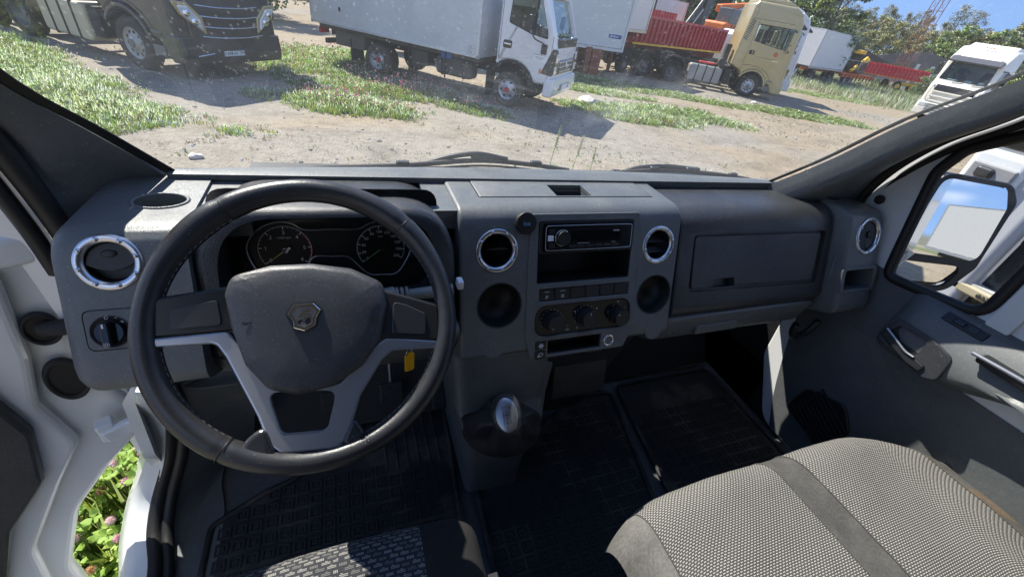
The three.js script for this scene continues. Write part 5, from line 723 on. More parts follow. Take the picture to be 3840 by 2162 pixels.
function wheel(parent, x, y, z, r, w, o = {}) { // axle along z, outer face towards +z (side = 1) or -z
  const g = part('wheel', parent), s = o.side ?? 1; g.position.set(x, y, z); if (s < 0) g.rotation.y = Math.PI;
  const ri = r * (o.ratio ?? 0.60), hw = w / 2;
  mesh('tyre', new THREE.LatheGeometry([[ri, -hw * 0.85], [ri + (r - ri) * 0.5, -hw], [r * 0.95, -hw * 0.92], [r, -hw * 0.72], [r, hw * 0.72], [r * 0.95, hw * 0.92], [ri + (r - ri) * 0.5, hw], [ri, hw * 0.85]].map((p) => new THREE.Vector2(...p)), 40).rotateX(Math.PI / 2), o.tyre ?? C.tyre, g);
  const tread = []; if (o.detail) for (let k = 0; k < 36; k++) { const a = k / 36 * Math.PI * 2; tread.push(box(r * 0.07, 0.012, w * 0.30).translate(0, r, hw * 0.42).rotateZ(a), box(r * 0.07, 0.012, w * 0.30).translate(0, r, -hw * 0.42).rotateZ(a + 0.08)); } if (tread.length) mesh('tread', tread, o.tyre ?? C.tyre, g);
  const prof = o.deep ? [[ri, hw * 0.85], [ri * 0.95, hw * 0.8], [ri * 0.88, -hw * 0.1], [ri * 0.55, -hw * 0.25], [ri * 0.45, hw * 0.1], [ri * 0.3, hw * 0.2], [0.001, hw * 0.25]] : [[ri, hw * 0.85], [ri * 0.96, hw * 0.92], [ri * 0.90, hw * 0.6], [ri * 0.72, hw * 0.62], [ri * 0.48, hw * 0.82], [ri * 0.40, hw * 0.95], [ri * 0.30, hw * 1.1], [0.001, hw * 1.12]];
  mesh('rim', new THREE.LatheGeometry(prof.map((p) => new THREE.Vector2(...p)), 40).rotateX(Math.PI / 2), o.rim ?? C.rim, g);
  const hz = o.deep ? hw * 0.25 : hw * 1.12; mesh('hub', new THREE.CylinderGeometry(ri * 0.26, ri * 0.30, hw * 0.25, 20).rotateX(Math.PI / 2).translate(0, 0, hz), o.hub ?? C.rimDark, g);
  const nz = o.deep ? -hw * 0.12 : hw * 0.66; const nn = o.holes ?? 10, hs = []; for (let k = 0; k < nn; k++) { const a = k / nn * Math.PI * 2 + 0.1; hs.push(new THREE.CylinderGeometry(ri * (o.hole ?? 0.10), ri * (o.hole ?? 0.10), 0.012, 12).rotateX(Math.PI / 2).translate(Math.cos(a) * ri * 0.72, Math.sin(a) * ri * 0.72, nz)); }
  if (o.holes !== 0) mesh('vent_holes', hs, C.chassis, g);
  return g;
}
const flipZ = (g, z) => g.translate(0, 0, z);                                  // extruded side profiles run along +z
const across = (pts, z0, z1, o = {}) => ext(pts, z1 - z0, o).translate(0, 0, z0);   // side profile [x, y] from z0 to z1
const arch = (cx, cy, r, a0, a1, n = 14) => Array.from({ length: n + 1 }, (_, k) => { const a = a0 + (a1 - a0) * k / n; return [cx + r * Math.cos(a), cy + r * Math.sin(a)]; });
const yaw = (fx, fz) => Math.atan2(-fz, fx);
function decal(name, parent, w, h, px, py, draw, place, rough = 0.6) { const m = mesh(name, new THREE.PlaneGeometry(w, h), new THREE.MeshStandardMaterial({ map: canvasTex(px, py, draw), roughness: rough }), parent, { keepUv: true }); place(m); return m; }

// ---------------------------------------------------------------- white box truck
{
  const fx = 0.751, fz = 0.660;
  const t = thing('box_truck', 'white light truck with grey-white box body parked across the grass', 'truck', [3.93, -0.18, -10.95], yaw(fx, fz));
  const W = 0.97;
  // cab
  const side = [[-0.43, 1.02], [-0.43, 2.38], [-0.34, 2.47], [0.40, 2.47], [0.60, 2.38], [0.935, 1.62], [1.0, 1.36], [1.0, 0.84], [0.93, 0.66], [0.60, 0.64], ...arch(0, 0.42, 0.60, 0.42, Math.PI - 0.80, 12)];
  const cab = across(roundPoly(side, 0.03, 3), -W, W, { bevel: 0.07, seg: 4 });
  const win = roundPoly([[-0.20, 1.74, 0.05], [0.36, 1.60, 0.04], [0.78, 1.56, 0.04], [0.74, 1.72, 0.04], [0.50, 2.30, 0.06], [-0.16, 2.34, 0.06]], 0.05, 4);
  const inner = across(roundPoly([[-0.36, 1.3], [-0.36, 2.36], [0.36, 2.38], [0.52, 2.3], [0.84, 1.55], [0.84, 1.3]], 0.03, 3), -W + 0.09, W - 0.09);
  const ws = ext(roundPoly([[-0.80, -0.05, 0.12], [0.80, -0.05, 0.12], [0.70, 0.74, 0.08], [-0.70, 0.74, 0.08]], 0.1, 5), 0.4).applyMatrix4(new THREE.Matrix4().makeBasis(V(0, 0, -1), V(-0.40, 0.917, 0), V(0.917, 0.40, 0)).setPosition(0.84, 1.56, 0));
  const shell = cut(cab, [inner, across(win, -1.2, 1.2), ws.translate(-0.12, 0, 0)], 40);
  mesh('cab', shell, C.white, t);
  const glassSide = (z) => { const g = new THREE.ShapeGeometry(shapeOf(win)).translate(0, 0, z); return g; };
  mesh('side_window', glassSide(W - 0.045), C.glass, t); mesh('side_window', glassSide(-W + 0.045), C.glass, t);
  mesh('windscreen', new THREE.ShapeGeometry(shapeOf(roundPoly([[-0.80, -0.05, 0.12], [0.80, -0.05, 0.12], [0.70, 0.74, 0.08], [-0.70, 0.74, 0.08]], 0.1, 5))).applyMatrix4(new THREE.Matrix4().makeBasis(V(0, 0, -1), V(-0.40, 0.917, 0), V(0.917, 0.40, 0)).setPosition(0.875, 1.575, 0)), C.glass, t);
  mesh('window_seal', [tube(win.map(([x, y]) => [x, y, W - 0.03]), 0.016, 120, 6, true), box(0.035, 0.72, 0.03, 0.42, 1.94, W - 0.035)], M.seal, t);
  mesh('interior', [box(1.1, 0.05, 1.6, 0.2, 1.33, 0), rbox(0.45, 0.14, 0.5, 0.05, -0.08, 1.42, 0.45), rbox(0.12, 0.62, 0.48, 0.05, -0.28, 1.75, 0.45), rbox(0.45, 0.14, 0.9, 0.05, -0.08, 1.42, -0.4), rbox(0.12, 0.62, 0.9, 0.05, -0.28, 1.75, -0.4), rbox(0.25, 0.2, 1.6, 0.05, 0.72, 1.5, 0)], C.cabin, t);
  const door = part('door', t);
  mesh('shut_line', [box(0.008, 1.30, 0.004, -0.36, 1.62, W + 0.0), box(0.008, 1.0, 0.004, 0.90, 1.13, W + 0.0), tube([[-0.36, 1.0, W], [-0.1, 1.03, W], [0.2, 0.96, W], [0.42, 0.80, W], [0.52, 0.67, W]], 0.004, 40, 5)], M.seal, door);
  mesh('handle_recess', ext(rect(-0.28, 1.24, -0.06, 1.40, 0.04), 0.008, { bevel: 0.002 }).translate(0, 0, W - 0.002), C.black, door); mesh('handle', rbox(0.18, 0.04, 0.03, 0.012, -0.17, 1.325, W + 0.012), M.chrome, door);
  decal('door_notice', door, 0.34, 0.16, 340, 160, (x, w, h) => { x.fillStyle = '#e6e8ea'; x.fillRect(0, 0, w, h); x.fillStyle = '#222'; for (let k = 0; k < 9; k++) x.fillRect(8 + k * 18, 18 + (k % 3) * 3, 12, 20 - (k % 2) * 6); x.lineWidth = 5; x.strokeStyle = '#333'; x.beginPath(); x.arc(192, 28, 13, 0, 7); x.stroke(); x.fillStyle = '#777'; x.fillRect(215, 28, 110, 6); x.fillStyle = '#444'; for (let j = 0; j < 3; j++) for (let k = 0; k < 22 - j * 6; k++) x.fillRect(20 + j * 40 + k * 12, 70 + j * 26, 8, 12 - (k * 7 + j) % 5); }, (m) => m.position.set(0.66, 1.19, W + 0.003));
  mesh('side_marker', rbox(0.05, 0.10, 0.02, 0.012, 0.70, 0.92, W + 0.004), C.lampOrange, door);
  // front
  const fr = part('front', t);
  mesh('grille', [rbox(0.05, 0.30, 1.1, 0.04, 1.0, 1.02, 0)], C.black, fr); mesh('grille_bar', [rbox(0.05, 0.035, 1.14, 0.015, 1.015, 1.13, 0), rbox(0.05, 0.03, 1.06, 0.012, 1.015, 1.03, 0), rbox(0.05, 0.03, 0.96, 0.012, 1.015, 0.93, 0)], M.satin, fr);
  mesh('emblem', [new THREE.TorusGeometry(0.075, 0.014, 8, 24).rotateY(Math.PI / 2).translate(1.045, 1.06, 0), rbox(0.02, 0.02, 0.12, 0.005, 1.045, 1.06, 0)], M.chrome, fr);
  mesh('scuttle', rbox(0.06, 0.20, 1.62, 0.05, 0.965, 1.50, 0), C.black, fr);
  for (const s of [-1, 1]) { const h = part('headlight', t); mesh('housing', [ext(roundPoly([[0.60, 0.86], [0.97, 0.90], [0.97, 1.40], [0.86, 1.40], [0.66, 1.15]].map(([x, y]) => [-s * x, y]), 0.04, 3), 0.05, { bevel: 0.01 }).rotateY(Math.PI / 2).translate(0.975, 0, 0), across(roundPoly([[0.72, 0.88], [1.0, 0.86], [1.0, 1.40], [0.93, 1.40]], 0.02, 3), s > 0 ? W - 0.03 : -W - 0.006, s > 0 ? W + 0.006 : -W + 0.03)], C.black, h); mesh('lens', [rbox(0.03, 0.17, 0.16, 0.02, 1.02, 1.22, s * 0.83), rbox(0.03, 0.16, 0.18, 0.02, 1.02, 0.98, s * 0.86)], C.lens, h); }
  const b = part('bumper', t); mesh('beam', across(roundPoly([[0.84, 0.41], [1.04, 0.41], [1.08, 0.60], [1.06, 0.80], [0.84, 0.80]], 0.04, 4), -1.0, 1.0, { bevel: 0.04, seg: 3 }), C.white, b); for (const s of [-1, 1]) mesh('fog_light', rbox(0.03, 0.09, 0.16, 0.02, 1.075, 0.60, s * 0.70), C.lens, b);
  mesh('number_plate', [rbox(0.012, 0.12, 0.50, 0.004, 1.09, 0.58, 0)], M.paper, b); mesh('plate_slot', rbox(0.02, 0.14, 0.82, 0.02, 1.075, 0.58, 0), C.black, b);
  for (const s of [-1, 1]) { const m = part('mirror', t); mesh('head', [rbox(0.10, 0.30, 0.20, 0.04, 0.42, 1.83, s * (W + 0.22)), rbox(0.08, 0.20, 0.18, 0.04, 0.66, 1.72, s * (W + 0.24))], C.black, m); mesh('arm', tube([[0.42, 1.70, s * (W + 0.2)], [0.52, 1.55, s * (W + 0.2)], [0.72, 1.47, s * (W + 0.1)], [0.70, 1.40, s * (W + 0.02)]], 0.014, 30, 6), C.black, m); mesh('foot', rbox(0.14, 0.20, 0.04, 0.02, 0.72, 1.36, s * (W + 0.01)), C.black, m); }
  for (let k = 0; k < 2; k++) mesh('wiper', [bar([0.93, 1.62, -0.3 + k * 0.7], [0.90, 1.70, 0.1 + k * 0.5], 0.008, 6), bar([0.95, 1.60, -0.1 + k * 0.6], [0.93, 1.65, 0.35 + k * 0.4], 0.010, 6)], M.seal, t);
  // box body
  const bx = part('box_body', t);
  mesh('panels', [rbox(4.86, 2.3, 2.2, 0.01, -3.25, 2.06, 0.02)], C.boxWhite, bx);
  mesh('edge_trim', [box(4.88, 0.05, 0.03, -3.25, 0.935, 1.115), box(0.05, 2.32, 0.04, -0.835, 2.06, 1.11), box(0.05, 2.32, 0.04, -5.665, 2.06, 1.11), box(0.03, 2.32, 0.05, -0.815, 2.06, 1.08)], mat(0.62, 0.63, 0.64, 0.35, 0.4), bx);
  for (let k = 0; k < 9; k++) mesh('rivet', new THREE.SphereGeometry(0.010, 8, 5).translate(-5.4 + k * 0.55, 0.935, 1.132), C.alu, bx);
  decal('data_label', bx, 0.17, 0.18, 128, 128, (x) => { x.fillStyle = '#cfd2d2'; x.fillRect(0, 0, 128, 128); x.fillStyle = '#777'; x.strokeStyle = '#888'; x.lineWidth = 4; x.strokeRect(3, 3, 122, 122); for (let j = 0; j < 6; j++) x.fillRect(12, 16 + j * 17, 60 + (j * 37) % 44, 7); }, (m) => m.position.set(-1.0, 1.06, 1.124));
  mesh('marker_lamp', rbox(0.05, 0.09, 0.02, 0.005, -4.75, 1.30, 1.122), C.black, bx);
  // chassis
  const ch = part('chassis', t);
  mesh('rail', [box(6.3, 0.20, 0.10, -2.55, 0.70, 0.36), box(6.3, 0.20, 0.10, -2.55, 0.70, -0.36), box(0.1, 0.18, 0.8, -2.0, 0.70, 0), box(0.1, 0.18, 0.8, -3.2, 0.70, 0)], C.chassis, ch);
  mesh('cross_member', [box(4.7, 0.10, 2.0, -3.2, 0.86, 0)], C.dusty, ch);
  mesh('fuel_tank', rbox(1.0, 0.42, 0.46, 0.10, -1.55, 0.58, 0.74), C.dusty, ch); mesh('tank_strap', [rbox(0.06, 0.44, 0.48, 0.1, -1.25, 0.58, 0.74), rbox(0.06, 0.44, 0.48, 0.1, -1.85, 0.58, 0.74)], C.chassis, ch);
  mesh('battery_box', rbox(0.5, 0.34, 0.4, 0.03, -2.55, 0.62, 0.70), C.dusty, ch); mesh('blue_tank', rbox(0.30, 0.24, 0.06, 0.03, -1.72, 0.86, 1.0), mat(0.05, 0.12, 0.32, 0.5), ch);
  mesh('side_guard', [box(0.03, 0.55, 0.03, -1.72, 0.60, 1.04), box(0.03, 0.60, 0.03, -2.75, 0.60, 1.04)], C.chassis, ch);
  mesh('mudflap', [box(0.02, 0.55, 0.5, -0.62, 0.42, 0.72), box(0.02, 0.5, 0.5, -4.55, 0.44, 0.78)], C.chassis, ch); mesh('rear_crossbar', rbox(0.10, 0.12, 2.0, 0.02, -5.35, 0.52, 0.02), C.chassis, ch); mesh('tail_light', rbox(0.06, 0.14, 0.34, 0.02, -5.55, 0.74, 0.85), C.lampRed, ch); mesh('side_lamp', rbox(0.08, 0.04, 0.02, 0.01, -1.4, 0.90, 1.06), C.lampOrange, ch); mesh('crate', box(0.9, 0.35, 0.5, -4.6, 0.66, 0.75), C.dusty, ch);
  mesh('arch_liner', [across([...arch(0, 0.42, 0.60, 0.3, Math.PI - 0.6, 12), ...arch(0, 0.42, 0.55, Math.PI - 0.6, 0.3, 12)], 0.45, W + 0.012), box(0.7, 0.9, 0.03, -0.1, 0.9, 0.44)], C.chassis, ch);
  wheel(t, -0.05, 0.38, W - 0.11, 0.38, 0.22, { tyre: C.tyreDusty, holes: 6, hub: C.lampRed, detail: true, hole: 0.13 }); wheel(t, -0.05, 0.38, -W + 0.11, 0.38, 0.22, { side: -1 });
  wheel(t, -3.78, 0.34, W - 0.09, 0.37, 0.22, { tyre: C.tyreDusty, deep: true, holes: 6, hub: C.lampRed, hole: 0.13 }); wheel(t, -3.78, 0.34, W - 0.36, 0.37, 0.22, { holes: 0 }); wheel(t, -3.78, 0.34, -W + 0.11, 0.37, 0.22, { side: -1, holes: 0 });
}
// ---------------------------------------------------------------- tractor units of one make (gold, black-fronted, white)
function tractor(name, label, pos, turn, o) {
  const t = thing(name, label, 'truck', pos, turn), W = 1.22, body = o.body, X0 = -0.15;
  const side = [[-1.36, 1.30], [-1.30, 3.80], [-1.16, 3.95], [0.55, 3.93], [0.95, 3.70], [1.12, 3.36], [1.22, 2.30], [1.34, 1.30], [1.38, 0.42], [0.92, 0.36], [0.74, 0.70], ...arch(X0, 0.50, 0.72, 0.30, Math.PI - 0.62, 12), [-0.86, 1.10]];
  const win = roundPoly([[-0.82, 3.10, 0.08], [-0.76, 2.40, 0.08], [0.45, 2.24, 0.05], [0.98, 2.22, 0.05], [0.94, 3.10, 0.08]], 0.06, 4);
  const inner = across(roundPoly([[-1.22, 1.7], [-1.18, 3.7], [0.5, 3.7], [0.98, 3.3], [1.10, 2.2], [1.1, 1.7]], 0.03, 3), -W + 0.10, W - 0.10);
  const cab = across(roundPoly(side, 0.04, 3), -W, W, { bevel: 0.10, seg: 4 });
  const wsP = roundPoly([[-1.05, 0, 0.15], [1.05, 0, 0.15], [0.98, 0.96, 0.1], [-0.98, 0.96, 0.1]], 0.1, 5), wsM = (x) => new THREE.Matrix4().makeBasis(V(0, 0, -1), V(-0.09, 0.996, 0), V(0.996, 0.09, 0)).setPosition(x, 2.24, 0);
  mesh('cab', cut(cab, [inner, across(win, -1.4, 1.4), ext(wsP, 0.5).applyMatrix4(wsM(1.06))], 40), body, t);
  for (const s of [1, -1]) mesh('side_window', new THREE.ShapeGeometry(shapeOf(win)).translate(0, 0, s * (W - 0.05)), C.glass, t);
  mesh('windscreen', new THREE.ShapeGeometry(shapeOf(wsP)).applyMatrix4(wsM(1.16)), C.glass, t);
  mesh('window_frame', [tube(win.map(([x, y]) => [x, y, W - 0.03]), 0.028, 120, 6, true), box(0.09, 0.84, 0.03, -0.28, 2.74, W - 0.045), box(0.06, 0.84, 0.03, 0.60, 2.68, W - 0.045)], M.seal, t);
  mesh('interior', [box(2.0, 0.05, 2.1, 0, 1.75, 0), rbox(0.5, 0.15, 0.55, 0.05, 0.1, 2.15, 0.6), rbox(0.14, 0.75, 0.5, 0.06, -0.15, 2.55, 0.6), rbox(0.5, 0.15, 0.55, 0.05, 0.1, 2.15, -0.6), rbox(0.14, 0.75, 0.5, 0.06, -0.15, 2.55, -0.6), rbox(0.4, 0.3, 2.0, 0.08, 0.95, 2.1, 0)], C.cabin, t);
  mesh('sun_visor', across(roundPoly([[1.05, 3.24], [1.36, 3.14], [1.36, 3.22], [1.08, 3.40]], 0.02, 3), -1.1, 1.1, { bevel: 0.02 }), mat(0.03, 0.03, 0.035, 0.2), t);
  mesh('roof_fairing', across(roundPoly([[-1.25, 3.90], [-1.1, 4.10], [0.2, 4.12], [0.75, 3.92]], 0.05, 4), -1.0, 1.0, { bevel: 0.06, seg: 3 }), body, t);
  mesh('shut_line', [box(0.012, 2.5, 0.006, -0.84, 2.0, W), box(0.9, 0.012, 0.006, 0.1, 1.78, W), box(1.9, 0.012, 0.006, -0.2, 3.28, W), tube([[-0.84, 1.35, W], [-0.5, 1.40, W], [0.1, 1.32, W], [0.5, 1.12, W], [0.72, 0.9, W], [0.95, 0.78, W]], 0.008, 30, 5)], M.seal, t);
  const h = part('door_handle', t); mesh('recess', ext(rect(-0.76, 1.84, -0.50, 2.02, 0.05), 0.01, { bevel: 0.002 }).translate(0, 0, W - 0.003), C.black, h); mesh('grip', rbox(0.05, 0.15, 0.03, 0.012, -0.60, 1.93, W + 0.01), body, h);
  mesh('side_emblem', disc(0.10, 0.02, 24).translate(0.48, 2.0, W + 0.006), mat(0.55, 0.10, 0.03, 0.3), t); mesh('side_script', [rbox(0.30, 0.04, 0.01, 0.004, 0.55, 1.72, W + 0.004)], M.chrome, t);
  if (o.slats) { const s = part('air_slats', t); for (let k = 0; k < 10; k++) mesh('slat', rbox(0.20, 0.035, 0.012, 0.008).rotateZ(-0.35).translate(-1.16 + 0.008 * k, 2.42 + k * 0.085, W + 0.002), C.black, s); }
  mesh('step', [rbox(0.34, 0.20, 0.05, 0.02, 0.70, 0.52, W - 0.01), rbox(0.30, 0.05, 0.06, 0.01, 0.72, 0.86, W - 0.02)], C.rimDark, t);
  mesh('wheel_arch', [across([...arch(X0, 0.50, 0.74, 0.2, Math.PI - 0.5, 14), ...arch(X0, 0.50, 0.66, Math.PI - 0.5, 0.2, 14)], W - 0.45, W + 0.03, { bevel: 0.015 })], o.archMat ?? body, t);
  mesh('arch_liner', [across([...arch(X0, 0.50, 0.67, 0.1, Math.PI - 0.3, 14), ...arch(X0, 0.50, 0.62, Math.PI - 0.3, 0.1, 14)], W - 0.6, W + 0.0), box(1.3, 1.0, 0.03, X0, 0.9, W - 0.62)], C.chassis, t);
  // front: grille slats, lamps, bumper, plate
  const fr = part('front', t);
  mesh('grille', across(roundPoly([[1.18, 2.22], [1.30, 2.20], [1.40, 1.34], [1.44, 0.55], [1.2, 0.50]], 0.02, 3), -0.98, 0.98, { bevel: 0.03 }), o.frontMat ?? C.black, fr);
  for (let k = 0; k < 7; k++) mesh('grille_slat', [tube([[1.42 - 0.085 * (2.05 - 0.95 > 0 ? (0.85 + k * 0.18 - 0.85) : 0), 0.88 + k * 0.185, -0.74], [1.45 - 0.015 * k * 0.9, 0.85 + k * 0.185, -0.35], [1.46 - 0.015 * k, 0.845 + k * 0.185, 0], [1.45 - 0.015 * k * 0.9, 0.85 + k * 0.185, 0.35], [1.42 - 0.015 * k, 0.88 + k * 0.185, 0.74]], 0.017, 30, 6)], mat(0.55, 0.62, 0.72, 0.2, 0.9), fr);
  for (const s of [-1, 1]) { const l = part('headlight', t), mx = (p) => p.map(([x, y]) => [-s * x, y]), lamp = (p, d, x) => ext(roundPoly(s > 0 ? mx(p).reverse() : mx(p), 0.03, 3), d, { bevel: 0.015 }).rotateY(Math.PI / 2).translate(x, 0, 0); mesh('surround', lamp([[0.62, 0.90], [1.10, 1.26], [1.22, 1.50], [0.92, 1.48], [0.66, 1.22]], 0.07, 1.37), o.lampTrim ?? body, l); mesh('lens', lamp([[0.69, 0.97], [1.08, 1.27], [1.15, 1.43], [0.93, 1.41], [0.73, 1.19]], 0.06, 1.405), C.lens, l); mesh('bulb', [new THREE.SphereGeometry(0.07, 14, 8).scale(0.4, 1, 1).translate(1.465, 1.15, s * 0.86), new THREE.SphereGeometry(0.07, 14, 8).scale(0.4, 1, 1).translate(1.465, 1.30, s * 0.99)], M.chrome, l); }
  mesh('bumper', across(roundPoly([[1.0, 0.34], [1.42, 0.34], [1.46, 0.55], [1.42, 0.88], [1.0, 0.88]], 0.04, 3), -W - 0.01, W + 0.01, { bevel: 0.05, seg: 3 }), o.bumper ?? body, fr);
  mesh('bumper_lip', [tube([[1.30, 0.50, 1.15], [1.44, 0.52, 0.95], [1.47, 0.56, 0.6]], 0.02, 20, 6)], mat(0.5, 0.56, 0.62, 0.25, 0.9), fr);
  if (o.plate) decal('number_plate', fr, 0.52, 0.112, 520, 112, (x, w, hh) => { x.fillStyle = '#cfd4d6'; x.fillRect(0, 0, w, hh); x.strokeStyle = '#222'; x.lineWidth = 5; x.strokeRect(4, 4, w - 8, hh - 8); x.fillStyle = '#181818'; x.font = 'bold 84px sans-serif'; x.textBaseline = 'middle'; x.fillText('т 438 ех', 16, hh / 2 - 4); x.fillRect(396, 6, 4, 100); x.font = 'bold 66px sans-serif'; x.fillText('790', 402, hh / 2 - 8); }, (m) => { m.rotation.y = Math.PI / 2; m.position.set(1.475, 0.55, 0.12); });
  for (const s of [-1, 1]) { const m = part('mirror', t); mesh('head', [rbox(0.16, 0.52, 0.22, 0.05, 0.82, 2.72, s * (W + 0.26)), rbox(0.14, 0.22, 0.2, 0.05, 0.82, 2.34, s * (W + 0.26))], o.mirrorMat ?? body, m); mesh('arm', [tube([[0.95, 2.98, s * (W - 0.02)], [0.92, 3.02, s * (W + 0.14)], [0.84, 2.96, s * (W + 0.26)]], 0.03, 16, 6), tube([[0.95, 2.18, s * (W - 0.02)], [0.92, 2.16, s * (W + 0.14)], [0.84, 2.24, s * (W + 0.26)]], 0.03, 16, 6)], C.black, m); }
  // chassis and running gear
  const ch = part('chassis', t);
  mesh('rail', [box(7.6, 0.26, 0.09, -2.9, 0.98, 0.42), box(7.6, 0.26, 0.09, -2.9, 0.98, -0.42), ...[-1.8, -2.8, -3.8, -5.0, -6.2].map((x) => box(0.1, 0.2, 0.84, x, 0.98, 0))], C.chassis, ch);
  mesh('fifth_wheel', [new THREE.CylinderGeometry(0.48, 0.48, 0.08, 24).translate(-4.5, 1.22, 0), box(0.9, 0.14, 0.9, -4.5, 1.14, 0)], C.chassis, ch);
  mesh('rear_light', [rbox(0.08, 0.16, 0.4, 0.02, -6.68, 0.92, 0.75), rbox(0.08, 0.16, 0.4, 0.02, -6.68, 0.92, -0.75)], C.lampRed, ch);
  mesh('exhaust_stack', [rbox(0.26, 1.2, 0.5, 0.06, -1.62, 1.5, 0.5), new THREE.CylinderGeometry(0.18, 0.18, 0.5, 20).rotateX(Math.PI / 2).translate(-1.75, 1.30, 0.95)], C.chassis, ch);
  if (o.red) mesh('red_cover', [rbox(0.8, 0.08, 0.3, 0.03, -2.35, 1.12, 0.55)], mat(0.6, 0.03, 0.03, 0.5), ch);
  for (const s of [1, -1]) {
    const tk = part('fuel_tank', t); mesh('drum', across(roundPoly([[-3.22, 0.28], [-1.58, 0.28], [-1.58, 1.02], [-3.22, 1.02]], 0.12, 4), s > 0 ? 0.56 : -1.16, s > 0 ? 1.16 : -0.56, { bevel: 0.06, seg: 3 }), o.tank ?? C.tank, tk); for (const x of [-2.82, -2.40, -1.98]) mesh('strap', rbox(0.07, 0.78, 0.64, 0.05, x, 0.65, s * 0.86), C.chassis, tk);
    mesh('battery_box', rbox(0.34, 0.6, 0.5, 0.03, -1.30, 0.72, s * 0.90), C.chassis, t);
    wheel(t, X0, 0.50, s * (W - 0.17), 0.51, 0.31, { side: s, rim: o.rimMat ?? C.rim, detail: s > 0, holes: 10 });
    for (const x of [-4.02, -5.48]) { wheel(t, x, 0.50, s * (W - 0.17), 0.51, 0.31, { side: s, deep: true, rim: C.rimDark, holes: 0, detail: s > 0 }); const mg = mesh('mudguard', across([...arch(x, 0.52, 0.70, 0.10, Math.PI - 0.10, 16), ...arch(x, 0.52, 0.67, Math.PI - 0.10, 0.10, 16)], s > 0 ? 0.62 : -1.25, s > 0 ? 1.25 : -0.62), C.black, t); }
  }
  mesh('tank_lamp', rbox(0.06, 0.06, 0.03, 0.01, -3.3, 0.95, 1.16), C.lampOrange, t);
  return t;
}
const gw = 1.22;
{ // gold tractor unit
  const fx = 0.846, fz = 0.534, px = 19.6, pz = -18.65;
  tractor('tractor_unit', 'gold six-wheeled tractor unit without a trailer, parked on the dirt', [px, -0.45, pz], yaw(fx, fz), { body: C.gold, slats: true, red: true });
  // white one beside it, a little ahead
  tractor('tractor_unit', 'white tractor unit standing half hidden behind the gold one', [px + 1.35 * fx + 3.1 * fz, -0.45, pz + 1.35 * fz - 3.1 * fx], yaw(fx, fz), { body: C.white });
}
{ // black-fronted tractor close to the van
  const fx = 0.752, fz = 0.659;
  tractor('tractor_unit', 'black tractor unit with chrome grille slats and number plate, pale side tank', [-3.716, -0.489, -13.19], yaw(fx, fz), { body: C.black, lampTrim: C.gold, tank: mat(0.50, 0.44, 0.30, 0.5), plate: true, archMat: C.black, bumper: C.black, rimMat: mat(0.35, 0.34, 0.32, 0.5, 0.4) });
}
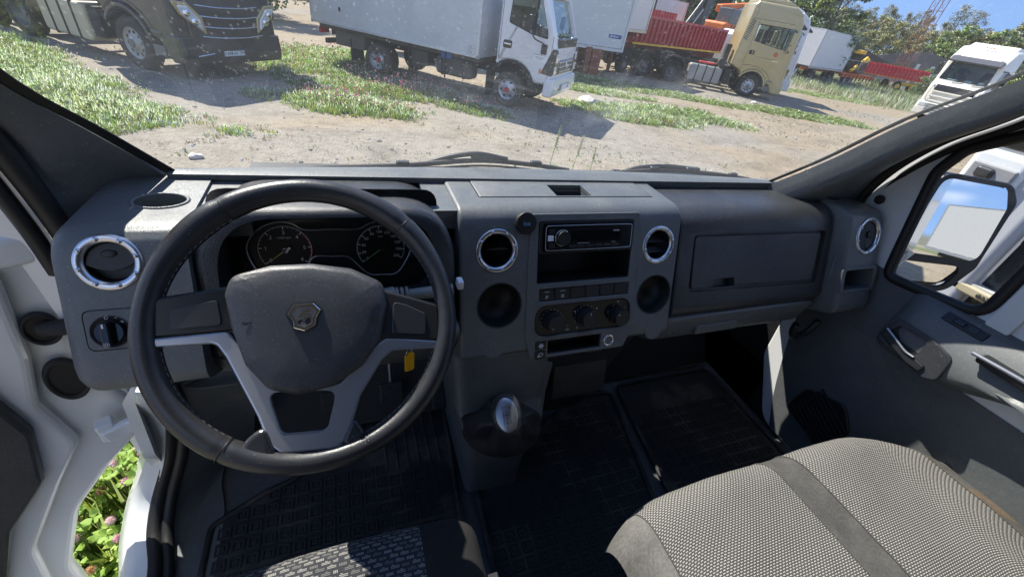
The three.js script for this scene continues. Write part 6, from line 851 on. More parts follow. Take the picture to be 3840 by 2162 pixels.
// ---------------------------------------------------------------- white tractor facing the van
{
  const fx = -0.985, fz = 0.175, W = 1.25;
  const t = thing('tractor_unit', 'cream white tractor unit with wide slatted grille facing the van across the dirt', 'truck', [32.9, -0.455, -15.82], yaw(fx, fz));
  const body = mat(0.80, 0.77, 0.68, 0.32, 0, { clearcoat: 0.5 });
  const side = [[-1.0, 1.1], [-1.0, 3.35], [-0.9, 3.80], [-0.3, 3.98], [0.35, 3.90], [0.75, 3.55], [1.02, 3.30], [1.16, 2.15], [1.30, 1.9], [1.34, 0.45], [0.9, 0.40], [0.72, 0.8], ...arch(-0.1, 0.5, 0.72, 0.35, Math.PI - 0.6, 10)];
  const win = roundPoly([[-0.35, 3.0], [-0.30, 2.15], [0.90, 2.10], [0.84, 2.6], [0.66, 3.05]], 0.08, 4);
  const wsP = roundPoly([[-1.1, 0, 0.1], [1.1, 0, 0.1], [1.0, 0.98, 0.12], [-1.0, 0.98, 0.12]], 0.1, 5), wsM = (x) => new THREE.Matrix4().makeBasis(V(0, 0, -1), V(-0.13, 0.99, 0), V(0.99, 0.13, 0)).setPosition(x, 2.18, 0);
  const inner = across(roundPoly([[-0.88, 1.7], [-0.88, 3.5], [0.6, 3.5], [0.92, 3.1], [1.03, 2.1], [1.03, 1.7]], 0.03, 3), -W + 0.1, W - 0.1);
  mesh('cab', cut(across(roundPoly(side, 0.05, 3), -W, W, { bevel: 0.12, seg: 4 }), [inner, across(win, -1.4, 1.4), ext(wsP, 0.5).applyMatrix4(wsM(0.95))], 40), body, t);
  mesh('windscreen', new THREE.ShapeGeometry(shapeOf(wsP)).applyMatrix4(wsM(1.09)), C.glass, t);
  mesh('windscreen_frame', [tube(wsP.map(([z, y]) => V(z, y, 0.02).applyMatrix4(wsM(1.08)).toArray()), 0.045, 120, 6, true)], C.black, t);
  for (const s of [-1, 1]) mesh('side_window', new THREE.ShapeGeometry(shapeOf(win)).translate(0, 0, s * (W - 0.04)), mat(0.03, 0.035, 0.04, 0.08), t);
  mesh('interior', [box(1.8, 0.05, 2.2, 0, 1.75, 0), rbox(0.5, 0.9, 0.5, 0.1, -0.1, 2.4, 0.6), rbox(0.5, 0.9, 0.5, 0.1, -0.1, 2.4, -0.6)], C.cabin, t);
  mesh('dash_papers', [rbox(0.2, 0.05, 0.5, 0.02, 0.92, 2.26, 0.5), rbox(0.2, 0.10, 0.35, 0.02, 0.92, 2.28, -0.2), rbox(0.15, 0.12, 0.25, 0.02, 0.9, 2.3, -0.75)], M.paper, t);
  mesh('roof_spoiler', across(roundPoly([[-1.0, 3.7], [-0.9, 4.12], [-0.2, 4.14], [0.3, 3.88]], 0.08, 4), -1.05, 1.05, { bevel: 0.1, seg: 3 }), body, t);
  mesh('sun_visor', across(roundPoly([[0.95, 3.30], [1.30, 3.10], [1.32, 3.18], [1.0, 3.42]], 0.02, 3), -1.15, 1.15, { bevel: 0.03 }), mat(0.10, 0.10, 0.11, 0.3), t);
  for (const z of [-0.15, 0, 0.15]) mesh('marker_lamp', rbox(0.05, 0.05, 0.09, 0.01, 0.48, 3.94, z), C.lampOrange, t);
  for (const s of [-1, 1]) mesh('roof_lamp', rbox(0.06, 0.08, 0.16, 0.02, 0.93, 3.42, s * 0.95), C.lens, t);
  const gr = part('grille', t); mesh('backing', across([[1.2, 0.95], [1.31, 0.95], [1.31, 1.94], [1.2, 1.94]], -0.92, 0.92), C.black, gr);
  for (let k = 0; k < 3; k++) mesh('slat', rbox(0.10, 0.085, 1.86, 0.02, 1.33, 1.10 + k * 0.24, 0), body, gr);
  mesh('badge', [text3('DAF', 0.12, 0.02).rotateY(Math.PI / 2).translate(1.35, 1.84, 0.66), text3('XF', 0.12, 0.02).rotateY(Math.PI / 2).translate(1.35, 1.84, -0.70)], M.chrome, gr);
  const bp = part('bumper', t); mesh('beam', cut(across(roundPoly([[1.0, 0.36], [1.42, 0.36], [1.44, 0.70], [1.36, 1.02], [1.0, 1.02]], 0.04, 3), -W - 0.02, W + 0.02, { bevel: 0.06, seg: 3 }), [rbox(0.5, 0.50, 1.56, 0.05, 1.5, 0.70, 0)], 40), body, bp); for (let k = 0; k < 4; k++) mesh('bar', rbox(0.08, 0.035, 1.56, 0.012, 1.34, 0.52 + k * 0.13, 0), C.rimDark, bp);
  for (const s of [-1, 1]) { mesh('headlight', rbox(0.10, 0.24, 0.36, 0.05, 1.40, 0.86, s * 1.0), C.lens, t); mesh('handle_rail', tube([[1.34, 1.1, s * 1.02], [1.40, 1.3, s * 1.06], [1.36, 1.85, s * 1.06], [1.28, 1.9, s * 1.02]], 0.03, 24, 6), body, t); const m = part('mirror', t); mesh('head', rbox(0.16, 0.6, 0.24, 0.05, 0.75, 2.65, s * (W + 0.24)), C.black, m); mesh('arm', tube([[0.9, 3.0, s * W], [0.85, 3.0, s * (W + 0.2)], [0.78, 2.9, s * (W + 0.24)]], 0.03, 12, 6), C.black, m); wheel(t, -0.1, 0.5, s * (W - 0.17), 0.5, 0.3, { side: s }); wheel(t, -3.7, 0.5, s * (W - 0.2), 0.5, 0.5, { side: s, deep: true }); }
  for (let k = 0; k < 2; k++) mesh('wiper', bar([1.20, 2.14, -0.5 + k * 0.9], [1.18, 2.24, -0.9 + k * 0.9], 0.015, 6), C.black, t);
  mesh('chassis', [box(5.5, 0.26, 1.0, -2.0, 0.95, 0)], C.chassis, t);
}
// ---------------------------------------------------------------- trailers and plant behind the front row
function boxTrailer(label, p0, p1, y0, y1, depth, o = {}) { // near long side runs from p0 to p1 (ground plan), body from y0 to y1
  const dx = p1[0] - p0[0], dz = p1[1] - p0[1], len = Math.hypot(dx, dz), gy = o.gy ?? -0.45;
  const t = thing(o.name ?? 'box_trailer', label, o.cat ?? 'trailer', [p0[0], gy, p0[1]], Math.atan2(-dz, dx));       // local x along the side, local +z towards the viewer
  const h = y1 - y0, by = y0 - gy; const m = o.mat ?? C.boxWhite, wb = part('body', t);
  mesh('side_wall', box(len, h, 0.05, len / 2, by + h / 2, -0.025), m, wb); mesh('side_wall', box(len, h, 0.05, len / 2, by + h / 2, -depth + 0.025), m, wb); mesh('roof', box(len, 0.05, depth, len / 2, by + h - 0.025, -depth / 2), m, wb); mesh('deck', box(len, 0.12, depth, len / 2, by + 0.06, -depth / 2), C.chassis, wb);
  for (const x of [0.03, len - 0.03]) mesh('end_wall', box(0.05, h - 0.02, depth - 0.06, x, by + h / 2, -depth / 2), m, wb);
  mesh('lower_rail', box(len + 0.02, 0.12, 0.04, len / 2, by + 0.04, 0.02), o.rail ?? C.alu, wb); mesh('corner_post', [box(0.10, h, 0.06, 0.05, by + h / 2, 0.015), box(0.10, h, 0.06, len - 0.05, by + h / 2, 0.015)], o.rail ?? C.alu, wb);
  const nb = Math.floor(len / 1.2); if (o.ribs) for (let k = 1; k < nb; k++) mesh('rib', box(0.05, h * 0.96, 0.03, k * len / nb, by + h / 2, 0.012), m, wb);
  if (o.doorEnd) { for (const z of [-depth * 0.26, -depth * 0.74]) mesh('lock_rod', bar([len + 0.03, by + 0.1, z], [len + 0.03, by + h - 0.1, z], 0.02, 6), C.alu, wb); }
  mesh('chassis', [box(len * 0.96, 0.22, 0.2, len / 2, by - 0.14, -0.7), box(len * 0.96, 0.22, 0.2, len / 2, by - 0.14, -depth + 0.7)], o.frame ?? C.chassis, t);
  for (const x of o.axles ?? []) for (const [z, s] of [[-0.2, 1], [-depth + 0.2, -1]]) wheel(t, x, 0.5, z, 0.5, 0.35, { side: s, deep: true, holes: 0, rim: C.rimDark });
  for (const x of o.legs ?? []) mesh('landing_leg', [box(0.14, by - 0.1, 0.14, x, (by - 0.1) / 2, -0.5), box(0.3, 0.04, 0.3, x, 0.02, -0.5)], C.rust, t);
  return t;
}
{
  const tr = boxTrailer('long white insulated trailer with a small blue maker label, behind the box truck', [1.2, -18.4], [12.05, -19.35], 0.6, 3.5, 2.5, { axles: [8.0, 9.3], rail: mat(0.55, 0.58, 0.60, 0.4, 0.3), mat: mat(0.56, 0.60, 0.61, 0.45) });
  decal('maker_label', tr, 0.72, 0.15, 360, 76, (x, w, h) => { x.fillStyle = '#1f3f8c'; x.fillRect(0, 0, w, h); x.fillStyle = '#e8eef5'; x.font = 'bold 50px sans-serif'; x.textBaseline = 'middle'; x.fillText('■ DUOPLEX', 10, h / 2 + 2); x.font = 'bold 18px sans-serif'; x.fillText('STEEL', 302, h / 2 - 10); }, (m) => m.position.set(10.28, 1.62, 0.012));
  boxTrailer('white trailer with a high floor standing just past the insulated trailer', [12.35, -20.2], [14.6, -21.6], 1.42, 4.2, 2.4, { name: 'box_trailer', mat: mat(0.62, 0.62, 0.63, 0.5), axles: [1.2], legs: [0.4] });
  tag(mesh('rusty_beam', [box(0.5, 1.1, 1.6, 0, 0, 0), box(0.25, 1.1, 1.7, -0.45, 0.05, 0)], C.rust), 'rust red steel post under the end of the insulated trailer', 'post').position.set(10.6, 0.05, -19.9);
}
{ // red tipper trailer with ribbed sides and yellow stripe
  const p0 = [13.9, -21.5], p1 = [23.3, -25.2], dx = p1[0] - p0[0], dz = p1[1] - p0[1], len = Math.hypot(dx, dz), t = thing('tipper_trailer', 'long dark red tipper trailer with ribbed sides and a yellow stripe', 'trailer', [p0[0], -0.45, p0[1]], Math.atan2(-dz, dx));
  const b = part('tipper_body', t), h0 = 1.40, h1 = 2.60; mesh('side_wall', box(len, h1 - h0, 0.06, len / 2, (h0 + h1) / 2, -0.03), C.red, b); mesh('side_wall', box(len, h1 - h0, 0.06, len / 2, (h0 + h1) / 2, -2.4), C.red, b); mesh('floor', box(len, 0.1, 2.4, len / 2, h0, -1.2), C.red, b); for (const x of [0, len]) mesh('end_wall', box(0.06, h1 - h0, 2.36, x, (h0 + h1) / 2, -1.21), C.red, b);
  mesh('top_rail', box(len + 0.1, 0.12, 0.14, len / 2, h1, 0), C.red, b); mesh('stripe', box(len + 0.06, 0.09, 0.04, len / 2, h0 - 0.03, 0.04), C.yellow, b);
  for (let k = 0; k <= 22; k++) mesh('rib', box(0.07, h1 - h0 - 0.1, 0.09, 0.1 + k * (len - 0.2) / 22, (h0 + h1) / 2, 0.045), C.red, b);
  mesh('lower_frame', [box(len, 0.5, 0.12, len / 2, 1.15, -0.4), box(len, 0.5, 0.12, len / 2, 1.15, -2.0)], mat(0.2, 0.015, 0.02, 0.6), t); mesh('lower_stripe', box(2.6, 0.07, 0.03, 1.4, 0.98, -0.32), C.yellow, t);
  for (const x of [1.3, 2.6, 3.9]) for (const [z, s] of [[-0.2, 1], [-2.2, -1]]) wheel(t, x, 0.5, z, 0.5, 0.36, { side: s, deep: true, holes: 0, rim: C.rimDark });
  mesh('landing_leg', [box(0.2, 1.1, 0.2, len - 2.2, 0.55, -0.5)], C.chassis, t);
  const c2 = tag(mesh('red_container', [box(3.4, 0.75, 2.2, 0, 0, 0), ...Array.from({ length: 12 }, (_, k) => box(0.08, 0.75, 0.06, -1.6 + k * 0.29, 0, 1.12))], C.red), 'dark red steel bin raised behind the tipper trailer', 'bin'); c2.position.set(16.4, 2.15, -24.8); c2.rotation.y = 0.37;
}
// white hooded tractor nose standing behind the gold one
{ const t = thing('cab_truck', 'white truck cab part hidden by the gold tractor unit, beside the tipper', 'truck', [24.6, -0.45, -25.4], 0.35); mesh('cab', across(roundPoly([[-0.8, 0.9], [-0.8, 2.5], [-0.2, 2.75], [0.7, 2.7], [1.0, 1.6], [1.05, 0.7]], 0.08, 3), -1.1, 1.1, { bevel: 0.08, seg: 3 }), C.white, t); mesh('window', ext(roundPoly([[-0.5, 1.75], [0.2, 1.55], [0.25, 2.2], [-0.45, 2.3]], 0.06), 0.02).translate(0, 0, 1.1), M.gloss, t); mesh('chassis', box(5, 0.4, 1, -2, 0.8, 0), C.chassis, t); for (const x of [0.2, -3.6]) for (const s of [1, -1]) wheel(t, x, 0.45, s * 0.95, 0.45, 0.3, { side: s, holes: 0 }); }
// yellow wheel loader cab, crane post, orange excavators beyond the tipper
{
  const ld = thing('wheel_loader', 'yellow wheel loader with a flat roofed glass cab behind the tipper', 'loader', [19.2, -0.45, -30.2], 0.3);
  mesh('roof', rbox(3.0, 0.18, 1.9, 0.06, 0, 3.75, 0), C.yellow, ld); mesh('cab_glass', box(1.7, 1.1, 1.6, 0.2, 3.1, 0), mat(0.18, 0.26, 0.26, 0.1), ld); for (const [x, z] of [[-0.65, 0.8], [1.05, 0.8], [-0.65, -0.8], [1.05, -0.8], [0.3, 0.82]]) mesh('cab_post', box(0.1, 1.15, 0.1, x, 3.1, z), C.black, ld); mesh('body', [rbox(4.2, 1.3, 1.9, 0.15, -0.4, 1.9, 0)], C.yellow, ld); for (const x of [-1.6, 1.6]) for (const s of [1, -1]) wheel(ld, x, 0.8, s * 1.1, 0.8, 0.5, { side: s, holes: 0, rim: C.yellow });
  const cr = thing('crane_post', 'folded black loader crane standing behind the red tipper', 'crane', [24.2, -0.45, -29.2], 0.2); mesh('mast', [rbox(0.5, 3.0, 0.6, 0.08, 0, 3.0, 0), rbox(0.4, 1.4, 0.5, 0.08, 0.35, 3.9, 0)], C.black, cr); mesh('boom', [bar([-1.6, 2.2, 0], [-0.1, 4.4, 0], 0.14, 8), bar([0.3, 4.7, 0], [0.1, 4.0, 0], 0.1, 8)], C.black, cr); mesh('base', rbox(1.2, 1.6, 1.2, 0.1, 0, 0.9, 0), C.chassis, cr); mesh('ram', bar([-1.1, 2.4, 0.2], [-0.3, 3.6, 0.2], 0.05, 8), C.alu, cr);
  const ex = thing('excavator', 'orange excavator with black lettering behind the gold tractor', 'excavator', [30.5, -0.45, -33.5], 0.35); mesh('body', [rbox(4.6, 1.5, 2.6, 0.2, 0, 2.4, 0)], C.orange, ex); mesh('cab', [rbox(1.6, 1.7, 1.2, 0.1, -1.0, 3.3, 0.6)], mat(0.12, 0.12, 0.12, 0.2), ex); mesh('boom', [rbox(5.2, 0.5, 0.5, 0.08, 0, 0, 0).rotateZ(0.12).translate(1.0, 4.35, -0.2), rbox(3.2, 0.4, 0.4, 0.06, 0, 0, 0).rotateZ(-0.5).translate(4.4, 3.9, -0.2)], C.orange, ex); mesh('ram', [bar([-0.5, 3.7, 0.2], [2.5, 4.6, 0.2], 0.09, 8)], C.alu, ex); for (const s of [-1, 1]) mesh('track', rbox(4.4, 0.95, 0.6, 0.4, 0, 0.5, s * 1.1), C.chassis, ex); mesh('lettering', text3('LONKING', 0.62, 0.03).translate(0.6, 2.75, 1.3), C.black, ex);
  const e2 = thing('excavator', 'orange excavator with a tall folded arm behind the high white trailer', 'excavator', [17.8, -0.45, -29.5], 0.4); mesh('arm', [bar([-0.5, 2.5, 0], [0.2, 6.2, 0], 0.24, 8, 0.3), bar([0.2, 6.2, 0], [1.3, 3.5, 0], 0.2, 8)], C.orange, e2); for (let k = 0; k < 5; k++) mesh('hose', tube([[-0.42 + k * 0.06, 2.6, 0.26], [-0.1 + k * 0.08, 4.6, 0.30], [0.2 + k * 0.05, 6.1, 0.26]], 0.025, 16, 5), C.black, e2); mesh('body', rbox(3, 1.6, 2.2, 0.2, -1, 2.0, 0), C.orange, e2); mesh('engine_deck', rbox(1.6, 0.5, 1.4, 0.1, 0.8, 3.2, 0), mat(0.05, 0.06, 0.09, 0.4), e2); for (const s of [-1, 1]) mesh('track', rbox(3.6, 0.9, 0.5, 0.4, -0.6, 0.45, s * 0.9), C.chassis, e2);
  boxTrailer('low white van body between the loader and the excavator', [20.5, -33], [27.5, -35.2], 1.2, 3.6, 2.4, { name: 'box_trailer', axles: [5] });
}
// ---------------------------------------------------------------- right-hand background
{
  boxTrailer('pale grey box body on an orange chassis, past the white tractor', [38.6, -30.3], [45.6, -32.1], 0.62, 3.55, 2.6, { frame: C.orange, axles: [1.5, 5.6], mat: mat(0.66, 0.66, 0.67, 0.5), doorEnd: true });
  const fb = thing('flatbed_trailer', 'rusty orange flatbed trailer loaded with yellow and black machinery', 'trailer', [46.5, -0.5, -32.4], 0.20);
  mesh('deck', [box(7.5, 0.16, 2.4, 3.2, 0.95, -1.2), box(7.5, 0.25, 0.2, 3.2, 0.80, -0.1)], mat(0.55, 0.14, 0.04, 0.7), fb); for (let k = 0; k < 9; k++) mesh('stake', box(0.08, 0.5, 0.08, -0.3 + k * 0.85, 0.72, 0.02), C.rust, fb); for (const x of [1, 2.3]) for (const [z, s] of [[-0.2, 1], [-2.2, -1]]) wheel(fb, x, 0.42, z, 0.42, 0.3, { side: s, holes: 0 });
  const mc = thing('compact_loader', 'black compact machine with yellow boom lashed on the flatbed', 'loader', [50.0, 0.55, -34.2], 0.3); mesh('body', rbox(2.6, 1.1, 1.6, 0.1, 0, 0.6, 0), C.black, mc); mesh('boom', [bar([-2.2, 0.2, 0.6], [0.6, 1.5, 0.6], 0.16, 8), bar([-0.4, 1.1, 0.6], [1.2, 1.3, 0.6], 0.2, 8)], C.yellow, mc); mesh('bonnet', rbox(1.3, 0.4, 1.4, 0.1, 2.0, 1.9, -1), C.yellow, mc); mesh('grille', rbox(1.2, 0.7, 1.2, 0.1, 2.0, 1.4, -0.8), C.chassis, mc);
  const gt = mesh('tarpaulin', (() => { const g = new THREE.SphereGeometry(1, 24, 12, 0, Math.PI * 2, 0, Math.PI / 2), p = g.attributes.position; for (let i = 0; i < p.count; i++) { const n = fbm(p.getX(i) * 3 + 9, p.getZ(i) * 3 + p.getY(i) * 4 + 9, 3, 0, 141); p.setXYZ(i, p.getX(i) * (1 + 0.4 * (n - 0.5)), p.getY(i) * (1 + 0.9 * (n - 0.5)), p.getZ(i)); } g.computeVertexNormals(); return g.scale(2.0, 0.9, 1.2); })(), C.green); gt.position.set(49.6, 1.5, -36.4); tag(gt, 'crumpled green tarpaulin heaped over machinery on the flatbed', 'tarpaulin');
  const rt = thing('dropside_trailer', 'bright red ribbed dropside trailer with yellow underframe', 'trailer', [55.2, -0.5, -36.4], -0.42); const rb = part('tub', rt), red2 = mat(0.62, 0.025, 0.04, 0.5);
  for (const [w, d, x, z] of [[7.2, 0.1, 3.6, 0], [7.2, 0.1, 3.6, -2.6], [0.1, 2.6, 0, -1.3], [0.1, 2.6, 7.2, -1.3]]) mesh('board', box(w, 1.1, d, x, 1.75, z), red2, rb); for (let k = 0; k < 16; k++) mesh('rib', box(0.10, 1.1, 0.12, 0.3 + k * 0.44, 1.75, 0.08), red2, rb); mesh('rail', box(7.4, 0.12, 0.2, 3.6, 1.2, 0.02), C.orange, rb); mesh('floor', box(7.2, 0.1, 2.6, 3.6, 1.2, -1.3), red2, rb); mesh('axle_frame', [rbox(2.2, 0.35, 0.5, 0.1, 6.0, 0.75, -0.3)], C.yellow, rt); for (const x of [4.6, 6.2]) for (const [z, s] of [[-0.2, 1], [-2.4, -1]]) wheel(rt, x, 0.45, z, 0.45, 0.3, { side: s, holes: 0, rim: C.yellow });
  // lattice mast
  const ms = thing('lattice_mast', 'tall rusty red lattice mast rising above the trees', 'mast', [66.5, -0.6, -39.6]), rustRed = mat(0.24, 0.07, 0.045, 0.8), a = 0.55, H = 34; for (const [x, z] of [[-a, -a], [a, -a], [a, a], [-a, a]]) mesh('leg', bar([x, 0, z], [x * 0.8, H, z * 0.8], 0.045, 6), rustRed, ms);
  for (let k = 0; k < 24; k++) { const y0 = k * 1.4, q = (y) => a * (1 - 0.2 * y / H), s0 = q(y0), s1 = q(y0 + 1.4), g = []; for (const [[ax, az], [bx, bz]] of [[[-1, 1], [1, 1]], [[1, 1], [1, -1]], [[1, -1], [-1, -1]], [[-1, -1], [-1, 1]]]) { g.push(bar([ax * s0, y0, az * s0], [bx * s1, y0 + 1.4, bz * s1], 0.018, 4), bar([ax * s1, y0 + 1.4, az * s1], [bx * s1, y0 + 1.4, bz * s1], 0.018, 4)); } mesh('bracing', g, rustRed, ms); }
  // houses beyond the yard
  const house = (label, x, z, w, d, h, turn, roofM, wallM) => { const t = thing('house', label, 'house', [x, -0.6, z], turn); mesh('wall', box(w, h, d, 0, h / 2, 0), wallM, t); mesh('roof', ext([[-w / 2 - 0.5, h - 0.1], [0, h + 2.0], [w / 2 + 0.5, h - 0.1]], d + 1).translate(0, 0, -d / 2 - 0.5).rotateY(0), roofM, t); for (let k = 0; k < 3; k++) { const wd = part('window', t); mesh('pane', box(1.0, 1.1, 0.06, -w / 2 + (k + 0.7) * w / 3.4, h * 0.55, d / 2 + 0.02), mat(0.06, 0.07, 0.08, 0.2), wd); mesh('frame', box(1.2, 0.1, 0.08, -w / 2 + (k + 0.7) * w / 3.4, h * 0.55 - 0.6, d / 2 + 0.03), M.white, wd); } return t; };
  house('low house with dark brown roof behind the loaded flatbed', 66, -49, 12, 7, 2.6, -0.9, mat(0.10, 0.08, 0.085, 0.9), mat(0.25, 0.22, 0.2, 0.9));
  house('wide house with grey hipped roof behind the white fence', 84, -47.5, 16, 9, 2.7, -1.0, mat(0.17, 0.155, 0.15, 0.9), mat(0.32, 0.29, 0.26, 0.9));
  for (let k = 0; k < 7; k++) { const p = tag(mesh('fence_post', [box(0.35, 3.0, 0.35, 0, 1.5, 0), box(0.28, 0.28, 1.7, 0, 2.2, 0.8)], M.white), 'white concrete fence post beside the grey shed', 'post', 'white fence posts beyond the yard'); p.position.set(66.5 + k * 1.7, -0.6, -37.8 + k * 0.75); p.rotation.y = 0.5; }
  const sh = thing('shed', 'small pale grey metal shed beside the board fence', 'shed', [74.5, -0.6, -37.2], -1.0); mesh('wall', box(5.4, 2.6, 3, 0, 1.3, 0), mat(0.42, 0.46, 0.50, 0.5), sh); mesh('roof', box(5.7, 0.15, 3.3, 0, 2.67, 0), mat(0.5, 0.53, 0.55, 0.5), sh); for (const x of [0.4, 1.5, 2.3]) mesh('window', box(0.6, 1.0, 0.06, x, 1.5, 1.52), C.black, sh);
  const fn = thing('board_fence', 'low weathered grey board fence at the edge of the yard', 'fence', [60.8, -0.6, -32.2], -0.80); for (let k = 0; k < 60; k++) mesh('board', box(0.19, 1.5 + 0.08 * h2(k, 3), 0.03, k * 0.2, 0.75, 0.02 * (k % 2)), mat(0.14 + 0.05 * h2(k, 5), 0.135 + 0.05 * h2(k, 5), 0.125 + 0.045 * h2(k, 5), 0.95), fn); for (const y of [0.4, 1.2]) mesh('rail', box(12, 0.08, 0.05, 6, y, -0.04), C.chassis, fn);
}
// ---------------------------------------------------------------- neighbour beside the passenger window, trailers seen in the mirror
{
  const t = thing('truck', 'white truck parked close beside the passenger window, its dark side dirty', 'truck', [2.34, 0, -0.9]);
  const dirty = new THREE.MeshPhysicalMaterial({ map: dataTex(512, (u, v) => { const a = fbm(u * 7, v * 7, 5, 7, 151), b = fbm(u * 22, v * 22, 4, 22, 152), s = sst(0.60, 0.74, a) * 0.30 + sst(0.66, 0.8, b) * 0.2, k = 0.16 + 0.10 * b + s; return [k, k * 0.98, k * 0.94]; }, { srgb: true, size: 1.1 }), roughness: 0.75 });
  const prof = (z0, z1) => 0; const door = part('door', t);
  mesh('cab', [rbox(1.9, 1.75, 0.30, 0.10, 1.0, 1.25, -0.12, 4)], C.white, t); mesh('panel', rbox(0.06, 0.86, 0.22, 0.03, 0.02, 1.42, -0.115), C.white, door); mesh('handle_recess', rbox(0.02, 0.09, 0.17, 0.03, -0.018, 1.745, -0.11), mat(0.25, 0.25, 0.26, 0.5), door); mesh('handle', rbox(0.03, 0.05, 0.07, 0.015, -0.03, 1.75, -0.13), C.black, door);
  mesh('side_window', rbox(0.02, 0.22, 0.2, 0.04, 0.04, 1.97, -0.11), M.gloss, t);
  mesh('rear_pillar', rbox(0.10, 1.3, 0.16, 0.04, 0.06, 1.7, 0.04), mat(0.45, 0.46, 0.49, 0.4), t);
  mesh('dark_side', box(0.05, 1.2, 3.2, 0.14, 1.36, 1.72), dirty, t); mesh('side_seam', [rbox(0.03, 0.03, 3.2, 0.01, 0.11, 1.52, 1.72)], C.chassis, t);
  mesh('sill_beam', [rbox(0.10, 0.045, 3.3, 0.01, 0.06, 1.25, 1.55)], mat(0.42, 0.36, 0.24, 0.8), t); mesh('sill_top', box(0.05, 0.012, 3.3, 0.05, 1.278, 1.55), mat(0.5, 0.5, 0.46, 0.6), t); mesh('lettering', text3('GAZ', 0.020, 0.003).rotateY(-Math.PI / 2).translate(0.008, 1.25, 0.19), C.black, t);
  mesh('underside', box(0.5, 0.6, 3.2, 0.5, 0.85, 1.7), dirty, t); for (const z of [2.6]) { const w = wheel(t, 0.3, 0.38, z, 0.38, 0.25, { holes: 0 }); w.rotation.y = -Math.PI / 2; }
}
{
  boxTrailer('white ribbed box trailer standing behind the van, seen in the door mirror', [5.4, 22], [1.2, 31], 1.0, 3.5, 2.4, { name: 'box_trailer', ribs: true, mat: mat(0.36, 0.365, 0.37, 0.5), axles: [1.5, 2.8], gy: 0 });
  boxTrailer('white box trailer parked farther behind the van beside a blue one', [9.0, 26], [6.2, 33], 1.0, 3.6, 2.4, { name: 'box_trailer', ribs: true, mat: C.white, axles: [1.5], gy: 0 });
  boxTrailer('blue box trailer at the end of the row behind the van', [11.6, 26.5], [9.2, 33], 1.0, 3.5, 2.4, { name: 'box_trailer', mat: mat(0.02, 0.04, 0.30, 0.5), axles: [1.5], gy: 0 });
}
// ================================================================ TREES
const leafMat = (r, g, b) => new THREE.MeshPhysicalMaterial({ color: lin(1, 1, 1), vertexColors: true, roughness: 0.85, transmission: 0.35, thickness: 0 });
const foliageMat = new THREE.MeshPhysicalMaterial({ color: lin(1, 1, 1), vertexColors: true, roughness: 0.95, transmission: 0.5, thickness: 0, side: THREE.DoubleSide });
const barkMat = mat(0.10, 0.075, 0.055, 0.95), birchMat = mat(0.45, 0.43, 0.38, 0.9), pineBark = mat(0.22, 0.11, 0.055, 0.95);
function crownGeo(clumps, perClump, leaf, base, seed, needle = false) { // clumps: [x, y, z, r]
  const r = rng(seed), n = clumps.length * perClump, pos = new Float32Array(n * 9), nor = new Float32Array(n * 9), col = new Float32Array(n * 9); let k = 0; const d = V(), u = V(), w = V(), c = V();
  for (const [x, y, z, R] of clumps) { const tone = 0.75 + 0.5 * r(), warm = r(); for (let i = 0; i < perClump; i++) { d.set(r() * 2 - 1, r() * 2 - 1, r() * 2 - 1).normalize(); const q = R * Math.pow(r(), 0.45); c.set(x + d.x * q, y + d.y * q * 0.8, z + d.z * q); u.set(r() - 0.5, (r() - 0.5) * (needle ? 0.8 : 1), r() - 0.5).normalize(); w.set(r() - 0.5, r() - 0.5, r() - 0.5).cross(u).normalize(); const s = leaf * (0.6 + 0.8 * r()), t = needle ? 0.35 : 0.75; const P = [c.clone().addScaledVector(u, s), c.clone().addScaledVector(u, -s * 0.5).addScaledVector(w, s * t), c.clone().addScaledVector(u, -s * 0.5).addScaledVector(w, -s * t)]; const N = d.clone().add(V(0, 0.5, 0)).normalize(); const tn = tone * (0.8 + 0.4 * r()); for (let e = 0; e < 3; e++) { pos.set([P[e].x, P[e].y, P[e].z], k * 9 + e * 3); nor.set([N.x, N.y, N.z], k * 9 + e * 3); col.set([base[0] * tn * (0.85 + 0.4 * warm), base[1] * tn, base[2] * tn * (1.1 - 0.3 * warm)], k * 9 + e * 3); } k++; } }
  const g = new THREE.BufferGeometry(); g.setAttribute('position', new THREE.BufferAttribute(pos, 3)); g.setAttribute('normal', new THREE.BufferAttribute(nor, 3)); g.setAttribute('color', new THREE.BufferAttribute(col, 3)); g.setAttribute('uv', new THREE.BufferAttribute(new Float32Array(n * 6), 2)); return g;
}
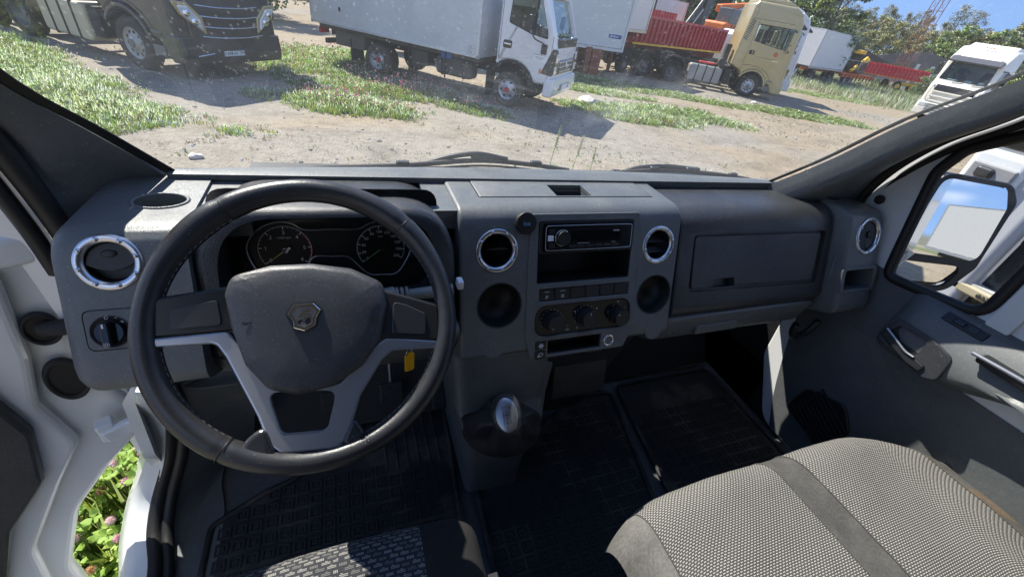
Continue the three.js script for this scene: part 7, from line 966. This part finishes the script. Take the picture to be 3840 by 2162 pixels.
function treeProto(kind, seed, h) {
  const r = rng(seed), cl = [], g = []; let trunk, leafC, leaf, per;
  if (kind === 'pine') { trunk = pineBark; leafC = [0.17, 0.19, 0.075]; leaf = 0.15; per = 95; for (let k = 0; k < 46; k++) { const t = 0.40 + 0.60 * (k / 46), y = h * t, R = h * 0.15 * (1.2 - t) * (0.7 + 0.6 * r()) + 0.3, a = r() * 6.283, q = R * (0.3 + r()); cl.push([Math.cos(a) * q, y + 0.3 * r(), Math.sin(a) * q, 0.35 + R * 0.42]); if (k % 3 === 0) g.push(bar([0, y * 0.97, 0], [Math.cos(a) * q, y, Math.sin(a) * q], 0.03, 4)); } g.push(bar([0, 0, 0], [0.1, h * 0.98, 0.05], 0.16, 7, 0.04)); }
  else if (kind === 'birch') { trunk = birchMat; leafC = [0.25, 0.28, 0.075]; leaf = 0.15; per = 90; for (let k = 0; k < 44; k++) { const t = 0.36 + 0.62 * r(), y = h * t, R = h * 0.17 * Math.sin(Math.PI * Math.min(1, (t - 0.2) * 1.15)) + 0.3, a = r() * 6.283, q = R * Math.sqrt(r()); cl.push([Math.cos(a) * q, y, Math.sin(a) * q, 0.5 + 0.6 * r()]); if (k % 4 === 0) g.push(bar([0, y * 0.85, 0], [Math.cos(a) * q, y, Math.sin(a) * q], 0.03, 4)); } g.push(bar([0, 0, 0], [0.15, h * 0.55, 0.1], 0.12, 7, 0.08), bar([0.15, h * 0.55, 0.1], [0.0, h * 0.94, 0], 0.08, 6, 0.02)); }
  else { trunk = barkMat; leafC = [0.17, 0.28, 0.045]; leaf = 0.17; per = 120; for (let k = 0; k < 62; k++) { const t = 0.14 + 0.84 * r(), y = h * t, R = h * 0.30 * Math.pow(Math.sin(Math.PI * Math.min(0.97, 0.18 + t * 0.78)), 0.7), a = r() * 6.283, q = R * Math.pow(r(), 0.4); cl.push([Math.cos(a) * q, y, Math.sin(a) * q, 0.6 + 0.75 * r()]); if (k % 4 === 0) g.push(bar([0, y * 0.75, 0], [Math.cos(a) * q * 0.9, y, Math.sin(a) * q * 0.9], 0.05, 5, 0.02)); } g.push(bar([0, 0, 0], [0.1, h * 0.5, 0], 0.2, 8, 0.13), bar([0.1, h * 0.5, 0], [0, h * 0.9, 0.1], 0.13, 7, 0.03)); }
  return { trunkGeo: uvm(merge(g)), crown: crownGeo(cl, per, leaf, leafC, seed + 5, kind === 'pine'), trunk, kind };
}
const protos = { pine: [treeProto('pine', 201, 13), treeProto('pine', 202, 15)], birch: [treeProto('birch', 211, 12), treeProto('birch', 212, 14)], broad: [treeProto('broad', 221, 11), treeProto('broad', 222, 13), treeProto('broad', 223, 9)] };
function plant(kind, k, x, z, s, turn, label, group) { const p = protos[kind][k % protos[kind].length], t = thing(`${kind === 'broad' ? 'broadleaf' : kind}_tree`, label, 'tree', [x, groundY(x, z) - 0.05, z], turn, group); t.scale.set(s * (0.9 + 0.25 * h2(k, 8)), s, s * (0.9 + 0.25 * h2(k, 9))); for (const [n, g, m] of [['trunk', p.trunkGeo, p.trunk], ['crown', p.crown, foliageMat]]) { const q = new THREE.Mesh(g, m); q.name = n; q.castShadow = q.receiveShadow = true; t.add(q); } return t; }
{
  const r = rng(77), pol = (az, d) => [-0.458 + Math.sin(az * D) * d, -Math.cos(az * D) * d];
  for (let k = 0; k < 22; k++) { const az = 33.0 + k * 0.90 + r() * 0.5, d = 56 + 16 * r(), [x, z] = pol(az, d); plant('broad', k, x, z, 0.80 + 0.30 * r() * (k < 16 ? 1 : 0.3), r() * 6, 'dense bright green broadleaf tree in the belt behind the tipper trailer', 'broadleaf trees behind the trailers'); }
  for (let k = 0; k < 26; k++) { const az = 50.5 + k * 0.62 + r() * 0.4, d = 118 + 26 * r(), [x, z] = pol(az, d); plant('pine', k, x, z, 0.66 + 0.24 * r(), r() * 6, 'tall dark pine rising in the wood behind the houses', 'pines in the wood beyond the yard'); }
  for (let k = 0; k < 34; k++) { const az = 50 + k * 0.62 + r() * 0.5, d = 104 + 20 * r(), [x, z] = pol(az, d); plant('birch', k, x, z, 0.58 + 0.20 * r(), r() * 6, 'pale stemmed birch at the edge of the wood behind the houses', 'birches at the edge of the wood'); }
  for (let k = 0; k < 16; k++) { const az = 61 + k * 0.85 + r() * 0.5, d = 98 + 16 * r(), [x, z] = pol(az, d); plant('broad', k, x, z, 0.52 + 0.22 * r(), r() * 6, 'rounded olive green broadleaf tree behind the white facing tractor', 'broadleaf trees at the end of the wood'); }
  for (const [x, z, s, l] of [[-3.5, -27, 0.55, 'leafy bush behind the black tractor unit and box truck'], [-6, -30, 0.7, 'tall bush behind the black tractor unit']]) plant('broad', 2, x, z, s, 1, l);
  for (const [x, z, s] of [[65.2, -35.4, 0.22], [58, -31.6, 0.16], [71, -37, 0.26]]) plant('broad', 1, x, z, s, x, 'light green shrub growing by the board fence', 'shrubs by the board fence');
}
// ================================================================ GRASS AND WEEDS (uncountable)
function bladeTuft(seed, n, h, spread, base) { const r = rng(seed), pos = [], nor = [], col = []; for (let k = 0; k < n; k++) { const a = r() * 6.283, q = spread * Math.sqrt(r()), x = Math.cos(a) * q, z = Math.sin(a) * q, L = h * (0.5 + 0.6 * r()), bend = (r() - 0.2) * 0.5 * L, wd = 0.004 + 0.006 * r(), dx = Math.cos(a + 1.3), dz = Math.sin(a + 1.3), tone = 0.55 + 0.8 * r(); const A = [x - dx * wd, 0, z - dz * wd], B = [x + dx * wd, 0, z + dz * wd], Mx = x + Math.cos(a) * bend * 0.4, Mz = z + Math.sin(a) * bend * 0.4, c1 = [Mx - dx * wd * 0.8, L * 0.6, Mz - dz * wd * 0.8], c2 = [Mx + dx * wd * 0.8, L * 0.6, Mz + dz * wd * 0.8], T = [x + Math.cos(a) * bend, L, z + Math.sin(a) * bend]; for (const p of [A, B, c2, A, c2, c1, c1, c2, T]) { pos.push(...p); nor.push(Math.cos(a) * 0.3, 0.95, Math.sin(a) * 0.3); col.push(base[0] * tone, base[1] * tone, base[2] * tone); } } const g = new THREE.BufferGeometry(); g.setAttribute('position', new THREE.Float32BufferAttribute(pos, 3)); g.setAttribute('normal', new THREE.Float32BufferAttribute(nor, 3)); g.setAttribute('color', new THREE.Float32BufferAttribute(col, 3)); return g; }
function scatter(name, label, geo, N, seed, where, size, kindMat = foliageMat) {
  const r = rng(seed), list = []; let guard = 0; while (list.length < N && guard++ < N * 40) { const p = where(r); if (p) list.push(p); }
  const im = new THREE.InstancedMesh(geo, kindMat, list.length), o = new THREE.Object3D(), c = new THREE.Color(); list.forEach(([x, z, k], i) => { o.position.set(x, groundY(x, z) + bumps(x, z) + rut(x, z) - 0.01, z); o.rotation.set((r() - 0.5) * 0.3, r() * 6.283, (r() - 0.5) * 0.3); const s = size(r) * (0.55 + 0.6 * k); o.scale.set(s, s * (0.7 + 0.6 * r()), s); o.updateMatrix(); im.setMatrixAt(i, o.matrix); const y = r(); im.setColorAt(i, c.setRGB(0.62 + 0.65 * y, 0.72 + 0.4 * r(), 0.6 + 0.5 * r())); });
  im.name = numbered(name); im.castShadow = im.receiveShadow = true; scene.add(im); return tag(im, label, 'grass', null, 'stuff');
}
const inSpots = (r) => { const s = grassSpots[Math.floor(r() * (grassSpots.length - 2))], a = r() * 6.283, q = Math.sqrt(r()) * 1.5, u = Math.cos(a) * q * s[2], w = Math.sin(a) * q * s[3], c = Math.cos(s[5]), n = Math.sin(s[5]), x = s[0] + u * c + w * n, z = s[1] - u * n + w * c, d = grassAt(x, z) + 0.55 * (fbm(x * 0.9 + 20, z * 0.9 + 20, 4, 0, 111) - 0.5); return r() < Math.pow(sst(0.12, 0.95, d), 1.4) ? [x, z, clamp(d)] : null; };
scatter('grass', 'bright green grass growing in patches round the parked trucks', bladeTuft(301, 22, 0.14, 0.13, [0.25, 0.36, 0.03]), 30000, 302, inSpots, (r) => 0.7 + 0.6 * r());
scatter('weeds', 'low leafy weeds and clover among the grass of the yard', (() => { const r = rng(311), cl = []; for (let k = 0; k < 5; k++) cl.push([(r() - 0.5) * 0.16, 0.05 + 0.12 * r(), (r() - 0.5) * 0.16, 0.05]); return crownGeo(cl, 9, 0.018, [0.24, 0.36, 0.04], 312); })(), 7000, 313, inSpots, (r) => 0.6 + 0.6 * r());
scatter('dry_grass', 'thin dry grass and small weeds scattered over the dirt', bladeTuft(321, 7, 0.08, 0.10, [0.30, 0.29, 0.11]), 3200, 322, (r) => { const x = -6 + 34 * r(), z = -4.6 - 16 * r(), d = fbm(x * 0.5 + 3, z * 0.5 + 3, 4, 0, 323); return d > 0.54 ? [x, z, 0.6] : null; }, (r) => 0.5 + 0.5 * r());
scatter('far_grass', 'rough green grass along the far edge of the yard', bladeTuft(331, 10, 0.35, 0.3, [0.20, 0.29, 0.05]), 9000, 332, (r) => { const az = (30 + 45 * r()) * D, d = 40 + 50 * r(), x = Math.sin(az) * d, z = -Math.cos(az) * d; return fbm(x * 0.12 + 5, z * 0.12 + 5, 3, 0, 333) > 0.46 || d > 62 ? [x, z, 0.9] : null; }, (r) => 0.8 + 0.8 * r());
// pink clover heads standing in the weeds by the box truck
scatter('wild_flowers', 'small pink clover heads dotted over the weeds by the box truck', (() => { const g = new THREE.IcosahedronGeometry(0.016, 0).toNonIndexed().translate(0, 0.24, 0), c = new Float32Array(g.attributes.position.count * 3); for (let i = 0; i < c.length; i += 3) { c[i] = 0.62; c[i + 1] = 0.30; c[i + 2] = 0.38; } const o = new THREE.BufferGeometry(); o.setAttribute('position', g.attributes.position); o.setAttribute('normal', g.attributes.normal); o.setAttribute('color', new THREE.BufferAttribute(c, 3)); return o; })(), 700, 341, (r) => { const p = inSpots(r); return p && p[0] > -3 && p[0] < 4 ? p : null; }, (r) => 0.8 + 0.5 * r());
// taller weeds seen over the bonnet
{
  const seedMat = mat(0.35, 0.34, 0.18, 0.9);
  for (const [x, z, h, l] of [[1.76, -4.35, 1.0, 'tall pale flowering weed standing before the van bonnet'], [2.15, -4.5, 0.85, 'thin seeding grass stalk leaning beside the tall weed'], [1.35, -4.3, 0.62, 'short bare weed stalk beside the tall weed'], [2.5, -4.6, 0.7, 'second thin seeding stalk bent to one side near the weed']]) {
    const w = thing('weed', l, 'weed', [x, groundY(x, z), z], x * 3), g = [], s = []; g.push(tube([[0, 0, 0], [0.02, h * 0.5, 0.01], [0.07, h, 0.02]], 0.004, 12, 5)); for (let k = 0; k < 6; k++) { const y = h * (0.3 + 0.09 * k), a = k * 2.3; g.push(ext([[0, 0], [0.045, 0.012], [0.10, 0], [0.045, -0.010]], 0.002).rotateX(-1.2).rotateY(a).translate(0.02, y, 0)); } for (let k = 0; k < 26; k++) { const t = k / 26; s.push(new THREE.IcosahedronGeometry(0.009 * (1.2 - t * 0.5), 0).translate(0.05 + 0.025 * t + 0.012 * Math.sin(k * 2), h * (0.78 + 0.26 * t), 0.015 + 0.012 * Math.cos(k * 2))); } mesh('stem', g, mat(0.16, 0.22, 0.06, 0.9), w); mesh('seed_head', s, seedMat, w);
  }
}
// ================================================================ CLOVER BESIDE THE OPEN DOOR
{
  const leaf3 = (s) => { const g = []; for (let k = 0; k < 3; k++) { const o = roundPoly([[0, 0], [0.45 * s, 0.42 * s], [0.30 * s, 1.0 * s], [0, 0.92 * s], [-0.30 * s, 1.0 * s], [-0.45 * s, 0.42 * s]], 0.12 * s, 2), q = new THREE.ShapeGeometry(shapeOf(o)); const p = q.attributes.position; for (let i = 0; i < p.count; i++) p.setZ(i, -Math.abs(p.getX(i)) * 0.5 + 0.1 * p.getY(i)); q.computeVertexNormals(); g.push(q.rotateX(-1.25).rotateY(k * 2.094)); } return merge(g); };
  const lg = leaf3(0.024), gr = [mat(0.22, 0.36, 0.035, 0.7, 0, { transmission: 0.3, thickness: 0, side: THREE.DoubleSide }), mat(0.29, 0.42, 0.05, 0.7, 0, { transmission: 0.3, thickness: 0, side: THREE.DoubleSide })];
  const head = (seed) => { const r = rng(seed), g = []; for (let k = 0; k < 90; k++) { const y = 1 - 2 * (k + 0.5) / 90, q = Math.sqrt(1 - y * y), a = k * 2.4; if (y < -0.7) continue; const d = V(q * Math.cos(a), y * 0.9 + 0.2, q * Math.sin(a)); g.push(new THREE.ConeGeometry(0.0026, 0.013, 4).translate(0, 0.0065, 0).applyQuaternion(new THREE.Quaternion().setFromUnitVectors(V(0, 1, 0), d.clone().normalize())).translate(q * Math.cos(a) * 0.0085, y * 0.0085, q * Math.sin(a) * 0.0085)); } return uvm(merge(g)); };
  const heads = [head(1), head(2)], stemG = uvm(tube([[0, 0, 0], [0.01, 0.12, 0.005], [0, 0.26, 0]], 0.0022, 8, 5)); uvm(lg);
  const tones = [['pink', mat(0.62, 0.36, 0.40, 0.9)], ['pale pink', mat(0.72, 0.52, 0.52, 0.9)], ['brown faded', mat(0.26, 0.14, 0.075, 0.95)], ['orange brown faded', mat(0.50, 0.29, 0.14, 0.95)]];
  const r = rng(401);
  for (let i = 0; i < 170; i++) {
    const z = -0.78 - 1.2 * r(), x = -1.16 - 0.55 * r() - 0.22 * (-z - 0.75), k = [0, 1, 3, 2, 3, 1, 2][i % 7], t = thing('clover_plant', `clover plant with ${['a pink', 'a pale pink', 'a faded brown', 'an orange brown'][k]} flower head below the open driver door`, 'clover', [x, groundY(x, z), z], r() * 6.28, ['pink clover by the open door', 'pale clover by the open door', 'faded clover by the open door', 'orange clover by the open door'][k]);
    const h = 0.85 + 0.5 * r(); t.scale.setScalar(1); const add = (n, g, m, px, py, pz, s, ry = 0, rx = 0) => { const q = new THREE.Mesh(g, m); q.name = n; q.position.set(px, py, pz); q.scale.setScalar(s); q.rotation.set(rx, ry, 0); q.castShadow = q.receiveShadow = true; t.add(q); };
    add('stem', stemG, gr[0], 0, 0, 0, h); add('flower_head', heads[i % 2], tones[k][1], 0, 0.26 * h, 0, 0.80 + 0.35 * r(), r() * 6); for (let q = 0; q < 5; q++) add('leaf', lg, gr[q % 2], (r() - 0.5) * 0.07, h * (0.10 + 0.05 * q), (r() - 0.5) * 0.07, 0.9 + 0.5 * r(), r() * 6, (r() - 0.5) * 0.8);
  }
  const gLeaf = (() => { const o = []; const rr2 = rng(405); for (let k = 0; k < 5; k++) o.push(leaf3(0.022 + 0.008 * rr2()).rotateX((rr2() - 0.5) * 0.9).rotateY(rr2() * 6).translate((rr2() - 0.5) * 0.14, 0.08 + 0.13 * rr2(), (rr2() - 0.5) * 0.14)); return merge(o); })();
  const N = 2200, im = new THREE.InstancedMesh(gLeaf, mat(1, 1, 1, 0.75, 0, { transmission: 0.3, thickness: 0, side: THREE.DoubleSide }), N), o = new THREE.Object3D(), c = new THREE.Color();
  for (let i = 0; i < N; i++) { const z = -0.3 - 2.6 * r(), x = -1.08 - 1.5 * r() - 0.2 * Math.max(0, -z - 1); o.position.set(x, groundY(x, z) - 0.02, z); o.rotation.set((r() - 0.5) * 0.4, r() * 6.28, (r() - 0.5) * 0.4); const s = 0.8 + 0.6 * r(); o.scale.set(s, s, s); o.updateMatrix(); im.setMatrixAt(i, o.matrix); const y = 0.7 + 0.6 * r(); im.setColorAt(i, c.setRGB(0.24 * y * (0.8 + 0.5 * r()), 0.37 * y, 0.04 * y)); }
  im.name = 'clover_leaves'; im.castShadow = im.receiveShadow = true; scene.add(im); tag(im, 'dense clover leaves and grass beside the open driver door', 'clover', null, 'stuff');
  const bl = bladeTuft(411, 14, 0.30, 0.12, [0.30, 0.40, 0.06]), im2 = new THREE.InstancedMesh(bl, foliageMat, 500); for (let i = 0; i < 500; i++) { const z = -0.3 - 2.6 * r(), x = -1.1 - 1.5 * r(); o.position.set(x, groundY(x, z), z); o.rotation.set(0, r() * 6.28, 0); o.scale.setScalar(0.7 + 0.6 * r()); o.updateMatrix(); im2.setMatrixAt(i, o.matrix); } im2.name = 'door_grass'; im2.castShadow = true; scene.add(im2); tag(im2, 'long grass blades among the clover beside the open door', 'grass', null, 'stuff');
}
renderer.setSize(1024, 576);
renderer.render(scene, camera);
